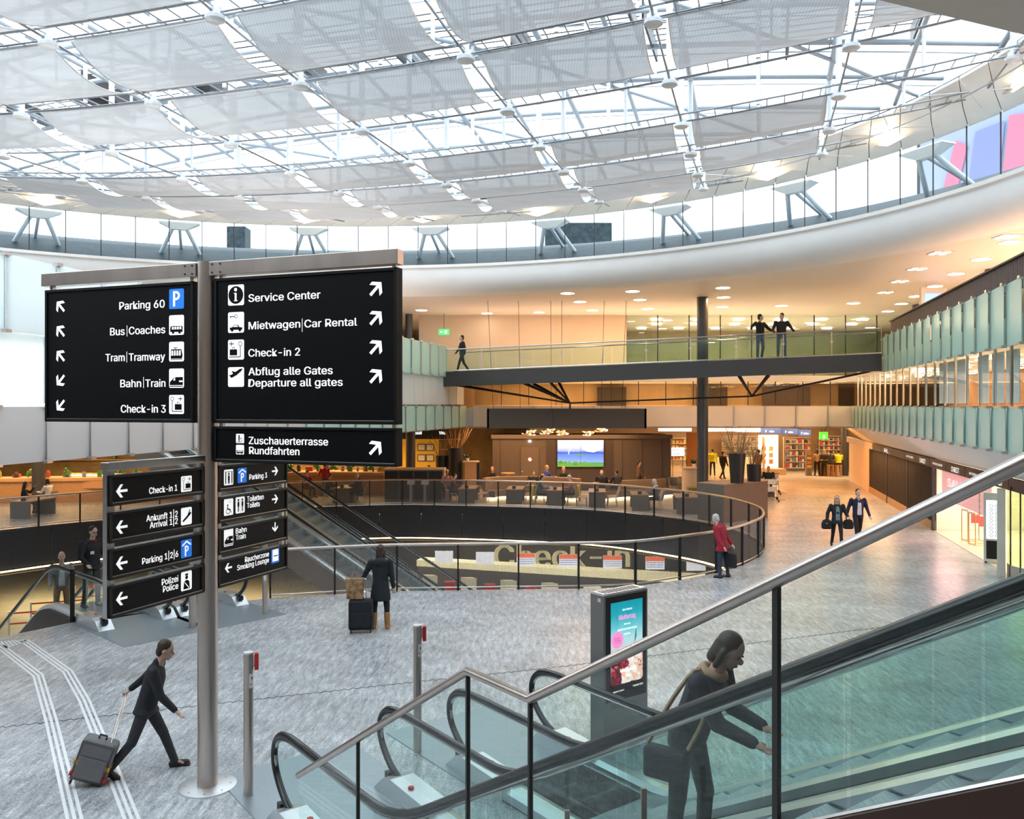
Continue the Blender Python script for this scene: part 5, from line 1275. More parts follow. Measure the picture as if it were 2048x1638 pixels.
g = G(); g.lathe(c, [(0, 1.02), (.38, 1.02), (.38, 1.06), (0, 1.06)], 24); g.build('tabletop', M['wood_warm'], rt_); g = G(); g.cyl(c, c + UP * 1.02, .06, n=12); g.build('stem', M['wood_warm'], rt_); g = G(); g.lathe(c, [(0, 0), (.26, 0), (.26, .03), (0, .03)], 20); g.build('foot', M['wood_warm'], rt_)
# grey service counter and long bar
gc = thing('service_counter', 'tall grey cafe counter block with pale wooden top beside the round column', 'counter', (-4.8, 42.1, 0))
g = G(); g.box((-4.8, 42.2, .77), (2.86, 1.2, 1.54)); g.build('body', M['counter_grey'], gc); g = G(); g.box((-4.8, 42.2, 1.56), (2.96, 1.3, .05)); g.build('worktop', M['wood_pale'], gc); g = G(); g.box((-3.34, 42.2, .77), (.06, 1.22, 1.54)); g.build('end_panel', M['wood_pale'], gc)
for k in range(4): g = G(); g.box((-5.9 + .72 * k, 41.585, .8), (.66, .03, 1.36)); g.build('door', M['sign_grey_frame'], gc)
for i, x in enumerate((822, 850)):
    p = V(((x - CX) / F * 41.0, 41.0, 0)); o = thing('waste_station', 'slim pale %s standing in front of the grey service counter' % ('hygiene post with red flower' if i == 0 else 'hygiene post, the one farther along'), 'post', p)
    g = G(); g.box(p + UP * .45, (.14, .14, .9)); g.build('stem', M['steel'], o); g = G(); g.box(p + UP * .98, (.34, .24, .18)); g.build('head', M['white_metal'], o)
bar = thing('bar_counter', 'long curved orange lit wooden bar counter of the restaurant', 'counter', (-16, 43, 0))
BP = catmull([V(p) for p in ((-30, 41.5, 0), (-25.5, 41.2, 0), (-19.5, 42.2, 0), (-13.5, 44.6, 0), (-9.5, 45.4, 0), (-6.6, 45.0, 0))], 8)
g = G(); g.sweep(BP, [(-.05, 0), (.6, 0), (.6, 1.05), (-.05, 1.05)]); g.build('front', M['wood_warm'], bar); g = G(); g.sweep(BP, [(-.65, 1.05), (.7, 1.05), (.7, 1.2), (-.65, 1.2)]); g.build('worktop', mat('bar_top', (.62, .36, .2), .4), bar)
g = G(); g.box((-20.5, 41.5, .86), (3.2, .5, .36)); g.build('shelf_front', mat('bar_front', (.55, .30, .16), .4), bar)
g = G(); g.box((-15, 50.5, 1.8), (32, .2, 3.6)); structure(g.build('restaurant_wall', mat('rest_wall', (.26, .17, .06), .6, var=.4, scale=.8)), 'olive brown back wall of the restaurant')
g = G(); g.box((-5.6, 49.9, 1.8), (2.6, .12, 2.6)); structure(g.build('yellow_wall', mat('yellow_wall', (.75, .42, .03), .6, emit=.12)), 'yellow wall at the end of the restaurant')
for i in range(4):
    c = V((-5.3 + .5 * (i % 2), 49.8, 2.25 - .62 * (i // 2))); o = thing('wall_picture', 'black framed picture on the yellow wall, %s' % ['upper one by the column', 'upper one by the planters', 'lower one by the column', 'lower one by the planters'][i], 'picture', c)
    g = G(); g.box(c, (.46, .04, .4)); g.build('frame', M['black'], o); g = G(); g.box(c - V((0, .025, 0)), (.38, .01, .32)); g.build('print', M['sticker'], o)
g = G(); g.plate([(-40, 34, 3.58), (LX(34) - .4, 34, 3.58), (LX(42.5) - .4, 42.5, 3.58), (-40, 42.5, 3.58)], UP * .08); structure(g.build('ground_ceiling', M['ground_ceil']), 'ceiling above the bar on the left')
for x, y, p_ in ((-24, 43.5, 380), (-17, 45.5, 380), (-10, 47, 380)): lamp('bar_light', 'AREA', (x, y, 3.5), p_, (1, .6, .26), 5, 2)
lamp('bar_light', 'AREA', (-22, 38.8, 3.5), 260, (1, .6, .26), 7, 2)
vs_ = thing('shop_sign', 'black fascia sign reading Antipasti and Vino above the yellow wall', 'sign', (-6.2, 48.4, 3.0)); g = G(); g.box((-5.7, 48.4, 3.1), (4.4, .1, .62)); g.build('panel', M['black'], vs_)
g = G(); g.cyl((-7.5, 48.4, 3.41), (-7.5, 48.4, 3.575), .02, n=6); g.cyl((-3.9, 48.4, 3.41), (-3.9, 48.4, 3.575), .02, n=6); g.build('hanger', M['mesh_post'], vs_)
fs = Face((-7.9, 48.34, 2.8), (1, 0, 0), UP, .006); g = G(); fs.text(g, 'Antipasti', 2.0, .26, .34, 'L', .8); fs.text(g, 'Vino', 3.75, .26, .34, 'L', .8); g.build('lettering', M['sign_white'], vs_, fix=False)
# things on the bar
random.seed(21)
kinds = [('bottle', 'bottle'), ('jar', 'jar'), ('box', 'box'), ('pot_plant', 'plant')]
cols = [mat('itm%d' % i, c, .4) for i, c in enumerate(((.6, .5, .25), (.5, .1, .05), (.75, .7, .6), (.08, .25, .06), (.05, .05, .06), (.7, .45, .1), (.2, .3, .5), (.35, .4, .1)))]
for k in range(64):
    t = .06 + .92 * k / 64; p = BP[min(len(BP) - 1, int(t * len(BP)))] + V((random.uniform(-.03, .03), random.uniform(-.15, .15), 1.2)); h = random.uniform(.16, .5); g = G()
    if k % 4 == 0: g.lathe(p, [(.0, 0), (.06, 0), (.06, h * .6), (.025, h * .8), (.025, h), (0, h)], 8)
    elif k % 4 == 1: g.lathe(p, [(0, 0), (.09, 0), (.11, h * .5), (.08, h * .8), (0, h * .8)], 10)
    elif k % 4 == 2: g.box(p + UP * h / 2, (random.uniform(.15, .4), .2, h))
    else:
        for q in range(7): g.sphere(p + V((random.uniform(-.15, .15), random.uniform(-.1, .1), .12 + random.uniform(0, .25))), random.uniform(.07, .14), 6, 5)
    tag(g.build(['bar_bottle', 'storage_jar', 'food_box', 'herb_plant'][k % 4], cols[3] if k % 4 == 3 else cols[(k * 5 + k // 4) % 8]), ['bottle standing on the long restaurant bar', 'round jar standing on the long restaurant bar', 'small box standing on the long restaurant bar', 'leafy green plant standing on the long restaurant bar'][k % 4], ['bottle', 'jar', 'box', 'plant'][k % 4], ['bottles on the bar', 'jars on the bar', 'boxes on the bar', 'plants on the bar'][k % 4])
fdsp = thing('food_display', 'glass food display case with lit shelf on the bar behind the sign', 'display case', (-20.6, 42.0, 1.2)); g = G(); g.box((-20.6, 42.1, 1.5), (3, .5, .5)); g.build('glass_case', M['glass_clear'], fdsp); g = G(); g.box((-20.6, 42.1, 1.3), (2.8, .35, .1)); g.build('food', mat('food', (.55, .42, .12), .6, var=.6, scale=9), fdsp); g = G(); g.box((-20.6, 41.86, 1.26), (3, .03, .05)); g.build('light_strip', M['led_warm'], fdsp)
sh_ = thing('back_shelf', 'lit wall shelf with dishes behind the restaurant bar', 'shelf', (-16, 50.2, 1.2))
for z in (1.5, 2.1, 2.7): g = G(); g.box((-16, 50.2, z), (26, .4, .05)); g.build('board', M['wood_pale'], sh_)
for k in range(48):
    x = -28 + 1.5 * (k // 3) + .3 * random.random(); z = (1.53, 2.13, 2.73)[k % 3]; h = random.uniform(.12, .42); g = G(); g.lathe((x, 50.15, z), [(0, 0), (.1, 0), (random.uniform(.06, .2), h * .6), (.05, h), (0, h)], 8)
    tag(g.build('shelf_bottle', cols[(k * 3) % 8]), 'vessel standing on the lit shelf behind the restaurant bar', 'bottle', 'vessels on the back shelf')
# ------------------------------------------------------------------ planters with twigs
def planter(p, h, r0, r1, n, L_, lab, base=0.0, sq_=False):
    o = thing('twig_planter', lab, 'planter', p); g = G(); g.lathe(p, [(0, 0), (r0, 0), (r1, h), (r1 - .05, h), (r1 - .05, h - .1), (0, h - .1)], 28 if not sq_ else 4); g.build('pot', M['planter'], o, 40)
    g = G()
    for k in range(n):
        a = random.uniform(0, 6.28); t = random.uniform(.1, .75); l = L_ * random.uniform(.55, 1); s = p + V((math.cos(a) * r1 * .5, math.sin(a) * r1 * .5, h - .1)); d = V((math.cos(a) * t, math.sin(a) * t, 1)).normalized()
        m_ = s + d * l * .55 + V((random.uniform(-.06, .06), 0, random.uniform(-.05, .05))); e = s + d * l
        g.tube([s, m_, e], .018, 5, r2=.008)
        if k % 3 == 0: g.tube([m_, m_ + (d + V((random.uniform(-.6, .6), random.uniform(-.6, .6), .2))).normalized() * l * .3], .009, 5)
    tw = g.build('twigs', M['twig'], o, fix=False); tw['kind'] = 'stuff'
random.seed(8)
planter(V(((911 - CX) / F * 44.6, 44.6, 0)), 2.48, .36, .40, 26, 1.7, 'tall black round planter with bare twigs left of the supermarket entrance')
planter(V(((884 - CX) / F * 44.9, 44.9, 0)), 2.05, .28, .34, 18, 1.5, 'shorter black planter with bare twigs beside the taller one, nearer the yellow wall')
TB = V((8.45, 33.9, 0)); te, tn = V((2.27, 1.77, 0)), V((-.8, 1.03, 0)); tz = 1.55
g = thing('planter_wall', 'terracotta brown box wall at the tip of the oval rail, carrying two planters', 'low wall', TB + te / 2); b_ = G(); b_.obb(TB, te, tn, UP * (tz - .04)); b_.build('body', M['terracotta_box'], g); b_ = G(); b_.obb(TB - te * .01 - tn * .01 + UP * (tz - .04), te * 1.02, tn * 1.02, UP * .04); b_.build('top', mat('terra_top', (.38, .24, .16), .5), g); b_ = G(); b_.obb(TB + te * 1.002, te.normalized() * .02, tn, UP * tz); b_.build('edge_trim', M['steel_warm'], g)
b_ = G(); b_.obb(TB - te.normalized() * .03, te.normalized() * .03, tn, UP * 1.5); b_.build('end_panel', M['counter_grey'], g)
p1_, p2_ = px(1474, 965, 34.6), px(1508, 962, 35.4); p1_.z = p2_.z = tz
planter(p1_, 1.2, .26, .35, 26, 1.35, 'black tapered planter with wide spread of bare twigs on the box wall')
planter(p2_, .70, .27, .30, 16, 1.1, 'low black planter with a leaning bare twig on the end of the box wall')
wc = thing('waiter_station', 'pale wooden waiter cabinet with plant beside the supermarket', 'cabinet', V(((942 - CX) / F * 44.2, 44.2, 0))); c = V(((942 - CX) / F * 44.2, 44.2, 0)); g = G(); g.box(c + UP * .88, (.62, .5, 1.76)); g.build('body', M['wood_warm'], wc); g = G(); g.box(c + UP * 1.78, (.84, .6, .06)); g.build('worktop', M['wood_pale'], wc); g = G(); g.box(c + V((.37, 0, .85)), (.14, .5, 1.7)); g.build('side_shelf', M['black'], wc)
wc = thing('waiter_station', 'rounded pale wooden waiter cabinet behind the tall grey column', 'cabinet', V(((1384 - CX) / F * 42, 42, 0))); c = V(((1381 - CX) / F * 42, 42, 0)); g = G(); g.lathe(c, [(0, 0), (.42, 0), (.42, 1.6), (0, 1.6)], 24); g.build('body', M['wood_pale'], wc, 40); g = G(); g.lathe(c, [(0, 1.6), (.5, 1.6), (.5, 1.65), (0, 1.65)], 24); g.build('worktop', M['wood_pale'], wc)
for i, (c, n) in enumerate(((V(((935 - CX) / F * 44.2, 44.2, 1.81)), 'green leafy plant on the cabinet beside the supermarket'), (V(((1388 - CX) / F * 42, 42, 1.65)), 'green leafy plant on the rounded cabinet behind the column'))):
    o = thing('pot_plant', n, 'plant', c); g = G(); g.lathe(c, [(0, 0), (.07, 0), (.1, .16), (0, .16)], 14); g.build('pot', M['sticker'], o); g = G()
    for k in range(26): a = random.uniform(0, 6.28); d = V((math.cos(a), math.sin(a), random.uniform(.3, 1.6))).normalized(); s = c + UP * .15; e = s + d * random.uniform(.2, .42); w_ = d.cross(UP).normalized() * .05; g.add([s, (s + e) / 2 + w_, e, (s + e) / 2 - w_], [(0, 1, 2, 3)])
    g.build('leaves', M['leaf'], o, fix=False)['kind'] = 'stuff'
# luggage trolley
def trolley(p, rz, lab):
    o = thing('luggage_trolley', lab, 'luggage trolley', p, rz); R = Matrix.Translation(p) @ Matrix.Rotation(rz, 4, 'Z'); T = lambda *q: R @ V(q)
    g = G()
    for s in (-.3, .3): g.tube([T(s, -.5, .1), T(s, .35, .14), T(s, .42, 1.05)], .018, 8)
    g.tube([T(-.3, -.5, .1), T(.3, -.5, .1)], .018, 8); g.tube([T(-.3, .35, .14), T(.3, .35, .14)], .018, 8); g.build('frame', M['steel'], o, 40)
    g = G(); g.tube([T(-.34, .44, 1.05), T(.34, .44, 1.05)], .022, 8); g.build('handle', M['rubber'], o)
    for z, hw in ((.92, .3), (.55, .3)): g = G(); g.plate([T(hw * a, .36, z + b_) for a, b_ in ((-1, .12), (1, .12), (1, -.04), (.8, -.13), (-.8, -.13), (-1, -.04))], R.to_3x3() @ V((0, .02, 0))); g.build('advert_board', M['sticker'], o)
    for s in (-.28, .28): g = G(); g.cyl(T(s - .02, .3, .09), T(s + .02, .3, .09), .09, n=14); g.build('wheel', M['rubber'], o)
    g = G(); g.cyl(T(-.02, -.45, .07), T(.02, -.45, .07), .07, n=14); g.build('wheel', M['rubber'], o)
trolley(fl(1549, 1002), .15, 'steel luggage trolley with white boards beside the terracotta wall, the one in front')
trolley(fl(1553, 988), .15, 'steel luggage trolley with white boards beside the terracotta wall, the one behind')
# bags and small armchairs by the column
b_ = V(((1360 - CX) / F * 46, 46, 0)); o = thing('luggage', 'dark travel bags standing in front of the Steiner shop', 'bag', b_); g = G(); g.sphere(b_ + UP * .42, (.26, .2, .44), 12, 10); g.build('bag_body', M['black'], o); g = G(); g.sphere(b_ + V((.2, .1, .3)), (.2, .18, .3), 12, 8); g.build('side_bag', M['planter'], o)
for i, (x, y, Y, n) in enumerate(((1352, 975, 45.2, 'dark round armchair beside the plain brown panels'), (1428, 962, 43.2, 'brown round armchair just beyond the tall column'), (1450, 968, 42.6, 'olive round armchair behind the box wall'))):
    c = V(((x - CX) / F * Y, Y, 0)); o = thing('armchair', n, 'armchair', c); g = G(); g.lathe(c, [(0, .08), (.34, .08), (.38, .45), (0, .45)], 20); g.build('seat', M['olive'] if i == 2 else M['counter_grey'], o, 40); g = G(); g.loft([[c + V((r_ * math.cos(a), r_ * math.sin(a), z)) for r_, z in ((.36, .4), (.44, .85), (.38, .85), (.30, .4))] for a in [math.pi * (-.1 + 1.2 * k / 12) for k in range(13)]]); g.build('backrest', M['olive'] if i == 2 else M['counter_grey'], o, 40); g = G(); g.cyl(c, c + UP * .1, .25, n=14); g.build('base', M['black'], o)
g = G(); g.box((9.15, 41.2, .38), (1.3, .5, .76)); tag(g.build('low_screen', M['olive'], bevel=.04), 'low olive green upholstered screen beside the tall grey column', 'screen')
# ------------------------------------------------------------------ shops at the far end
YS = 58.0
g = G(); g.box((2, 62.6, 1.8), (84, .2, 3.6)); structure(g.build('wall_far', mat('shop_back', (.72, .56, .38), .6, var=.12, scale=.7)), 'warm back wall of the far shops')
def sx(x, Y=YS): return (x - CX) / F * Y
def signbox(x0, x1, y0, y1, Y, m, texts, lab, cat='sign', name='shop_sign'):
    a, b_ = px(x0, y1, Y), px(x1, y0, Y); o = thing(name, lab, cat, (a + b_) / 2)
    g = G(); g.obb(a, V((b_.x - a.x, 0, 0)), V((0, .16, 0)), UP * (b_.z - a.z)); g.build('panel', m, o)
    g = G()
    for xx in (a.x + .15, b_.x - .15): g.cyl((xx, Y + .08, b_.z), (xx, Y + .08, 3.575), .015, n=6)
    g.build('hanger', M['mesh_post'], o)
    f = Face(a, (1, 0, 0), UP, .01); W = b_.x - a.x; H = b_.z - a.z
    for t, fx_, fy, fh, mm, sq in texts: g = G(); f.text(g, t, W * fx_, H * fy, H * fh, 'L', sq); g.build('lettering', mm, o, fix=False)
    return o
lw = mat('sign_lit_white', (.95, .93, .88), .5, emit=1.0); lb_ = mat('sign_lit_blue', lin('33508f'), .5, emit=.5); orange = mat('letter_orange', (.80, .16, .02), .5); dk = mat('letter_dark', (.05, .045, .05), .5)
signbox(933, 962.5, 858, 867.5, 56, lw, [('GROS', .12, .16, .95, orange, .8)], 'lit white supermarket sign reading GROS over the far entrance')
signbox(963.5, 985.5, 858, 867.5, 56, lw, [('MIG', .45, .16, .95, orange, .8)], 'lit white supermarket sign reading MIG over the far entrance')
signbox(1317, 1369, 855, 862.5, YS, lw, [('STEINER', .06, .22, .8, dk, 1.3)], 'lit white STEINER sign behind the canopy corner')
signbox(1370, 1383, 855, 862.5, YS, lw, [], 'short blank lit white sign left of the tall column')
signbox(1417, 1423, 854, 863, YS, lw, [], 'narrow lit white sign end right of the tall column')
signbox(1423.8, 1474, 854, 863, YS, lw, [('STEINER', .07, .22, .72, dk, 1.35)], 'lit white STEINER sign above the bakery counter')
signbox(1475, 1521, 856, 864, YS, lw, [], 'long blank lit white sign beside the STEINER bakery sign')
mu_ = M['sign_white']
for i, (x0, x1, y0, y1) in enumerate(((1522, 1562, 856, 867), (1563, 1595.5, 857.5, 868.5), (1596.5, 1622, 859.5, 871.5))):
    signbox(x0, x1, y0, y1, YS + .3 * i, lb_, [('P', .22, .2, .85, mu_, .7), ('Müller', .42, .22, .6, mu_, .72)], 'blue lit shop sign with white script, %s of three' % ['first from the bakery', 'middle one', 'last next to the slanted soffit'][i])
signbox(1640, 1656, 864, 879, 54, M['lime_sign'], [('K', .4, .2, .8, mu_, .9)], 'bright green square lit sign hanging before the newsagent')
# bakery and shop interiors
def shelf_unit(x0, x1, Y, z0, z1, rows, lab, seed, n, palette, depth=.4, glow=None):
    random.seed(seed); X0, X1 = sx(x0, Y), sx(x1, Y); o = thing('display_shelf', 'white display shelving, ' + lab, 'shelf', ((X0 + X1) / 2, Y, 0))
    g = G(); g.box(((X0 + X1) / 2, Y + depth / 2 + .03, z1 / 2), (X1 - X0, .05, z1)); g.build('back_panel', M['shop_white'], o)
    for r_ in range(rows + 1): z = z0 + (z1 - z0) * r_ / rows; g = G(); g.box(((X0 + X1) / 2, Y, z), (X1 - X0, depth, .04)); g.build('board', M['shop_white'], o)
    for k in range(n):
        per = -(-n // rows); r_ = k // per; x = X0 + (X1 - X0) * ((k % per) + .5) / per; pw = (X1 - X0) / per * .86; h = (z1 - z0) / rows * random.uniform(.35, .8); w_ = pw * random.uniform(.6, 1); z = z0 + (z1 - z0) * r_ / rows + .02
        g = G()
        if seed % 2: g.box((x, Y, z + h / 2), (w_, .2, h))
        else: g.sphere((x, Y, z + h * .4), (w_ / 2, .16, h * .4), 8, 6)
        tag(g.build('shop_goods', palette[k % len(palette)]), 'small goods lying on ' + lab, 'goods', 'goods on ' + lab)
    return o
bread = [mat('br%d' % i, c, .6) for i, c in enumerate(((.62, .36, .12), (.45, .22, .06), (.72, .55, .25), (.6, .6, .15)))]
mixc = [mat('mx%d' % i, c, .5) for i, c in enumerate(((.7, .08, .1), (.85, .8, .75), (.1, .1, .12), (.75, .5, .2), (.2, .35, .6), (.85, .82, .78)))]
prod = [mat('pr%d' % i, c, .6) for i, c in enumerate(((.75, .62, .3), (.15, .35, .05), (.7, .2, .05), (.85, .8, .65), (.45, .5, .08), (.6, .35, .15)))]
shelf_unit(940, 985, 59.5, .5, 2.45, 6, 'the supermarket produce wall', 2, 70, prod)
shelf_unit(1445, 1524, 61, 1.1, 2.5, 4, 'the bakery back wall', 4, 44, bread)
shelf_unit(1572, 1620, 61.5, .2, 2.4, 5, 'the gift shop wall', 5, 40, mixc)
shelf_unit(1640, 1688, 61, .9, 2.5, 5, 'the newsagent wall', 7, 50, mixc)
bc = thing('bakery_counter', 'pale bakery counter with glass top under the STEINER sign', 'counter', (sx(1470, 59), 59, 0)); X0, X1 = sx(1420, 59), sx(1518, 59)
g = G(); g.box(((X0 + X1) / 2, 59, .55), (X1 - X0, .7, 1.1)); g.build('front', M['shop_white'], bc); g = G(); g.box(((X0 + X1) / 2, 59, 1.3), (X1 - X0, .5, .4)); g.build('glass_case', M['glass_clear'], bc)
sw = thing('shop_window', 'bright white lit display window with framed goods beside the bakery', 'shop window', (sx(1550), YS, 0)); X0, X1 = sx(1527), sx(1567)
g = G(); g.box(((X0 + X1) / 2, YS + 1.2, 1.5), (X1 - X0, .1, 2.3)); g.build('back_panel', mat('window_white', (.95, .92, .86), .5, emit=.9, ecol=(1, .9, .7)), sw); g = G(); g.box(((X0 + X1) / 2, YS, .2), (X1 - X0, 1.2, .4)); g.build('plinth', M['wood_pale'], sw)
for k in range(6): g = G(); g.box((X0 + .35 + .5 * (k % 2), YS + 1.1, .8 + .45 * (k // 2)), (.26, .06, .3)); g.build('display_item', bread[k % 3], sw)
g = G(); g.box((X0, YS, 1.3), (.1, .3, 2.5)); g.box((X1, YS, 1.3), (.05, .1, 2.5)); g.build('frame', M['wood_pale'], sw)
# STEINER entrance and poster
pz = thing('poster_stand', 'white poster with red lettering in front of the Steiner entrance', 'poster', (sx(1355, 54), 54, 0)); a, b_ = px(1343, 912, 54), px(1369, 895, 54)
g = G(); g.obb(a, V((b_.x - a.x, 0, 0)), V((0, .06, 0)), UP * (b_.z - a.z)); g.build('poster', lw, pz); f = Face(a, (1, 0, 0), UP, .01); g = G(); f.text(g, 'like it half', .06, .36, .17, 'L', .8); f.text(g, 'ce out', .06, .09, .25, 'L', .85); g.build('lettering', M['plain_red'], pz, fix=False)
g = G(); g.cyl((a.x + .1, 54.1, 0), (a.x + .1, 54.1, a.z + .1), .02, n=6); g.cyl((b_.x - .1, 54.1, 0), (b_.x - .1, 54.1, a.z + .1), .02, n=6); g.build('stand', M['steel'], pz)
shelf_unit(1343, 1380, 60, .9, 2.4, 4, 'the shelf behind the Steiner entrance', 9, 20, bread)
g = G(); g.box((sx(1388, 54), 54, 1.5), (.9, .3, 3.0)); tag(g.build('wall_pier', M['wood_warm']), 'brown wooden pier right behind the tall grey column', 'pier')
mr = thing('magazine_rack', 'narrow dark rack with orange cards standing before the newsagent', 'rack', (sx(1617, 56.5), 56.5, 0)); c = V((sx(1617, 57), 57, 0)); g = G(); g.box(c + UP * .8, (.34, .3, 1.6)); g.build('frame', M['counter_grey'], mr)
for k in range(4): g = G(); g.box(c + V((0, -.17, .62 + .28 * k)), (.28, .03, .2)); g.build('card_row', bread[k % 2], mr)
for i, x in enumerate((1661, 1677)):
    c = V((sx(x, 56.2), 56.2, 0)); o = thing('bar_stool', 'square wooden bar stool before the newsagent, %s' % ('under the dark jacket' if i == 0 else 'under the yellow jacket'), 'stool', c)
    g = G(); g.box(c + UP * .76, (.36, .36, .05)); g.build('seat', M['wood_warm'], o)
    for a in (-.15, .15):
        for b_ in (-.15, .15): g = G(); g.box(c + V((a, b_, .37)), (.05, .05, .74)); g.build('leg', M['wood_warm'], o)
g = G(); g.box((21.2, 56.9, 1.05), (1.3, .5, .06)); g.box((21.2, 57.0, .5), (1.2, .06, 1.0)); tag(g.build('high_table', M['wood_warm']), 'high wooden table at the newsagent with two stools', 'table')
for x, y, p_, c_ in ((-2, 58, 220, (1, .75, .45)), (12.5, 57.5, 180, (1, .52, .2)), (17, 57.5, 180, (1, .54, .22)), (20.5, 57.5, 180, (1, .54, .22)), (23, 55, 200, (1, .55, .25)), (15, 51, 210, (1, .34, .06)), (18, 46, 190, (1, .34, .06))): lamp('shop_light', 'AREA', (x, y, 3.5), p_, c_, 3, 1.2)
# ------------------------------------------------------------------ shops along the right side
def YX(x): return 7.85 / ((x - CX) / F - .25)
RD = V((.25, 1, 0)).normalized(); RN = V((-RD.y, RD.x, 0))     # towards the hall
def rpan(y0, y1, z0, z1, m, th=.08, off=0.0):
    g = G(); g.obb(V((SXX(y0), y0, z0)) + RN * (off - th), V((SXX(y1) - SXX(y0), y1 - y0, 0)), RN * th, UP * (z1 - z0)); return g
tag(rpan(YX(1738), 53.5, .18, 2.36, 0).build('wall_panel', M['cream_panel']), 'cream wall panel next to the closed shutters', 'panel')
structure(rpan(YX(1738), 53.5, 0, .18, 0).build('baseboard_right', M['shop_white']), 'pale baseboard below the cream wall panel')
mat('shutter', (.060, .044, .032), .55, .2, var=.25, scale=60, stretch=(1, 1, .05)); mat('kick', (.45, .26, .13), .45)
ysh = [YX(1738), YX(1775), YX(1816), YX(1866)]
for i in range(3):
    o = thing('roller_shutter', 'closed dark ribbed shutter, %s' % ['the one beside the cream panel', 'the middle one of three', 'the one beside the pink sale window'][i], 'shutter', (SXX(ysh[i]), (ysh[i] + ysh[i + 1]) / 2, 0))
    rpan(ysh[i + 1] + .05, ysh[i] - .05, .34, 2.38, 0).build('curtain', M['shutter'], o)
    g = G(); n = 26
    for k in range(n): y = ysh[i + 1] + .1 + (ysh[i] - ysh[i + 1] - .2) * k / n; g.obb(V((SXX(y), y, .34)), RD * .05, RN * .02, UP * 2.04)
    g.build('ribs', M['shutter'], o); rpan(ysh[i + 1], ysh[i], 0, .34, 0, .1, .02).build('kick_plate', M['kick'], o)
    g = G(); g.box((SXX(ysh[i + 1]), ysh[i + 1], 1.2), (.09, .09, 2.4)); g.build('guide_post', M['bridge_grey'], o)
bx = [1695, 1712, 1730, 1747, 1765, 1787, 1811.5, 1835, 1863, 1896, 1934, 1982, 2022, 2080]
tx = ['', '', '', '', 'RL', '', 'WATCHES & JEWELRY', 'CHRIST', 'WATCHES & JEWELRY', 'CHRIST', 'WATCHES & JEWELRY', 'CHRIST', '']
lbl = ['first blank pale panel', 'second blank pale panel', 'third blank pale panel', 'plain brown panel before the RL letters', 'brown panel with RL letters', 'plain brown panel after the RL letters', 'small lettered panel over the second shutter', 'CHRIST panel over the third shutter', 'small lettered panel over the third shutter edge', 'CHRIST panel over the pink sale window', 'small lettered panel before the steel rail crosses', 'CHRIST panel below the steel rail', 'dark purple panel at the picture edge']
sdk = mat('fascia_brown', (.055, .035, .028), .45); spale = mat('fascia_pale', (.55, .38, .22), .45, emit=.2); spur = mat('fascia_purple', (.045, .02, .05), .4)
for i in range(len(bx) - 1):
    y1, y0 = YX(bx[i]), YX(bx[i + 1]); o = thing('fascia_panel', 'shop fascia strip on the right, ' + lbl[i], 'sign', (SXX((y0 + y1) / 2), (y0 + y1) / 2, 2.38))
    rpan(y0 + .02, y1 - .02, 2.38, 2.71, 0, .12, .06).build('panel', spale if i < 3 else spur if i == 12 else sdk, o)
    if tx[i]:
        f = Face(V((SXX(y1), y1, 2.38)) + RN * .065, -RD, UP, .006); L_ = (y1 - y0) * 1.03; big = tx[i] in ('CHRIST', 'RL'); g = G(); raw = text2d(tx[i], 1, 1, .012)[0]; wr = max(v[0] for v in raw) - min(v[0] for v in raw)
        hh = .34 if big else .15; f.text(g, tx[i], L_ * (.3 if big else .2), .06 if big else .13, hh, 'L', (L_ * (.42 if big else .6)) / (wr * hh)); g.build('lettering', M['sign_white'], o, fix=False)
# open jeweller with sale window
y0, y1 = 22.0, YX(1868)
g = G(); g.plate([(SXX(y0), y0, .004), (SXX(y1), y1, .004), (SXX(y1) + 7, y1, .004), (SXX(y0) + 7, y0, .004)], UP * .01); structure(g.build('shop_floor', M['shop_floor']), 'bright pale floor of the open jeweller shop')
g = G(); g.plate([(SXX(y0) + 5, y0, 0), (SXX(y1) + 5, y1, 0), (SXX(y1) + 5.1, y1, 0), (SXX(y0) + 5.1, y0, 0)], UP * 2.74); g.plate([(SXX(y1) + .15, y1 + .1, 0), (SXX(y1) + 6, y1 + .1, 0), (SXX(y1) + 6, y1 + .2, 0), (SXX(y1) + .15, y1 + .2, 0)], UP * 2.74); structure(g.build('shop_wall', M['shop_white']), 'white walls of the open jeweller shop')
pink = mat('sale_pink', (.88, .42, .42), .5, emit=.35, ecol=(1, .5, .5))
o = thing('sale_banner', 'pink translucent sale banner in the jeweller window', 'banner', (SXX(29.6) + .3, 29.6, 1.3)); rpan(25.9, y1 - .1, 1.25, 2.36, 0, .02, -.25).build('sheet', pink, o)
f = Face(V((SXX(y1), y1, 0)) - RN * .23, -RD, UP, .006); g = G(); f.text(g, 'SALE', 1.0, 1.78, .56, 'L', 2.3, .0); g.build('lettering', M['sign_white'], o, fix=False)
gold = mat('gold_frame', (.8, .5, .2), .3, .8); redt = mat('red_tag', (.75, .12, .10), .5, emit=.15)
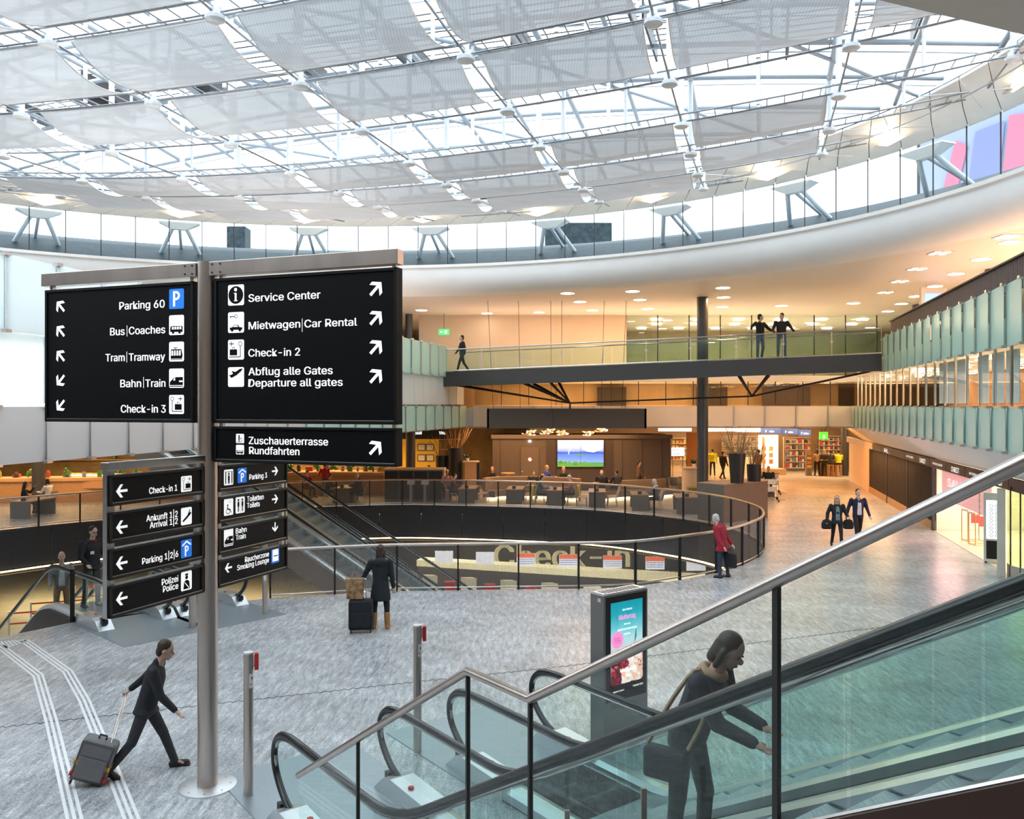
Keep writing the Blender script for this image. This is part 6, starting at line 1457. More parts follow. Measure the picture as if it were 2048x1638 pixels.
for i, (x, y) in enumerate(((1895, 1052), (1925, 1054), (1947, 1082), (1962, 1090))):
    p = fl(x, y); o = thing('display_table', 'gold framed display case in the jeweller, %s' % ['the farthest by the shutter', 'second from the shutter', 'third from the shutter', 'the one beside the watch stand'][i], 'display case', p); g = G()
    for a in (-.3, .3):
        for b_ in (-.2, .2): g.cyl(p + V((a, b_, 0)), p + V((a, b_, 1.05)), .016, n=6)
    for z in (.02, 1.05): g.tube([p + V((a, b_, z)) for a, b_ in ((-.3, -.2), (.3, -.2), (.3, .2), (-.3, .2))], .016, 6, True)
    g.build('frame', gold, o); g = G(); g.box(p + UP * 1.09, (.62, .42, .06)); g.build('top', M['shop_white'], o); g = G(); g.box(p + V((-.05, -.215, .82)), (.3, .01, .34)); g.build('red_tag', redt, o)
o = thing('hanging_banner', 'red and white striped column banner in the jeweller shop', 'banner', (14.95, 27.0, 1.2)); g = G(); g.box((14.95, 27.0, 1.62), (.24, .04, .8)); g.cyl((14.95, 27, 2), (14.95, 27, 2.74), .01, n=5); g.build('sheet', M['sticker'], o); g = G(); fq = Face((14.83, 26.975, 1.22), (1, 0, 0), UP, .005)
for k in range(4): fq.shape(g, [(0, .02 + .19 * k), (.24, .1 + .19 * k), (.24, .2 + .19 * k), (0, .12 + .19 * k)])
g.build('stripes', redt, o, fix=False)
p = fl(1988, 1126); cs = thing('watch_stand', 'tall lit CASIO watch display stand at the jeweller entrance', 'display stand', p, 0); fwd = V((-p.x, -p.y, 0)).normalized(); sdv = V((-fwd.y, fwd.x, 0))
o0 = p - sdv * .26 - fwd * .2; ax_ = (sdv, fwd, UP); bxs = lambda g, a, b_, c, d, e, h: g.obb(p + sdv * a + fwd * c + UP * e, sdv * (b_ - a), fwd * (d - c), UP * (h - e))
g = G(); bxs(g, -.27, .27, -.2, .15, .06, 2.1); g.build('cabinet', M['steel_light'], cs); g = G(); bxs(g, -.2, .24, .15, .16, .74, 1.88); g.build('lit_panel', mat('casio_lit', (.9, .95, 1), .4, emit=2.2), cs); g = G(); bxs(g, -.2, .24, .15, .16, .14, .68); g.build('lower_panel', M['sign_grey'], cs)
g = G()
for i in range(9):
    for j in range(2): q = p + sdv * (-.07 + .15 * j) + fwd * .165 + UP * (.84 + .11 * i); g.tube([q + (sdv * math.cos(t) * .04 + UP * math.sin(t) * .04) for t in [6.28 * k / 10 for k in range(10)]], .010, 4, True)
wt = g.build('watch_rows', M['bridge_grey'], cs)
f = Face(p - sdv * -.27 + fwd * .16 + UP * 1.92, -sdv, UP, .006); f = Face(p + sdv * .25 + fwd * .155 + UP * 1.92, -sdv, UP, .006)
g = G(); f.rect(g, .0, 0, .5, .13); g.build('name_plate', M['sticker'], cs, fix=False); g = G(); f.text(g, 'CASIO', .03, .02, .13, 'L', 1.15, .03, 2); g.build('lettering', M['black'], cs, fix=False)
for a in (-.22, .22): g = G(); g.sphere(p + sdv * a + UP * .035, .035, 8, 6); g.build('caster', M['rubber'], cs)
c = fl(2008, 1154); g = G(); g.box(c + V((.04, .2, 1.2)), (.2, .3, 2.4), -.55); tag(g.build('pier', M['cream_panel']), 'cream square pier at the corner of the jeweller shop', 'pier')
c = V((14.5, 23.0, 0)); gd = thing('glass_drum', 'green tinted curved glass entrance at the right edge', 'entrance', c); mat_g = glass('glass_lime', (.70, .91, .56))
for k in range(7): a0, a1 = math.radians(150 + 24 * k), math.radians(150 + 24 * k + 23); R_ = .95; g = G(); g.add([c + V((R_ * math.cos(a), R_ * math.sin(a), z)) for a, z in ((a0, .35), (a1, .35), (a1, 2.5), (a0, 2.5))], [(0, 1, 2, 3)]); g.build('glass_pane', M['glass_lime'], gd, fix=False); g = G(); g.loft([[c + V((r_ * math.cos(a), r_ * math.sin(a), z)) for r_, z in ((.96, 0), (.96, .36), (.92, .36), (.92, 0))] for a in (a0, a1)]); g.build('base_panel', M['steel'], gd); g = G(); g.cyl(c + V((.95 * math.cos(a1), .95 * math.sin(a1), 0)), c + V((.95 * math.cos(a1), .95 * math.sin(a1), 2.5)), .02, n=6); g.build('post', M['bridge_grey'], gd)
g = G(); g.cyl(c + V((.2, .3, .0)), c + V((.2, .3, 2.4)), .4, n=20); g.build('inner_wall', mat('lime_wall_glow', (.42, .66, .22), .5, emit=.2), gd)  # emission in the wall colour lightens the drum; the wall is no lamp
for y, p_ in ((25, 110), (29.5, 130)): lamp('jeweller_light', 'AREA', (SXX(y) + 2.2, y, 2.7), p_, (1, .86, .70), 3, 2.5)
lamp('sale_glow', 'AREA', V((SXX(29.6), 29.6, 1.75)) + RN * .1, 60, (1, .45, .42), 3.5, 1, target=V((SXX(29.6), 29.6, 0)) + RN * 5)  # unseen pink lamp added in front of the banner to stand in for its glow
lamp('shutter_light', 'AREA', V((SXX(40), 40, 2.35)) + RN * .6, 160, WARM, 10, .4).rotation_euler = (0, 0, 1.3)
# ------------------------------------------------------------------ check-in desks of the lower hall
random.seed(2)
for i, x in enumerate((888, 970, 1052, 1137, 1225, 1310, 1392)):
    Y = 40.6 - .5 * i + .02 * i * i; c = px(x, 1114 + 2.4 * i, Y); od = thing('desk_screen', 'check in desk screen hanging over the lower counter, %s' % ['first one, all white', 'second one, all white' , 'third from the long escalators', 'fourth from the long escalators', 'fifth from the long escalators', 'sixth from the long escalators', 'last blank one'][i], 'screen', c)
    g = G(); g.box(c, (.86, .06, .58)); g.build('screen', mat('scr_white', (.75, .76, .82), .4, emit=.7) if 'scr_white' not in M else M['scr_white'], od)
    if 2 <= i <= 5:
        g = G(); g.box(c + V((0, -.034, .19)), (.84, .01, .2)); g.build('red_header', mat('scr_red', (.85, .16, .06), .4, emit=.7) if 'scr_red' not in M else M['scr_red'], od)
        g = G()
        for k in range(3): g.box(c + V((0, -.034, .02 - .1 * k)), (.76, .01, .03))
        g.build('text_rows', mat('scr_blue2', (.35, .38, .6), .4, emit=.4) if 'scr_blue2' not in M else M['scr_blue2'], od)
    g = G(); g.box(V((c.x, c.y, (c.z + .29 - 1.72) / 2)), (.04, .04, -1.72 - c.z - .29)); g.build('hanger', M['mesh_post'], od)
co = thing('checkin_counter', 'long pale lit check in counter running below the desk screens', 'counter', (2, 40, -4.2)); ca, cb_ = V((-4.6, 41.4, -4.2)), V((8.4, 37.2, -4.2)); d = cb_ - ca; n_ = V((d.y, -d.x, 0)).normalized()
g = G(); g.obb(ca, d, -n_ * .6, UP * 1.1); g.build('front', M['counter_grey'], co); g = G(); g.obb(ca + n_ * .12 + UP * 1.1, d, -n_ * .85, UP * .3); g.build('lit_top', mat('counter_lit', (.85, .78, .5), .5, emit=.45, ecol=(1, .85, .5)), co)
for k in range(7):
    c = ca + d * ((k + .5) / 7) + n_ * .9; o = thing('checkin_desk', 'slanted pale desk front panel below the check in counter', 'panel', c, 0, 'desk panels of the check in counter'); g = G(); g.obb(c - V((.3, 0, 0)), V((.5, 0, 0)), V((.25, -.3, 0)), UP * .9); g.build('panel', M['letter_pale'], o)
    c = ca + d * ((k + .2) / 7) + n_ * 1.6; o = thing('red_stand', 'red baggage stand in front of the check in counter', 'stand', c, 0, 'red stands of the check in counter'); g = G(); g.box(c + UP * .4, (.5, .35, .8)); g.build('body', M['plain_red'], o)
for i, (x, y) in enumerate(((18, 1262), (62, 1240), (150, 1205))):
    p = fl(x, y + 14, -4.2); o = thing('queue_barrier', 'steel queue post with red belt in the lower hall, %s' % ['nearest the picture edge', 'the middle one', 'the one behind the glass guard'][i], 'post', p); g = G(); g.cyl(p, p + UP * 1.0, .04, n=10); g.lathe(p, [(0, 0), (.18, 0), (.18, .03), (0, .03)], 16); g.build('pole', M['steel'], o)
    for z in (.9, .5): g = G(); g.obb(p + UP * z, V((1.8, .7, 0)), V((0, .01, 0)), UP * .06); g.build('belt', M['plain_red'], o)
# ------------------------------------------------------------------ people
for n, c in (('skin', (.62, .38, .28)), ('skin_pale', (.70, .47, .37)), ('skin_dark', (.30, .15, .09)), ('hair_brown', (.045, .025, .015)), ('hair_dark', (.015, .011, .010)), ('hair_blond', (.45, .30, .13)), ('hair_grey', (.52, .52, .53)), ('hair_red', (.35, .12, .04)),
             ('cloth_black', (.012, .013, .017)), ('cloth_charcoal', (.03, .03, .034)), ('cloth_navy', (.012, .016, .05)), ('cloth_jeans', (.035, .055, .10)), ('cloth_red', (.38, .014, .035)), ('cloth_maroon', (.11, .012, .022)), ('cloth_grey', (.25, .27, .29)), ('cloth_teal', (.20, .28, .29)), ('cloth_white', (.75, .75, .78)), ('cloth_blue', (.02, .05, .30)), ('cloth_brown', (.10, .06, .035)), ('cloth_plaid', (.42, .18, .16)), ('boot_tan', (.42, .19, .06)), ('shoe_dark', (.02, .017, .015)), ('cloth_beige', (.45, .30, .18)), ('cloth_bluegrey', (.12, .15, .22)), ('cloth_green', (.035, .055, .045)), ('fur_black', (.010, .009, .009)), ('cloth_orange', (.62, .12, .02)), ('cloth_hivis', (.66, .72, .02))):
    mat(n, c, .75 if n.startswith('cloth') else .5, var=.18 if n.startswith('cloth') else .06, scale=14)
def cap(g, a, b, r0, r1, n=10, f=1.0):
    """tapered limb with round ends; f flattens it front to back is left to ellipsoids"""
    a, b = V(a), V(b); d = b - a; L_ = d.length
    if L_ < 1e-6: return g.sphere(a, r0)
    g.sphere(a, r0, n, 7); g.sphere(b, r1, n, 7); return g.cyl(a, b, r0, r1, n)
def torso(g, secs, n=16):
    """stack of (centre, half width, half depth, right vector, front vector)"""
    rings = [[c + R * (w * math.cos(2 * math.pi * k / n)) + Fv * (d * math.sin(2 * math.pi * k / n)) for k in range(n)] for c, w, d, R, Fv in secs]
    return g.loft(rings)
def blob(g, name, m, parent, voxel, M4, smooth=3, loc_inv=True):
    """overlapping limbs fused into one continuous skin"""
    me = bpy.data.meshes.new(name); me.from_pydata([tuple(p) for p in g.v], [], g.f)
    b = bmesh.new(); b.from_mesh(me); bmesh.ops.recalc_face_normals(b, faces=b.faces); b.to_mesh(me); b.free()
    o = bpy.data.objects.new('tmp_skin', me); C.objects.link(o)
    r = o.modifiers.new('r', 'REMESH'); r.mode = 'VOXEL'; r.voxel_size = voxel; r.use_smooth_shade = True
    s = o.modifiers.new('s', 'SMOOTH'); s.factor = .5; s.iterations = smooth
    dg = bpy.context.evaluated_depsgraph_get(); out = bpy.data.meshes.new_from_object(o.evaluated_get(dg))
    bpy.data.objects.remove(o); bpy.data.meshes.remove(me)
    out.name = name; out.materials.clear(); out.materials.append(m); out.shade_smooth()
    ob = bpy.data.objects.new(name, out); C.objects.link(ob)
    ob.parent = parent; INV[ob.name] = INV[parent.name]
    return ob
def rot(v, ax, deg): return Matrix.Rotation(math.radians(deg), 3, ax) @ V(v)
def person(label, loc, face, h=1.72, legs=((0, 0, 3), (0, 0, 3)), arms=((8, 10, 12), (8, 10, 12)), lean=0, turn=0, nod=0, top='cloth_black', bottom='cloth_jeans', shoes='shoe_dark', hair='hair_dark', style='short', skin='skin', coat=0.0, seat=None, female=False, bulk=1.0, voxel=.016, hood=False, collar=None, boots=None, shirt=None, group=None, detail=False, extra=None, cuff=True):
    """a clothed figure; face = compass direction looked to (degrees, 0 = away from the viewer, 90 = to the right), joints in degrees"""
    root = thing('person', label, 'person', loc, -math.radians(face), group)
    W = -1
    sc = h / 1.72
    hz = .90 * sc
    sw = (.185 if female else .205) * sc * (.5 + .5 * bulk); hw = .095 * sc
    up_ = rot((0, 0, 1), 'X', -lean); fw = rot((0, 1, 0), 'X', -lean); rt_ = V((1, 0, 0))
    # legs
    foot = []; J = []
    for s, (fl_, kn, ab) in zip((-1, 1), legs):
        hip = V((s * hw, 0, hz))
        td = V((s * math.sin(math.radians(ab)), math.sin(math.radians(fl_)), -math.cos(math.radians(fl_)))).normalized()
        knee = hip + td * .43 * sc
        a2 = fl_ - kn; sd = V((s * math.sin(math.radians(ab)) * .3, math.sin(math.radians(a2)), -math.cos(math.radians(a2)))).normalized()
        ank = knee + sd * .40 * sc
        fd = rot((0, 1, 0), 'X', min(0, a2) * .8); J.append((hip, knee, ank, fd)); foot.append(ank.z - .07 * sc)
    dz = -min(foot) if seat is None else seat + .09 * sc - hz
    D = V((0, 0, dz)); J = [(a + D, b + D, c + D, d) for a, b, c, d in J]
    pel = V((0, 0, hz)) + D
    sp = lambda t, f=0.0, r_=0.0: pel + up_ * (t * sc) + fw * (f * sc) + rt_ * r_
    sh = [sp(.50, -.01, s * sw) for s in (-1, 1)]
    A = []
    for s, S, (fx, ab, el) in zip((-1, 1), sh, arms):
        ca = math.cos(math.radians(abs(ab))) if abs(ab) < 90 else .1
        d1 = rot(V((s * math.sin(math.radians(ab)), math.sin(math.radians(fx)) * ca, -math.cos(math.radians(fx)) * ca)), 'X', -lean * .4).normalized()
        e = S + d1 * .29 * sc
        f2 = fx + el; a2 = ab - el * .25 if el > 0 else ab + el * .3
        d2 = rot(V((s * math.sin(math.radians(a2)), math.sin(math.radians(f2)), -math.cos(math.radians(f2)))), 'X', -lean * .4).normalized()
        w = e + d2 * .255 * sc; A.append((S, e, w, d2))
    nk = sp(.56, .0); hd_up = rot(up_, 'X', -nod); tz = Matrix.Rotation(-math.radians(turn), 3, 'Z'); hf = tz @ rot(fw, 'X', -nod); hr = hf.cross(hd_up).normalized()
    hc = nk + hd_up * .185 * sc + hf * .025 * sc
    RH = Matrix((hr, hf, hd_up)).transposed()
    # ---- body (one continuous skin)
    g = G()
    g.sphere(hc + hd_up * .025 * sc - hf * .012 * sc, (.074 * sc, .094 * sc, .098 * sc), 16, 12, RH)
    g.sphere(hc - hd_up * .055 * sc + hf * .022 * sc, (.058 * sc, .068 * sc, .066 * sc), 14, 10, RH)
    g.sphere(hc - hd_up * .018 * sc + hf * .094 * sc, (.014 * sc, .022 * sc, .026 * sc), 8, 6, RH)      # nose
    g.sphere(hc - hd_up * .10 * sc + hf * .062 * sc, (.025 * sc, .02 * sc, .018 * sc), 8, 6, RH)        # chin
    for s in (-1, 1): g.sphere(hc + hr * s * .076 * sc - hd_up * .008 * sc - hf * .008 * sc, (.012 * sc, .022 * sc, .032 * sc), 8, 6, RH)
    cap(g, sp(.46), hc - hd_up * .06 * sc - hf * .012 * sc, .058 * sc, .05 * sc)
    torso(g, [(sp(t, f), w_ * sc, d * sc, rt_, fw) for t, f, w_, d in ((-.06, 0, .13, .09), (.1, 0, .135, .09), (.3, 0, .145, .095), (.46, -.01, .15, .085), (.53, -.01, .06, .05))])
    for s, (S, e, w, d2) in zip((-1, 1), A):
        cap(g, S, e, .045 * sc, .038 * sc); cap(g, e, w, .036 * sc, .026 * sc)
        side = V((s, 0, 0)); pn = d2.cross(side).normalized(); q = d2.cross(pn).normalized()         # palm normal, finger spread
        pc = w + d2 * .05 * sc; g.sphere(pc, (.020 * sc, .042 * sc, .05 * sc), 10, 8, Matrix((pn, q, d2)).transposed())
        cd = (d2 + pn * .35 * (1 if pn.dot(V((0, 1, .2))) > 0 else -1)).normalized()
        for k, ln_ in enumerate((.066, .076, .072, .056)):
            b0 = w + d2 * .085 * sc + q * (.032 - .0215 * k) * sc; b1 = b0 + (d2 + q * (.16 - .11 * k)).normalized() * ln_ * .5 * sc; b2 = b1 + cd * ln_ * .5 * sc
            cap(g, b0, b1, .0088 * sc, .0082 * sc, 7); cap(g, b1, b2, .0082 * sc, .0072 * sc, 7)
        t0 = w + d2 * .03 * sc + q * .03 * sc; t1 = t0 + (q + d2 * .7).normalized() * .035 * sc; cap(g, t0, t1, .012 * sc, .010 * sc, 7); cap(g, t1, t1 + d2 * .028 * sc, .010 * sc, .008 * sc, 7)
    for hip, knee, ank, fd in J: cap(g, hip, knee, .07 * sc, .05 * sc); cap(g, knee, ank, .048 * sc, .035 * sc); cap(g, ank, ank + fd * .10 * sc - UP * .03, .030 * sc, .024 * sc)
    blob(g, 'body', M[skin], root, voxel * (.62 if detail else 1), None, 2)
    # ---- trousers
    g = G()
    torso(g, [(sp(t, 0), w_ * sc * bulk, d * sc * bulk, rt_, fw) for t, w_, d in ((-.09, .13, .10), (.0, .165, .118), (.1, .155, .11))])
    for hip, knee, ank, fd in J: cap(g, hip, knee, .088 * sc, .066 * sc); cap(g, knee, ank + (ank - knee).normalized() * .01, .062 * sc, .050 * sc)
    blob(g, 'trousers', M[bottom], root, voxel, None, 2)
    # ---- shoes
    for s, (hip, knee, ank, fd) in zip((-1, 1), J):
        g = G(); sdv = UP if abs(fd.z) < .5 else V((0, 0, 1)); un = rt_.cross(fd).normalized()
        o_ = rt_ * s * .03 * sc
        cap(g, ank - un * .03 * sc - fd * .03 * sc, ank - un * .038 * sc + fd * .14 * sc + o_, .050 * sc, .042 * sc); g.box(ank - un * .062 * sc + fd * .06 * sc + o_ * .5, (.075 * sc, .25 * sc, .018 * sc), 0, (rt_, fd, un))
        if boots: cap(g, ank, ank + (knee - ank) * .62, .058 * sc, .068 * sc)
        blob(g, 'boot' if boots else 'shoe', M[boots or shoes], root, max(.012, voxel * .8), None, 1)
    # ---- upper clothing
    g = G(); b_ = bulk
    secs = [(.0, 0, .168, .122), (.12, 0, .16, .118), (.26, .005, .168, .122), (.40, .0, .185, .122), (.49, -.012, .18, .10), (.545, -.012, .075, .068)]
    if female: secs = [(.0, 0, .165, .12), (.13, 0, .145, .108), (.28, .01, .16, .125), (.40, .0, .168, .115), (.49, -.012, .162, .095), (.545, -.012, .07, .062)]
    S_ = [(sp(t, f), w_ * sc * b_, d * sc * b_, rt_, fw) for t, f, w_, d in secs]
    if coat:
        drop = up_ if seat is None else up_
        S_ = [(pel - UP * coat * sc, .20 * sc * b_, .155 * sc * b_, rt_, V((0, 1, 0))), (pel - UP * coat * .5 * sc, .19 * sc * b_, .14 * sc * b_, rt_, V((0, 1, 0)))] + S_
    torso(g, S_)
    for S, e, w, d2 in A: cap(g, S, e, .068 * sc * b_, .054 * sc * b_); cap(g, e, w - d2 * .005, .052 * sc * b_, .040 * sc * b_)
    if collar is None and hood is False: cap(g, sp(.53, -.02), sp(.57, -.02), .066 * sc, .06 * sc)
    if hood: g.sphere(sp(.52, -.10), (.15 * sc, .085 * sc, .10 * sc), 14, 10)
    blob(g, 'coat' if coat else 'jacket', M[top], root, voxel, None, 3)
    if collar:
        g = G(); n = 14; P = [nk - up_ * .025 * sc + (rt_ * math.cos(2 * math.pi * k / n) * 1.0 + fw * math.sin(2 * math.pi * k / n)) * .078 * sc for k in range(n)]; g.tube(P, .036 * sc, 8, True); blob(g, 'collar' if 'fur' in collar else 'scarf', M[collar], root, max(.012, voxel * .8), None, 2)
    if shirt:
        g = G(); g.loft([[sp(t, f) + rt_ * (w_ * a) * sc for a in (-1, 0, 1)] + [sp(t, f - .05) + rt_ * (w_ * a) * sc for a in (1, 0, -1)] for t, f, w_ in ((.02, .128 * b_, .07), (.2, .124 * b_, .068), (.38, .128 * b_, .06), (.53, .075, .03))]); blob(g, 'shirt', M[shirt], root, max(.012, voxel * .8), None, 1)
    # ---- hair
    g = G()
    if style != 'bald':
        g.sphere(hc + hd_up * .046 * sc - hf * .032 * sc, (.083 * sc, .096 * sc, .09 * sc), 16, 12, RH)
        g.sphere(hc - hd_up * .02 * sc - hf * .065 * sc, (.072 * sc, .055 * sc, .085 * sc), 12, 10, RH)
        if style in ('long', 'bob'):
            for s in (-1, 1): cap(g, hc + hr * s * .07 * sc - hf * .02 * sc, hc + hr * s * .075 * sc - hf * .02 * sc - hd_up * (.12 if style == 'bob' else .22) * sc, .03 * sc, .026 * sc)
            cap(g, hc - hf * .07 * sc, hc - hf * .085 * sc - hd_up * (.12 if style == 'bob' else .26) * sc, .062 * sc, .045 * sc)
        if style == 'tail': cap(g, hc - hf * .09 * sc - hd_up * .02 * sc, hc - hf * .11 * sc - hd_up * .25 * sc, .048 * sc, .03 * sc)
        if style == 'bun': g.sphere(hc - hf * .10 * sc + hd_up * .06 * sc, .045 * sc)
    else:
        for s in (-1, 1): g.sphere(hc + hr * s * .062 * sc - hd_up * .03 * sc - hf * .045 * sc, (.022 * sc, .045 * sc, .04 * sc), 8, 6, RH)
        g.sphere(hc - hd_up * .035 * sc - hf * .085 * sc, (.06 * sc, .022 * sc, .035 * sc), 8, 6, RH)
    ho = blob(g, 'hair', M[hair], root, max(.010, voxel * .75), None, 1)
    # ---- face
    g = G()
    for s in (-1, 1): g.sphere(hc + hr * s * .031 * sc + hd_up * .012 * sc + hf * .078 * sc, (.011 * sc, .008 * sc, .007 * sc), 8, 6, RH)
    g.build('eyes', M['hair_dark'], root) if False else None
    for s in (-1, 1):
        g = G(); g.sphere(hc + hr * s * .031 * sc + hd_up * .012 * sc + hf * .079 * sc, (.012 * sc, .008 * sc, .0075 * sc), 8, 6, RH)
        g.v = [root_M(root) @ p for p in g.v]; g.build('eye', M['hair_dark'], root)
    g = G(); g.sphere(hc - hd_up * .066 * sc + hf * .086 * sc, (.024 * sc, .008 * sc, .006 * sc), 8, 6, RH); g.v = [root_M(root) @ p for p in g.v]; g.build('mouth', M['cloth_maroon'], root)
    if extra: extra(root, dict(sp=sp, sh=sh, A=A, J=J, hc=hc, hf=hf, hr=hr, hu=hd_up, RH=RH, sc=sc, pel=pel, rt=rt_, fw=fw, up=up_, voxel=voxel))
    return root, dict(A=A, hc=hc, sp=sp, J=J)
def root_M(r): return INV[r.name].inverted()
def lbuild(g, name, m, root, **k):
    """a part given in the figure's own coordinates"""
    g.v = [root_M(root) @ p for p in g.v]; return g.build(name, m, root, **k)
def W_of(root, p): return root_M(root) @ p

# woman with suitcase
wp = fl(761, 1257)
r_, K = person('woman seen from behind in a long black hooded coat and tan boots beside a suitcase', wp, -8, 1.72, legs=((3, 2, 4), (-2, 2, 5)), arms=((22, 24, 22), (2, 9, 8)), top='cloth_black', bottom='cloth_black', boots='boot_tan', hair='hair_brown', style='long', coat=.30, female=True, bulk=1.08, voxel=.013, hood=True, collar='cloth_maroon', detail=True)
def suitcase(p, rz, lab, w, d, h, m, handle=True, strap=None, hl=.5, tilt=0):
    o = thing('suitcase', lab, 'suitcase', p, rz)
    R = Matrix.Translation(p) @ Matrix.Rotation(rz, 4, 'Z') @ Matrix.Rotation(tilt, 4, 'Y'); T = lambda *q: R @ V(q); R3 = R.to_3x3(); ax = (R3 @ V((1, 0, 0)), R3 @ V((0, 1, 0)), R3 @ V((0, 0, 1)))
    g = G(); g.box(T(0, 0, .06 + h / 2), (w, d, h), 0, ax); sh = g.build('shell', m, o, bevel=.05)
    g = G(); g.box(T(0, -d / 2 - .012, .06 + h * .36), (w * .8, .03, h * .5), 0, ax); g.build('front_pocket', m, o, bevel=.012)
    g = G(); g.tube([T(w / 2 * a, -d / 2 - .004, .06 + h * b_) for a, b_ in ((-.9, .05), (.9, .05), (.9, .95), (-.9, .95))], .006, 5, True); g.build('zip', M['bridge_grey'], o)
    for a in (-1, 1):
        for b_ in (-1, 1): g = G(); g.cyl(T(a * w * .4 - .012, b_ * d * .36, .035), T(a * w * .4 + .012, b_ * d * .36, .035), .035, n=12); g.build('wheel', M['rubber'], o)
    g = G(); g.tube([T(w * .1 * a, 0, .06 + h + b_) for a, b_ in ((-1, 0), (-1, .045), (1, .045), (1, 0))], .012, 6); g.build('carry_handle', M['black'], o)
    if handle: g = G(); g.tube([T(a, d * .3, .06 + h + b_) for a, b_ in ((-.1, -.02), (-.1, hl), (.1, hl), (.1, -.02))], .010, 6); g.tube([T(-.1, d * .3, .06 + h + hl), T(.1, d * .3, .06 + h + hl)], .015, 6); g.build('pull_handle', M['steel'], o)
    if strap:
        for z, m2 in strap: g = G(); g.box(T(0, 0, .06 + h * z), (w + .012, d + .012, .05), 0, ax); g.build('strap', m2, o)
    return o, T
sp_ = fl(722, 1264)
suitcase(sp_, .12, 'large black soft suitcase with pull handle standing beside the woman in the black coat', .50, .30, .62, M['cloth_black'], hl=.40)
pb = thing('paper_bag', 'brown patterned paper carrier bag hanging on the black suitcase handle', 'bag', sp_ + V((-.1, .02, .70)), .12)
g = G(); c = sp_ + V((-.12, -.02, .70)); g.loft([[c + V((a * .17 * k, b_ * .07 * k, z)) for a, b_ in ((-1, -1), (1, -1), (1, 1), (-1, 1))] for z, k in ((0, .95), (.25, 1.02), (.42, 1.06))]); g.build('bag_body', mat('paper_brown', (.30, .17, .08), .6, var=.8, scale=9), pb)
for s in (-1, 1): g = G(); g.tube([c + V((a, s * .06, z)) for a, z in ((-.07, .42), (-.04, .56), (.04, .56), (.07, .42))], .006, 5); g.build('bag_handle', M['cloth_beige'], pb)
# person in the red coat, hands behind the back
def red_bag(root, k):
    pass
rp_ = fl(1445, 1155)
r_, K = person('elderly person in a red quilted coat leaning over the rail, black bag behind', rp_, -52, 1.70, legs=((4, 6, 3), (-6, 2, 4)), arms=((-15, 7, -16), (-15, 7, -16)), lean=13, nod=8, top='cloth_red', bottom='cloth_jeans', hair='hair_grey', style='short', skin='skin_pale', coat=.16, bulk=1.22, voxel=.014, detail=True)
hb = (W_of(r_, K['A'][0][2]) + W_of(r_, K['A'][1][2])) / 2 + V((.03, -.03, -.08))
ob = thing('handbag', 'black shopping bag held behind the back of the person in red', 'bag', hb - UP * .52); g = G(); c = hb + V((.05, -.02, -.52)); bx_ = V((.55, -.83, 0)).normalized(); by_ = V((.83, .55, 0)).normalized()
g.loft([[c + bx_ * a * .17 * k + by_ * b_ * .06 + UP * z for a, b_ in ((-1, -1), (1, -1), (1, 1), (-1, 1))] for z, k in ((0, .95), (.2, 1.0), (.38, .9))]); g.build('bag_body', M['cloth_black'], ob, bevel=.015)
for s in (-1, 1): g = G(); g.tube([c + bx_ * a + by_ * s * .04 + UP * z for a, z in ((-.08, .38), (-.03, .53), (.03, .53), (.08, .38))], .008, 5); g.build('bag_handle', M['cloth_black'], ob)
# two people walking towards the viewer
wk = fl(1674, 1093)
def glasses(root, k):
    g = G()
    for s in (-1, 1): g.tube([k['hc'] + k['hr'] * (s * .033 + .026 * math.cos(t)) * k['sc'] + k['hu'] * (.012 + .02 * math.sin(t)) * k['sc'] + k['hf'] * .092 * k['sc'] for t in [6.28 * q / 12 for q in range(12)]], .0035, 5, True)
    lbuild(g, 'glasses', M['black'], root)
r_, K = person('blonde woman with glasses in an open black fur collared jacket walking towards the viewer', wk, 188, 1.68, legs=((14, 6, 2), (-12, 12, 2)), arms=((6, 20, 70), (-6, 22, 40)), top='cloth_black', bottom='cloth_black', hair='hair_blond', style='long', skin='skin_pale', coat=.10, female=True, bulk=1.12, voxel=.015, collar='fur_black', shirt='cloth_teal', detail=True, turn=12, extra=glasses)
for s, n in ((1, 'black shoulder bag hanging at the blonde walking woman, her elbow side'), (-1, 'black travel bag carried by the blonde walking woman, the far hand side')):
    q = wk + V((s * .36, -.04, .62)); o = thing('shoulder_bag', n, 'bag', q); g = G(); g.loft([[q + V((a * .16 * k, b_ * .08 * k, z)) for a, b_ in ((-1, -.7), (-.7, -1), (.7, -1), (1, -.7), (1, .7), (.7, 1), (-.7, 1), (-1, .7))] for z, k in ((-.03, .7), (0, 1), (.16, 1.02), (.26, .75), (.29, .4))]); g.build('bag_body', M['cloth_black'], o, bevel=.015); g = G(); g.tube([q + V((-.05, 0, .26)), q + V((-s * .12, .02, .62)), q + V((.06, 0, .26))], .012, 5); g.build('strap', M['cloth_black'], o)
person('man in a dark blue suit jacket and white shirt walking behind the blonde woman', fl(1716, 1083), 180, 1.80, legs=((-14, 14, 2), (18, 6, 2)), arms=((14, 12, 14), (-16, 14, 12)), top='cloth_navy', bottom='cloth_black', hair='hair_dark', skin='skin_pale', bulk=1.08, voxel=.016, shirt='cloth_white', detail=True)
